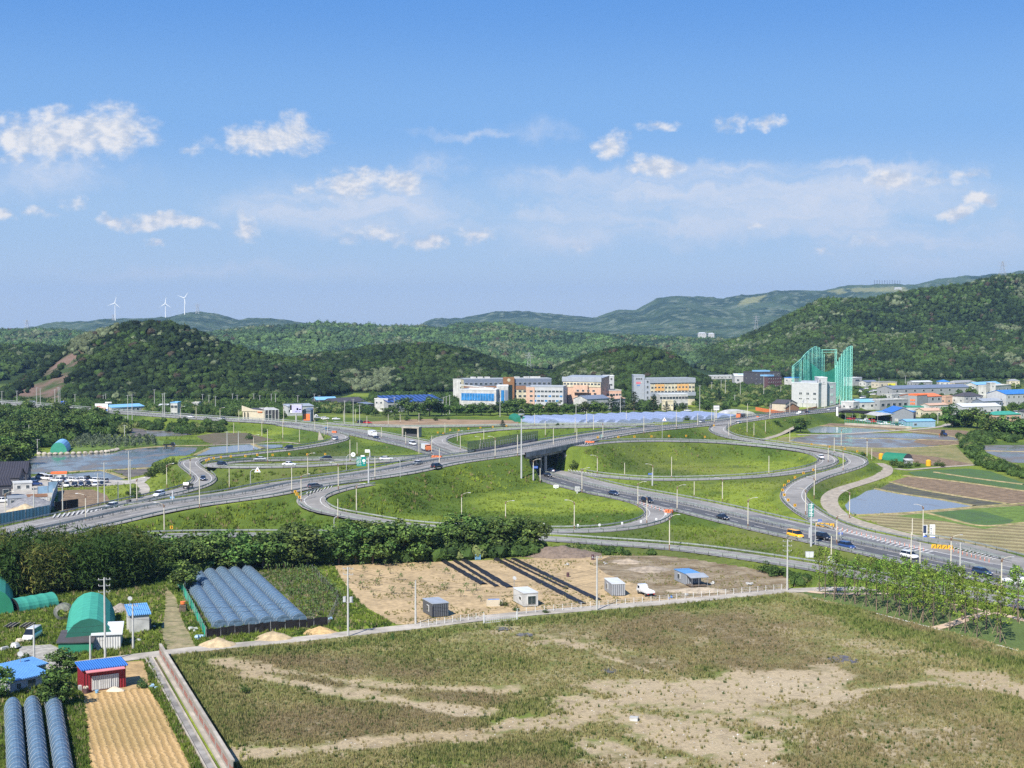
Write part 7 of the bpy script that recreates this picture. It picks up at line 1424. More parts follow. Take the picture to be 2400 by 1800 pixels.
# crash cushions and barriers
for (u, v, l, w, m) in ((1934,1236,'yellow striped crash cushion at the tip of the highway gore',5.5,m_sy),(2208,1287,'orange and white striped crash cushion near the right edge',5.5,m_sy),(1568,1203,'orange barrier block at the mouth of the near loop ramp',3,P_['orr']),(1383,1040,'orange barrier block at the right end of the bridge',4,P_['orr']),(1024,1075,'orange barrier block on the overpass road left of the bridge',5,P_['orr']),(784,1015,'small orange barrier at the split of the left ramp',3,P_['orr']),(1776,980,'red and white traffic drum on the main road',1.6,P_['orr']),(302,1180,'dark barrel on the hatched gap of the left ramp',.8,P_['dark'])):
    x, y, z = G(u, v); t = thing('crash_cushion', l, 'road barrier', (x, y, z), R(-25)); mb = MB(); n = max(1, int(w/1.3))
    for i in range(n): MB().box(((i-n/2+.5)*1.25, 0, .5), (1.15, 1.0, 1.0), 0, 0, .88).build('segment', m, t)
    for i in range(n): X_ = (i-n/2+.5)*1.25; MB().add([(X_-.35,-.54,.15),(X_-.15,-.54,.15),(X_+.35,-.54,.85),(X_+.15,-.54,.85)], [(0,1,2,3)]).build('stripe', P_['dark'], t)
# delineator posts on gores
for (a, b, n, l) in (((1952,1238),(2165,1291),20,'delineator posts on the long highway gore'),((2225,1290),(2318,1318),10,'delineator posts beyond the orange cushion'),((1500,1181),(1555,1199),7,'delineator posts at the near loop mouth')):
    for i in range(n):
        f = i/(n-1); x, y, z = at(a[0]+(b[0]-a[0])*f, a[1]+(b[1]-a[1])*f, 1.0); t = thing('delineator_post', '', 'bollard', (x, y, z), 0, l); MB().tube((0,0,0),(0,0,.8), .06, n=6).build('post', P_['orr'], t); MB().tube((0,0,.5),(0,0,.62), .065, n=6).build('band', m_sw, t)
    ordl(l, '{o} from the left of the '+l)
# white reflector boards on the near loop rail
for (u, v) in ((1274,1237),(1354,1239),(1405,1238),(1458,1234),(1502,1230),(1538,1224),(1560,1212)):
    x, y, z = G(u, v+3); t = thing('marker_board', '', 'marker board', (x, y, z), 0, 'white marker boards on the near loop rail'); MB().box((0,0,.5),(.06,.06,1.0)).build('post', M_ST, t); MB().box((0,-.04,1.15),(.5,.05,.6)).build('plate', m_sw, t); MB().box((0,-.08,1.12),(.22,.03,.25)).build('mark', P_['grey'], t)
ordl('white marker boards on the near loop rail', '{o} white marker board from the left on the near loop rail')
# billboards
def bboard(u, vb, us, v0, v1, ws, label, z_=0, Y=None, art=None, post=2):
    x, y, z = G(u, vb); s = y/F_PX; w = ws*s; z1, z0 = (vb-v0)*s, (vb-v1)*s; t = thing('billboard', label, 'billboard', (x, y, z)); X_ = (us-u)*s
    for i in range(post): MB().tube((X_+(i-(post-1)/2)*w*.4, .4, 0), (X_+(i-(post-1)/2)*w*.4, .4, z0+.5), .45 if post == 1 else .2, n=8).build('post', P_['white'], t)
    MB().box((X_, .3, (z0+z1)/2), (w+.5, .5, z1-z0+.5)).build('frame', P_['dark'], t); o = sign_panel(t, w, z1-z0, (z0+z1)/2, m_sw, 0, X_, 'board')
    for (a, b, c, d, m) in art or (): MB().box((X_+a*w, -.07, (z0+z1)/2+b*(z1-z0)), (c*w, .04, d*(z1-z0)), 0).build('printed_patch', m, t)
    return t
pk = mat('faded_pink_print', (.75,.35,.33), .6, .3, .5)
bboard(238, 974, 238, 946, 964, 30, 'large white billboard with a faded pink print by the left highway', art=((-.15,.18,.4,.14,pk),(.12,-.05,.5,.16,pk),(.2,-.3,.35,.12,pk),(.4,-.32,.16,.25,m_sb)))
bboard(254, 958, 254, 942, 949, 15, 'small white and violet board behind the large left billboard', art=((.25,0,.4,.5,P_['slate']),))
m_scr = mat('lilac_screen', (.45,.43,.72), .4, .08, .3)
bboard(694, 989, 694, 948, 968, 27, 'lilac billboard with a blue emblem beside the dark garage', post=1, art=((.06,0,.86,.9,m_scr),(-.44,.15,.13,.6,P_['black']),(.12,-.04,.15,.26,m_sb),(.34,-.08,.2,.12,m_sb),(.02,-.36,.2,.06,m_sb),(.3,-.36,.15,.05,m_sb)))
bboard(1679, 984, 1679, 951, 961, 13, 'small grey display board on a post left of the white tent hall', post=1, art=((0,0,.9,.5,P_['lgrey']),))
bboard(1962, 976, 1962, 954, 975, 4.5, 'slim white pylon sign where the road enters the town', post=1)
x, y, z = at(2190, 1268, 0); s = y/F_PX; t = thing('signboard', 'white roadside board with vertical writing and a blue foot', 'signboard', (x-.2, y, 0)); MB().box((-.2, .5, 2.1), (1.3, .25, 3.9)).build('board', m_sw, t); MB().box((-.2,.35,.55),(1.32,.1,.75)).build('blue_foot', m_sb, t)
for i, ch in enumerate('자동차정비'): text_mesh(t, ch, .5, -.55, 3.6-i*.55, P_['dark'], .34)
MB().box((.15,.35,2.6),(.14,.06,1.8)).build('red_bar', P_['orr'], t); MB().tube((-.2,.5,0),(-.2,.5,.4), .1, n=6).build('post', M_ST, t)
t = thing('signboard', 'narrow board with a dark blue picture beside the white roadside board', 'signboard', (x-2.2, y+.5, 0)); MB().box((0,0,2.3),(1.05,.2,3.3)).build('board', m_sw, t); MB().box((-.1,-.12,2.9),(.8,.06,1.9)).build('picture', PC['navy'], t); MB().box((0,-.12,1.1),(.9,.06,.4)).build('blue_foot', m_sb, t); MB().tube((0,0,0),(0,0,.7), .1, n=6).build('post', M_ST, t)
for (u, v, l) in ((1897,1307,'grey control cabinet on the verge behind the young trees'),(1949,1318,'pair of pale control cabinets beside a lamp base')):
    x, y, z = G(u, v); t = thing('control_cabinet', l, 'cabinet', (x, y, z)); MB().box((0,0,.7),(1.9,.6,1.4)).build('case', P_['lgrey'], t); [MB().box((q,-.32,.7),(.8,.04,1.2)).build('door', P_['wroof'], t) for q in (-.45,.45)]
# hills: turbines, pylons
def sky_pt(u, v, Y): return ((u-1200)/F_PX*Y, Y, HC+(760-v)*Y/F_PX)
for (u, vh, vb, ang, Y, l) in ((271,711,748,(75,200,-40),5900,'left wind turbine on the distant ridge'),(389,712,744,(80,215,-35),5900,'middle wind turbine on the distant ridge'),(434,699,736,(55,160,280),5900,'right and tallest wind turbine on the distant ridge')):
    x, y, z = sky_pt(u, vb, Y); h = (vb-vh)*Y/F_PX; t = thing('wind_turbine', l, 'wind turbine', (x, y, z-8)); MB().tube((0,0,0),(0,0,h+8), 2.2, 1.3, 10).build('tower', m_sw, t); MB().box((0,0,h+9),(3,8,3)).build('nacelle', m_sw, t); MB().tube((0,-8,h+9),(0,-5,h+9), 1.2, 2.2, 8).build('hub', m_sw, t)
    for a in ang:
        c, s = math.cos(R(a)), math.sin(R(a)); L_ = 33; px, pz = -s, c; MB().add([(px*1.6, -7, h+9+pz*1.6), (c*L_, -7, h+9+s*L_), (-px*1.9, -7, h+9-pz*1.9), (px*1.6, -6.2, h+9+pz*1.6), (c*L_, -6.2, h+9+s*L_), (-px*1.9, -6.2, h+9-pz*1.9)], [(0,1,2),(5,4,3),(0,3,4,1),(1,4,5,2)]).build('blade', m_sw, t)
def pylon(u, vb, vt, Y, l, w=7):
    x, y, z = sky_pt(u, vb, Y); h = (vb-vt)*Y/F_PX; t = thing('pylon', l, 'pylon', (x, y, z-6)); h += 6; mb = MB(); r = max(.25, Y*.00012)
    for sx in (-1, 1):
        for sy in (-1, 1): mb.tube((sx*w/2, sy*w/2, 0), (sx*.6, sy*.6, h), r, r*.7, 4)
    for i in range(6):
        z0, z1 = h*i/6, h*(i+1)/6; w0, w1 = w/2*(1-i/6)+.6, w/2*(1-(i+1)/6)+.6; mb.tube((-w0, -w0, z0), (w1, -w1, z1), r*.6, n=3); mb.tube((w0, -w0, z0), (-w1, -w1, z1), r*.6, n=3)
    mb.build('lattice', M_ST, t)
    for q in (.72, .84, .95): MB().tube((-w*.8, 0, h*q), (w*.8, 0, h*q), r, n=4).build('crossarm', M_ST, t)
for q in ((464,732,712,5700,'lattice pylon right of the wind turbines',14),(64,770,750,2450,'lattice pylon on the ridge at far left',8),(266,748,737,5900,'tiny mast beside the left wind turbine',8),(1772,774,740,2600,'lattice pylon half way up the right hand mountain',8),(2347,640,613,1980,'lattice pylon on the crest of the right hill',8),(1240,862,825,1620,'lattice mast in the saddle between the hills',6),(540,787,775,2500,'small mast on the middle ridge',5)): pylon(*q)
for i in range(11):
    x, y, z = sky_pt(2048+i*5.9, 666, 6600); t = thing('antenna_mast', '', 'mast', (x, y, z-8), 0, 'row of masts on the far mountain'); MB().tube((0,0,0),(0,0,26), 1.1, .7, 5).build('mast', P_['dark'], t); MB().box((0,0,22),(5,1,1)).build('crossarm', P_['dark'], t)
ordl('row of masts on the far mountain', '{o} mast from the left in the row on the far mountain top')
# ---------------------------------------------------------------- near plots
# brick wall with its drain
A, B = np.array(at(375,1541)), np.array(at(545,1826)); d = B-A; L = float(np.hypot(*d[:2])); rz = math.atan2(d[1], d[0])
mbw = bpy.data.materials.new('red_and_grey_block'); mbw.use_nodes = True; n = NG(mbw.node_tree); co = n.n('ShaderNodeTexCoord').outputs['Object']; sx = n.n('ShaderNodeSeparateXYZ', (co,)).outputs; vc = n.n('ShaderNodeCombineXYZ', (sx[0], sx[2], 0.0)).outputs[0]
bk = n.n('ShaderNodeTexBrick', {'Vector': vc, 'Color1': (.3,.275,.24,1), 'Color2': (.24,.22,.195,1), 'Mortar': (.38,.355,.32,1), 'Scale': 1.0, 'Mortar Size': .012, 'Brick Width': .48, 'Row Height': .24}); band = n.m('MULTIPLY', n.ss(sx[2], .7, .75), n.m('SUBTRACT', 1.0, n.ss(sx[2], 1.45, 1.5)))
band = n.m('MULTIPLY', band, n.ss(n.m('SINE', n.m('MULTIPLY', sx[0], 1.35)), -.8, -.7)); cc_ = n.mix(band, bk.outputs[0], n.mix(bk.outputs['Fac'], (.3,.1,.07), (.38,.355,.32))); mbw.node_tree.links.new(cc_, mbw.node_tree.nodes['Principled BSDF'].inputs['Base Color'])
t = thing('boundary_wall', 'long grey block wall with a red brick pattern beside the drain', 'wall', (A[0], A[1], 0), rz); MB().box((L/2, 0, 1.05), (L, .2, 2.1)).build('blockwork', mbw, t); MB().box((L/2, .06, 2.2), (L, .42, .2)).build('coping', M_CN, t); MB().box((L/2, -.35, .18), (L, .5, .36)).build('footing', M_CN, t)
for i in range(9): MB().box((L*(i+.5)/9, .2, 1.0), (.35, .3, 2.0)).build('pier', M_CD, t)
t = thing('drain_channel', 'narrow concrete drain running along the foot of the block wall', 'drain', (A[0], A[1], 0), rz); MB().box((L/2, -1.2, .12), (L, .2, .32)).box((L/2, -2.35, .12), (L, .2, .32)).build('side', M_CN, t); MB().box((L/2, -1.78, .05), (L, .95, .04)).build('bed', M_CD, t)
sheet('weedy_bank', m_brown, [(338,1548),(368,1545),(395,1600),(440,1700),(490,1830),(470,1830),(395,1660),(350,1600)], .045, 'weedy brown bank between the furrowed field and the drain')
# lot fence and gate
m_fw = mat('white_steel', (.58,.59,.58), .5, .05, 1)
def fence_run(label, pts, n0, h=1.25, rails=()):
    c = smooth_path([at(u, v, 0) for u, v in pts], 1.5); s = np.concatenate([[0], np.cumsum(np.hypot(*np.diff(c[:, :2], axis=0).T))]); t = thing('post_fence', label, 'fence', (0,0,0))
    for q in np.linspace(0, s[-1], n0): x, y = np.interp(q, s, c[:, 0]), np.interp(q, s, c[:, 1]); MB().box((x, y, h/2), (.08, .08, h)).build('post', m_fw, t)
    mb = MB(); [mb.path([(p[0], p[1], z) for p in c], .018, 3) for z in (.4, .8, 1.15)]; mb.build('wire', m_fw, t)
fence_run('white post fence along the lane left of the gate', [(985,1470),(1060,1460),(1134,1450)], 9); fence_run('white post fence along the lane right of the gate', [(1212,1441),(1300,1432),(1399,1424),(1500,1414),(1600,1405),(1700,1395),(1832,1383)], 32)
a, b = np.array(at(1134.5,1463)), np.array(at(1211.6,1454.5)); d = b-a; W = float(np.hypot(*d[:2])); t = thing('gate', 'white barred gate between two white posts on the lane', 'gate', (a[0], a[1], 0), math.atan2(d[1], d[0]))
for x in (0, W): MB().box((x, 0, .85), (.22, .22, 1.7)).build('gate_post', m_fw, t)
for k in range(2):
    mb = MB(); x0, x1 = .2+k*W/2, W/2-.1+k*W/2; [mb.box(((x0+x1)/2, 0, z), (x1-x0, .05, .06)) for z in (.2, .6, 1.05)]; [mb.box((x0+(x1-x0)*i/8, 0, .62), (.04, .04, .9)) for i in range(9)]; mb.build('gate_leaf', m_fw, t)
# mulch rows
for i, (a, b, w) in enumerate((((1040,1316),(1135,1371),1.5),((1066,1315),(1166,1376),1.0),((1087,1313),(1196,1378),1.6),((1163,1311),(1368,1417),1.5),((1203,1310),(1404,1408),1.4),((1182,1311),(1330,1382),.5))):
    A_, B_ = np.array(at(*a)), np.array(at(*b)); d = B_-A_; L_ = float(np.hypot(*d[:2])); 
    mb = MB(); n_ = int(L_/1.2); vs = []
    for k in range(n_+1):
        ww = w/2*(.8+.4*random.random()); vs += [(L_*k/n_, -ww, .06), (L_*k/n_, -ww*.6, .28+.08*random.random()), (L_*k/n_, ww*.6, .28+.08*random.random()), (L_*k/n_, ww, .06)]
    mb.add(vs, [(k*4+j, k*4+j+1, k*4+j+5, k*4+j+4) for k in range(n_) for j in range(3)])
    mb.build('mulch_row', mat('black_mulch_film', (.016,.016,.018), .55, .5, 2.0), None, (A_[0], A_[1], 0), math.atan2(d[1], d[0]), label='', cat='mulch row', group='black mulch rows on the sandy plot')
ordl('black mulch rows on the sandy plot', '{o} black film covered planting row from the left on the sandy plot')
# saplings on the sandy plot and orchard rows
sap = MB(); rs = random.Random(3)
for i in range(26):
    a = rs.random()*6.28; r = .15+.3*rs.random(); z = .25+.6*rs.random(); c = Vector((math.cos(a)*r, math.sin(a)*r, z)); e = Vector((rs.random()-.5, rs.random()-.5, rs.random()-.2))*.28; f = Vector((rs.random()-.5, rs.random()-.5, rs.random()*.5))*.22; sap.add([c-e, c+f, c+e], [(0,1,2)])
sapm = sap.mesh('leaves', solid('sapling_green', (.07,.12,.03))); stm = MB().tube((0,0,0),(0,0,.8), .035, .02, 4).mesh('stem', M_BK)
def sapling(u, v, s, g): x, y, z = at(u, v, .05); t = thing('sapling', '', 'sapling', (x, y, z), random.random()*6, g); t.scale = (s, s, s); link('stem', stm, t); link('leaves', sapm, t)
SPX = [(849,1333),(855,1341),(903,1328),(928,1326),(955,1328),(1005,1331),(965,1337),(935,1361),(965,1379),(918,1393),(944,1391),(875,1397),(849,1378),(1033,1386),(1047,1380),(1093,1385),(1108,1395),(1126,1410),(880,1373),(1043,1346),(985,1365),(1010,1402),(1060,1360),(890,1350),(1080,1400),(1117,1385),(848,1360),(915,1345)]
for u, v in SPX: sapling(u, v, random.uniform(1.2, 1.9), 'saplings planted on the sandy plot')
ordl('saplings planted on the sandy plot', '{o} little sapling from the left on the sandy plot')
for k in range(6):
    for i in range(15):
        f = i/14; u0, v0 = 628+k*19, 1341-k*.8; u1, v1 = 722+k*18, 1452-k*6; sapling(u0+(u1-u0)*f+random.uniform(-1, 1), v0+(v1-v0)*f**1.15, random.uniform(1.3, 2.3), 'saplings in the rows right of the net tunnels')
ordl('saplings in the rows right of the net tunnels', '{o} sapling from the left in the plot right of the net tunnels')
# far orchard rows
m_vr = vcmat('orchard_foliage', rough=.9, nzs=1, amp=.3, bump=0, transl=.15)
for i, (ub, ut) in enumerate(((165,200),(183,210),(200,226),(217,240),(236,257),(256,273),(274,287),(293,300),(311,313),(329,327),(346,342),(362,356))):
    A_, B_ = np.array(at(ub,1050-max(0, i-7)*1.6,0)), np.array(at(ut,1029+i*.2,0)); n_ = 260; f = RS.rand(n_, 1); c = A_*(1-f)+B_*f; c = c+np.stack([RS.normal(size=n_)*.5, RS.normal(size=n_)*.5, .3+2.6*RS.rand(n_)], 1)
    a = RS.normal(size=(n_, 3))*.4; b = RS.normal(size=(n_, 3))*.4; V = np.stack([c-a, c+b, c+a], 1).reshape(-1, 3); o = np.array([A_[0], A_[1], 0])
    link('vine_row', npmesh('vine_row', V-o, np.arange(3*n_).reshape(-1, 3), m_vr, np.repeat(lerp(C3(.05,.075,.05), C3(.12,.15,.09), RS.rand(n_, 1)), 3, 0)), None, tuple(o), label='', cat='orchard row', group='rows of the far orchard')
ordl('rows of the far orchard', '{o} grey green orchard row from the left beyond the big pond')
# stone wall by the pond, blue sheet fence, heap
c = smooth_path([at(u, v, 0) for u, v in [(92,1066),(130,1066),(200,1064),(250,1061),(275,1056)]], 2)
t = thing('stone_bank', 'row of pale boulders along the far edge of the big pond', 'stone wall', (0,0,0)); 
for k in range(0, len(c), 1):
    mb = MB(); v = IV[:]*np.array([1.1, .9, .75])*(1+.25*(RS.rand(len(IV), 1)-.5)); mb.add([(p[0]+c[k][0], p[1]+c[k][1], p[2]+.45) for p in v], [tuple(f) for f in IF]); mb.build('boulder', M_CN, t)
def sheetfence(label, pts, h, m=None, n=None):
    c = [np.array(at(u, v, 0)) for u, v in pts]; t = thing('sheet_fence', label, 'fence', (0,0,0))
    for a, b in zip(c[:-1], c[1:]):
        d = b-a; L_ = float(np.hypot(*d[:2])); rz = math.atan2(d[1], d[0]); k = max(1, int(L_/3.2))
        for i in range(k):
            p = a+d*(i+.5)/k; MB().box((p[0], p[1], h/2+.02*(i % 2)), (L_/k-.06, .08, h), 0, rz).build('sheet', m or R_bs, t); q = a+d*i/k; MB().box((q[0], q[1], h/2), (.12, .2, h+.1), 0, rz).build('post', M_ST, t)
sheetfence('pale blue sheet fence along the foot of the left ramp', [(-60,1240),(0,1229),(60,1219),(117,1208)], 3.0); sheetfence('pale blue sheet fence running back from the corner by the vegetable plot', [(117,1208),(124,1180),(135,1152)], 3.0); sheetfence('grey blue inner fence behind the ribbed containers', [(88,1158),(112,1156),(124,1155)], 2.4, P_['sky']); sheetfence('grey blue inner fence beside the parked cars', [(113,1147),(134,1145)], 2.4, P_['sky'])
t = thing('net_screen', 'black shade net hung on the fence by the vegetable plot', 'net', tuple(at(137,1198,0)), R(60)); MB().box((3, 0, 1.5), (9, .1, 2.6)).build('net', P_['black'], t); [MB().tube((x, 0, 0), (x, 0, 3), .06, n=5).build('post', M_ST, t) for x in (-1.4, 3, 7.4)]
def heap(label, u, v, rx, ry, h, col, seed=1, name='earth_heap', cat='heap'):
    n_ = 22; g_ = np.linspace(-1, 1, n_); X_, Y_ = np.meshgrid(g_, g_); r = np.hypot(X_, Y_); Z_ = np.clip(1-r*(.85+.4*fbm(X_*rx, Y_*ry+9, 1.6, 2, seed)), 0, 1)**.75*h*.85*(.75+.6*fbm(X_*rx+seed*7, Y_*ry, .9, 4, seed))-.06; ix = np.arange(n_*n_).reshape(n_, n_); Q_ = np.stack([ix[:-1,:-1], ix[:-1,1:], ix[1:,1:], ix[1:,:-1]], -1).reshape(-1, 4)
    x, y, z = at(u, v, .05); link(name, npmesh(name, np.stack([X_*rx, Y_*ry, Z_], -1).reshape(-1, 3), Q_, mat('heap_%d' % seed, col, .95, .25, 1.2, bump=.3, bs=4), smooth=True), None, (x, y, z), label=label, cat=cat)
heap('grey gravel heap behind the blue sheet fence', 72, 1186, 7.5, 6, 3.4, (.2,.2,.21), 2); heap('tan sand heap in front of the grey gravel heap', 62, 1200, 6.5, 4, 2.6, (.42,.34,.22), 3)
heap('pale sand heap left of the three beside the lane', 511, 1512, 3.4, 2.6, 1.5, (.42,.33,.2), 4); heap('middle sand heap beside the lane under the black net', 640, 1496, 3.6, 2.6, 1.5, (.38,.3,.18), 5); heap('orange sand heap right of the three beside the lane', 748, 1482, 3.2, 2.3, 1.2, (.46,.32,.15), 6)
heap('grey brown heap of cut brush at the end of the tree belt', 1310, 1300, 10, 6, 2.4, (.17,.13,.1), 7, 'brush_heap'); heap('low stony heap in front of the blue roofed hut', 1640, 1385, 7, 3, .9, (.36,.3,.22), 8); heap('rubble heap behind the blue roofed hut', 1520, 1336, 5, 4, 1.1, (.3,.25,.19), 9); heap('small rubble heap left of the hut', 1470, 1318, 4, 3, 1.0, (.33,.27,.2), 10); heap('heap of dead branches in the garden at left', 284, 1432, 2.2, 2.2, 1.8, (.25,.22,.19), 11, 'brush_heap')
# nets around the six tunnels
def netfence(label, pts, h, m, name='net_fence'):
    c = [np.array(at(u, v, 0)) for u, v in pts]; t = thing(name, label, 'net fence', (0,0,0)); mb = MB()
    for a, b in zip(c[:-1], c[1:]):
        k = max(2, int(np.hypot(*(b-a)[:2])/1.2))
        for i in range(k):
            p, q = a+(b-a)*i/k, a+(b-a)*(i+1)/k; w0, w1 = (random.uniform(-.12, .12) for _ in range(2)); mb.quad((p[0]+w0, p[1], .02), (q[0]+w1, q[1], .02), (q[0], q[1]+w1, h+w1), (p[0], p[1]+w0, h+w0))
        for i in range(0, k+1, 2): p = a+(b-a)*i/k; MB().tube((p[0], p[1], 0), (p[0], p[1], h+.3), .04, n=4).build('post', M_ST, t)
    mb.build('net', m, t)
m_gn = mat('bright_green_net', (.02,.36,.24), .7, .3, .8, alpha=.8); netfence('bright green net along the left side of the six tunnels', [(482,1496),(455,1440),(428,1390),(405,1354)], 1.9, m_gn); netfence('black net along the front of the six tunnels', [(484,1497),(600,1484),(769,1468)], 1.7, mat('black_net', (.014,.013,.014), .9, .3, 1)); netfence('thin black net at the right side of the sapling rows', [(769,1467),(795,1410),(730,1340)], 1.5, mat('thin_black_net', (.02,.02,.02), .9, .2, 1, alpha=.35))
sheet('tunnel_plot_soil', mat('plot_soil', (.13,.13,.085), .95, .4, .9), [(482,1494),(405,1354),(610,1336),(770,1466)], .055, 'dark weedy soil between the six net tunnels', keep=False)
# small near things
def thing_at(name, label, cat, u, v, rz=0): x, y, z = at(u, v, .05); return thing(name, label, cat, (x, y, z), rz)
t = thing_at('pallet_stack', 'stack of bright blue pallets at the edge of the tree belt', 'pallets', 1120, 1311)
for i in range(7): MB().box((0,0,.12+i*.17), (1.3,1.1,.06)).box((-.55,0,.06+i*.17),(.12,1.1,.08)).box((.55,0,.06+i*.17),(.12,1.1,.08)).build('pallet', P_['lblue'], t)
t = thing_at('pallet_stack', 'stack of wooden crates with a red tub by the green net', 'pallets', 429, 1433); [MB().box((0,0,.15+i*.26), (1.3,1.1,.2)).build('crate', M_BK, t) for i in range(5)]; MB().tube((0,0,1.4),(0,0,1.9), .45, .5, 10).build('tub', P_['orr'], t)
t = thing_at('board_stack', 'pale boards leaning together left of the white cabin', 'boards', 1156, 1421, R(8)); MB().box((0,0,.65),(2.6,.3,1.3)).build('board', P_['tan'], t); MB().box((1.5,.2,.6),(.7,.2,1.1)).build('board', P_['tan'], t); MB().box((.1,.1,1.34),(2.2,.4,.08)).build('cover', P_['blue'], t)
t = thing_at('barrel', 'rusty red barrel on the sandy plot', 'barrel', 1331, 1352); MB().tube((0,0,0),(0,0,.95), .3, n=14).build('drum', P_['maroon'], t); MB().tube((0,0,.3),(0,0,.34), .32, n=14).tube((0,0,.62),(0,0,.66), .36, n=14).build('hoop', P_['maroon'], t)
t = thing_at('barrel', 'rusty barrel beside the lamp topped pole', 'barrel', 1389, 1312); MB().tube((0,0,0),(0,0,1.2), .33, n=14).build('drum', P_['maroon'], t); MB().tube((0,0,.6),(0,0,.66), .42, n=14).build('hoop', P_['maroon'], t)
t = thing_at('styrofoam_box', 'white styrofoam box lying on the bare soil of the empty lot', 'box', 1486, 1690, R(-15)); MB().box((0,0,.3),(1.1,.8,.45)).build('box', P_['white'], t); MB().box((0,0,.56),(1.16,.86,.08)).build('lid', P_['white'], t)
for (u, v, l, c_) in ((1232,1490,'dark gravel patch on the empty lot below the gate',(.12,.12,.125)),(1180,1476,'small dark patch on the empty lot near the gate',(.1,.1,.1)),(1975,1548,'dark slate coloured rubble patch in the middle of the empty lot',(.1,.1,.12)),(1427,1574,'small dark puddle stain on the empty lot',(.09,.09,.09))):
    k = 22 if u == 1975 else 14; x0, y0, z0 = at(u, v); pts = [(x0+math.cos(a*6.283/24)*(2.2 if k == 22 else 1.3)*(.7+.5*RS.rand())*1.2, y0+math.sin(a*6.283/24)*(2.6 if k == 22 else 1.5)*(.7+.5*RS.rand()), .2) for a in range(24)]
    me = bpy.data.meshes.new('rubble_patch'); me.from_pydata(pts, [], [list(range(24))]); me.materials.append(mat('patch_%d' % u, c_, .9, .4, 1.5, bump=.3, bs=5)); link('rubble_patch', me, kind='structure', label=l)
t = thing_at('planter', 'rust red planter filled with flowers at the corner of the red cabin', 'planter', 201, 1625); MB().tube((0,0,0),(0,0,.8), .38, .45, 12).build('pot', P_['maroon'], t); [MB().tube((math.cos(a)*.25, math.sin(a)*.25, .8), (math.cos(a)*.3, math.sin(a)*.3, 1.05), .16, .1, 6).build('flowers', P_['tan'], t) for a in (0, 1.3, 2.6, 3.9, 5.2)]
t = thing_at('tarpaulin', 'beige sheet thrown over gear in front of the red cabin', 'tarpaulin', 271, 1619); n_ = 9; g_ = np.linspace(-1, 1, n_); X_, Y_ = np.meshgrid(g_, g_); Z_ = .6*np.clip(1-np.hypot(X_*.9, Y_)**2, 0, 1)*(.6+.8*fbm(X_*3, Y_*3, 1, 3, 5)); ix = np.arange(81).reshape(9, 9); Q_ = np.stack([ix[:-1,:-1], ix[:-1,1:], ix[1:,1:], ix[1:,:-1]], -1).reshape(-1, 4); link('sheet', npmesh('sheet', np.stack([X_*1.3, Y_*.7, Z_], -1).reshape(-1, 3), Q_, P_['tan']), t)
t = thing_at('bucket', 'light blue bucket in front of the red cabin', 'bucket', 227, 1624); MB().tube((0,0,0),(0,0,.4), .2, .26, 12).build('pail', P_['lblue'], t); MB().tube((0,0,.37),(0,0,.41), .28, n=12).build('rim', P_['lblue'], t)
t = thing_at('bucket', 'dull blue tub against the red cabin wall', 'tub', 214, 1619); MB().tube((0,0,0),(0,0,.5), .3, .36, 12).build('pail', P_['sky'], t); MB().tube((0,0,.47),(0,0,.51), .38, n=12).build('rim', P_['blue'], t)
t = thing_at('water_tank', 'black round water tub behind the roof of the red cabin', 'tub', 229, 1562); MB().tube((0,0,0),(0,0,.95), .8, .85, 16).build('tank', P_['black'], t); MB().tube((0,0,.92),(0,0,1.0), .92, .92, 16).build('rim', P_['dark'], t)
for (u, v, h, l) in ((305,1452,3.8,'white satellite dish beside the small white hut'),(48,1585,3.4,'white satellite dish behind the blue roofed house'),(1205,1386,2.6,'grey satellite dish behind the white cabin')):
    t = thing_at('satellite_dish', l, 'satellite dish', u, v); MB().tube((0,0,0),(0,0,h), .06, n=5).build('mast', M_ST, t); MB().tube((0,-.1,h),(.1,-.3,h+.15), .15, .42, 14).build('dish', P_['white'], t)
# mesh roll
t = thing_at('mesh_roll', 'big coil of grey netting beside the arched shed', 'coil', 146, 1455); mb = MB()
for i in range(20):
    a0, a1 = i*6.283/20*.8+.4, (i+1)*6.283/20*.8+.4; mb.quad((math.cos(a0)*1.6, 0, 1.6+math.sin(a0)*1.5), (math.cos(a1)*1.6, 0, 1.6+math.sin(a1)*1.5), (math.cos(a1)*.75, -.5, 1.5+math.sin(a1)*.7), (math.cos(a0)*.75, -.5, 1.5+math.sin(a0)*.7)); mb.quad((math.cos(a0)*1.6, 0, 1.6+math.sin(a0)*1.5), (math.cos(a0)*1.6, 1.5, 1.6+math.sin(a0)*1.5), (math.cos(a1)*1.6, 1.5, 1.6+math.sin(a1)*1.5), (math.cos(a1)*1.6, 0, 1.6+math.sin(a1)*1.5))
mb.build('netting', mat('grey_netting', (.2,.2,.2), .8, .3, 2, alpha=.6), t)
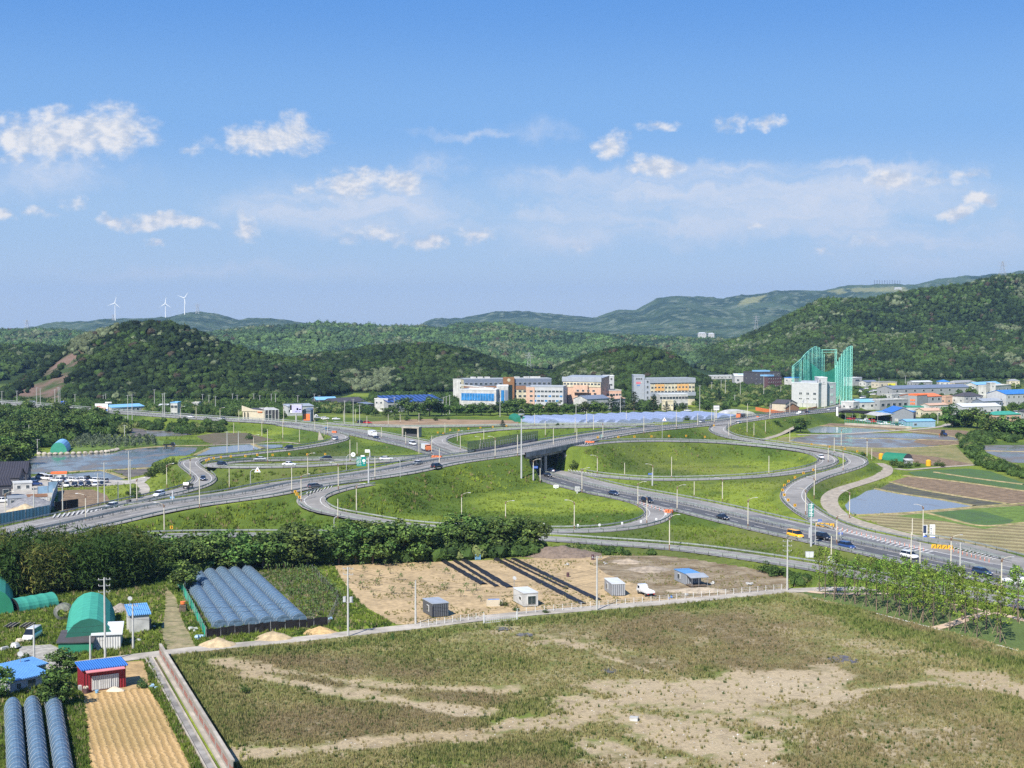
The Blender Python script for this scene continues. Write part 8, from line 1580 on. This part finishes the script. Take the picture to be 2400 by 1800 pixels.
# clutter
for i, (u, v, m, l, s) in enumerate(((22,1520,'white','white plastic sheeting heaped beside the gravel yard',1.6),(450,1480,'white','white sacks beside the green net',1.0),(460,1496,'sky','pale blue folded sheet beside the lane',1.1),(365,1472,'tan','fallen post on the dirt track',.5),(318,1505,'white','white blocks in front of the small white hut',.8),(1756,1370,'white','white crate heap on the rusty ground',.9),(1671,1369,'white','white table beside the hut deck',.7),(1608,1396,'white','white sack by the lane near the hut',.5),(1572,1402,'blue','dark blue bag by the lane',.5),(362,1612,'sky','blue and white litter beside the drain',.7),(770,1455,'sky','crumpled film at the corner of the black net',.9),(1420,1322,'white','white crates at the far edge of the garden',.6),(1330,1325,'white','pale sacks at the far edge of the garden',.6),(60,1505,'tan','pile of timber behind the gravel yard',1.2))):
    t = thing_at('clutter_pile', l, 'clutter', u, v, random.random()*3)
    for k in range(4): mb = MB(); mb.box((random.uniform(-1, 1)*s, random.uniform(-.6, .6)*s, .2*s+.1*k), (s*random.uniform(.6, 1.2), s*random.uniform(.3, .8), .3*s), 0, random.random()*3, .7); mb.build('piece', P_[m], t)
for (u, v, l) in ((18,1455,'left of the two black drying racks on the grass'),(54,1455,'right of the two black drying racks on the grass')):
    t = thing_at('drying_rack', l, 'rack', u+10, v+15); MB().box((0,0,.45),(1.6,3.6,.1)).build('tray', P_['black'], t); [MB().box((x,y,.25),(.08,.08,.5)).build('leg', P_['tan'], t) for x in (-.75,.75) for y in (-1.7,1.7)]; [MB().box((x,0,.52),(.07,3.7,.06)).build('batten', P_['tan'], t) for x in (-.78,0,.78)]
for (u, v, m, l) in ((2065,1076,m_sy,'yellow water tank left of the dark green tunnel hut'),(2176,1092,m_sy,'yellow water tank right of the small sheds')):
    t = thing_at('water_tank', l, 'tank', u, v); MB().tube((0,0,0),(0,0,2.0), 1.0, 1.0, 14).build('tank', m, t); MB().tube((0,0,2.0),(0,0,2.4), 1.0, .4, 14).build('lid', m, t)
bldg('shed', 'tiny white roofed shed by the yellow water tanks', (2123,1090), (2139,1090), 1081, 2.5, 'grey', 'white', 'shed', .3, (1,1,.6,.5), cat='shed')
t = thing_at('box_culvert', 'pale concrete box culvert opening beside the highway beyond the bridge', 'culvert', 965, 1024, R(-25)); MB().box((-4.2,0,2.2),(.8,3,4.6)).build('side_wall', M_CN, t); MB().box((4.2,0,2.2),(.8,3,4.6)).build('side_wall', M_CN, t); MB().box((0,0,4.6),(9.6,3.2,.7)).build('lintel', M_CN, t); MB().box((0,1.6,2.1),(7.6,.3,4.2)).build('opening', P_['dark'], t)  # dark back panel: shade inside the culvert put into its colour
t = thing_at('culvert_wall', 'white triangular culvert wall on the left embankment', 'culvert', 745, 1032); MB().add([(0,0,0),(3,0,0),(.5,0,4.6),(0,.5,0),(3,.5,0),(.5,.5,4.6)], [(0,1,2),(5,4,3),(0,3,4,1),(1,4,5,2),(2,5,3,0)]).build('wall', M_CN, t)
t = thing_at('warning_triangle', 'orange and white warning triangle against the wing wall', 'warning sign', 1348, 1098); MB().extr([(-1.2,0),(1.2,0),(0,2.0)], -.1, 0).build('plate', m_sw, t); MB().extr([(-.8,.25),(.8,.25),(0,1.6)], -.16, -.11).build('symbol', P_['orr'], t)
# tall camera mast beside the underpass
x, y, z = G(1222, 1121); t = thing('camera_mast', 'tall slim grey mast beside the underpass with a round cage on top', 'mast', (x, y, z-.1)); hm = 161*y/F_PX; MB().tube((0,0,0),(0,0,hm*.95), .3, .18, 9).build('mast', P_['lgrey'], t); MB().tube((0,0,hm*.93),(0,0,hm*.95), 1.1, n=12).build('ring', M_ST, t); MB().path([(math.cos(a)*1.0, 0, hm*.97+math.sin(a)*.9) for a in np.linspace(0, 3.14, 7)], .07, 4).build('hoop', M_ST, t); MB().box((0,0,hm*.9),(.8,.6,.7)).build('camera', P_['dark'], t)
# thickets that read as one mass
def thicket(label, poly, n_, r0, r1, pale=.1, T=TB, sink=.4):
    X_, Y_, U_, V_ = pix_points(poly, n_); k = clear_of(U_, V_) & road_clear(X_, Y_)
    for (bx_, by_, bz, W_, D_) in BF:
        dx, dy = X_-bx_, Y_-by_; lx = dx*math.cos(bz)+dy*math.sin(bz); ly = -dx*math.sin(bz)+dy*math.cos(bz); k &= ~((lx > -r1) & (lx < W_+r1) & (ly > -r1*1.2) & (ly < D_+r1))
    X_, Y_ = X_[k], Y_[k]; c = lerp(C3(.032,.06,.018), C3(.07,.12,.028), RS.rand(len(X_), 1)); q = RS.rand(len(X_)) < pale; c[q] = C3(.14,.17,.06); r = r0+(r1-r0)*RS.rand(len(X_))
    if len(X_): forest('thicket', X_, Y_, Hn(X_, Y_)+r*sink, r, c, label, 1.0, T)
thicket('dense roadside growth at the foot of the big left hill', [(0,958),(0,943),(560,946),(720,944),(880,946),(880,972),(760,968),(540,978),(380,968),(250,960)], 900, 1.8, 3.6, .12)
thicket('trees around and behind the schools', [(870,952),(870,925),(1060,930),(1650,905),(1660,930),(1640,952),(1520,964),(1240,968),(1040,970)], 900, 2, 4.0, .06)
thicket('scrubby slopes between the schools and the town', [(1630,895),(1860,893),(1860,950),(1790,955),(1640,955)], 420, 1.4, 3.2, .3)
thicket('undergrowth of the left wood', [(-60,1128),(50,1085),(70,1066),(95,1052),(120,1044),(200,1030),(292,1016),(296,990),(180,970),(-60,960)], 520, 2.4, 4.4, .1)
thicket('garden trees scattered through the town', [(1990,915),(2060,893),(2460,885),(2460,1000),(2240,1000),(2060,960),(1990,960)], 330, 1.2, 2.8, .15)
thicket('shrubby hedge between the paddies and the town at right', [(2235,1012),(2420,1018),(2470,1040),(2330,1036),(2300,1062),(2330,1086),(2420,1112),(2420,1130),(2300,1098),(2262,1062),(2250,1030)], 200, 1.3, 2.6, .1)
thicket('undergrowth beneath the tree belt', [(330,1350),(330,1322),(800,1310),(1245,1290),(1260,1302),(1040,1314),(790,1322),(600,1332),(430,1348)], 420, 1.6, 2.9, .05)
thicket('scrub on the bank behind the stony ground', [(1250,1298),(1270,1280),(1500,1292),(1700,1314),(1840,1340),(1900,1352),(1880,1375),(1850,1372),(1700,1325),(1540,1306)], 330, .5, 1.3, .15)
thicket('scrub along the far left highway bank', [(296,1000),(400,990),(520,990),(525,1012),(400,1018),(330,1004)], 150, 1.2, 2.6, .1)
# ---------------------------------------------------------------- labels of repeats: which one, counted across the picture
bpy.context.view_layer.update()
ONES = ['','first','second','third','fourth','fifth','sixth','seventh','eighth','ninth','tenth','eleventh','twelfth','thirteenth','fourteenth','fifteenth','sixteenth','seventeenth','eighteenth','nineteenth']
TENS = {20:('twentieth','twenty'),30:('thirtieth','thirty'),40:('fortieth','forty'),50:('fiftieth','fifty'),60:('sixtieth','sixty'),70:('seventieth','seventy'),80:('eightieth','eighty'),90:('ninetieth','ninety')}
def ordw(n):
    if n >= 100: return 'hundred and '+ordw(n-100) if n > 100 else 'hundredth'
    if n < 20: return ONES[n]
    a, b = TENS[n//10*10]; return a if n % 10 == 0 else b+'-'+ONES[n % 10]
for grp, fmt in ORD.items():
    L = [o for o in COL.objects if o.parent is None and o.get('group') == grp]
    def key(o):
        p = o.matrix_world.translation; return proj(p.x, p.y, p.z)[0]
    L.sort(key=key)
    for i, o in enumerate(L): s = fmt.format(o=ordw(i+1)); o['label'] = s[0].lower()+s[1:]
seen = {}
for o in COL.objects:
    if o.get('group') == 'guard rails of the interchange':
        me = o.data; v = me.vertices[len(me.vertices)//2].co; w = (o.matrix_world @ v); u = proj(w.x, w.y, w.z)[0]; seen.setdefault(o['label'], []).append((u, o))
for k, L in seen.items():
    if len(L) > 1:
        L.sort(key=lambda q: q[0])
        for i, (u, o) in enumerate(L): o['label'] = k.replace('steel guard rail along the', '%s guard rail stretch from left, along the' % ordw(i+1)).replace('right loop ramp', 'right loop').replace(' on the left', '').replace('ramp by the plastic tunnels', 'far ramp')
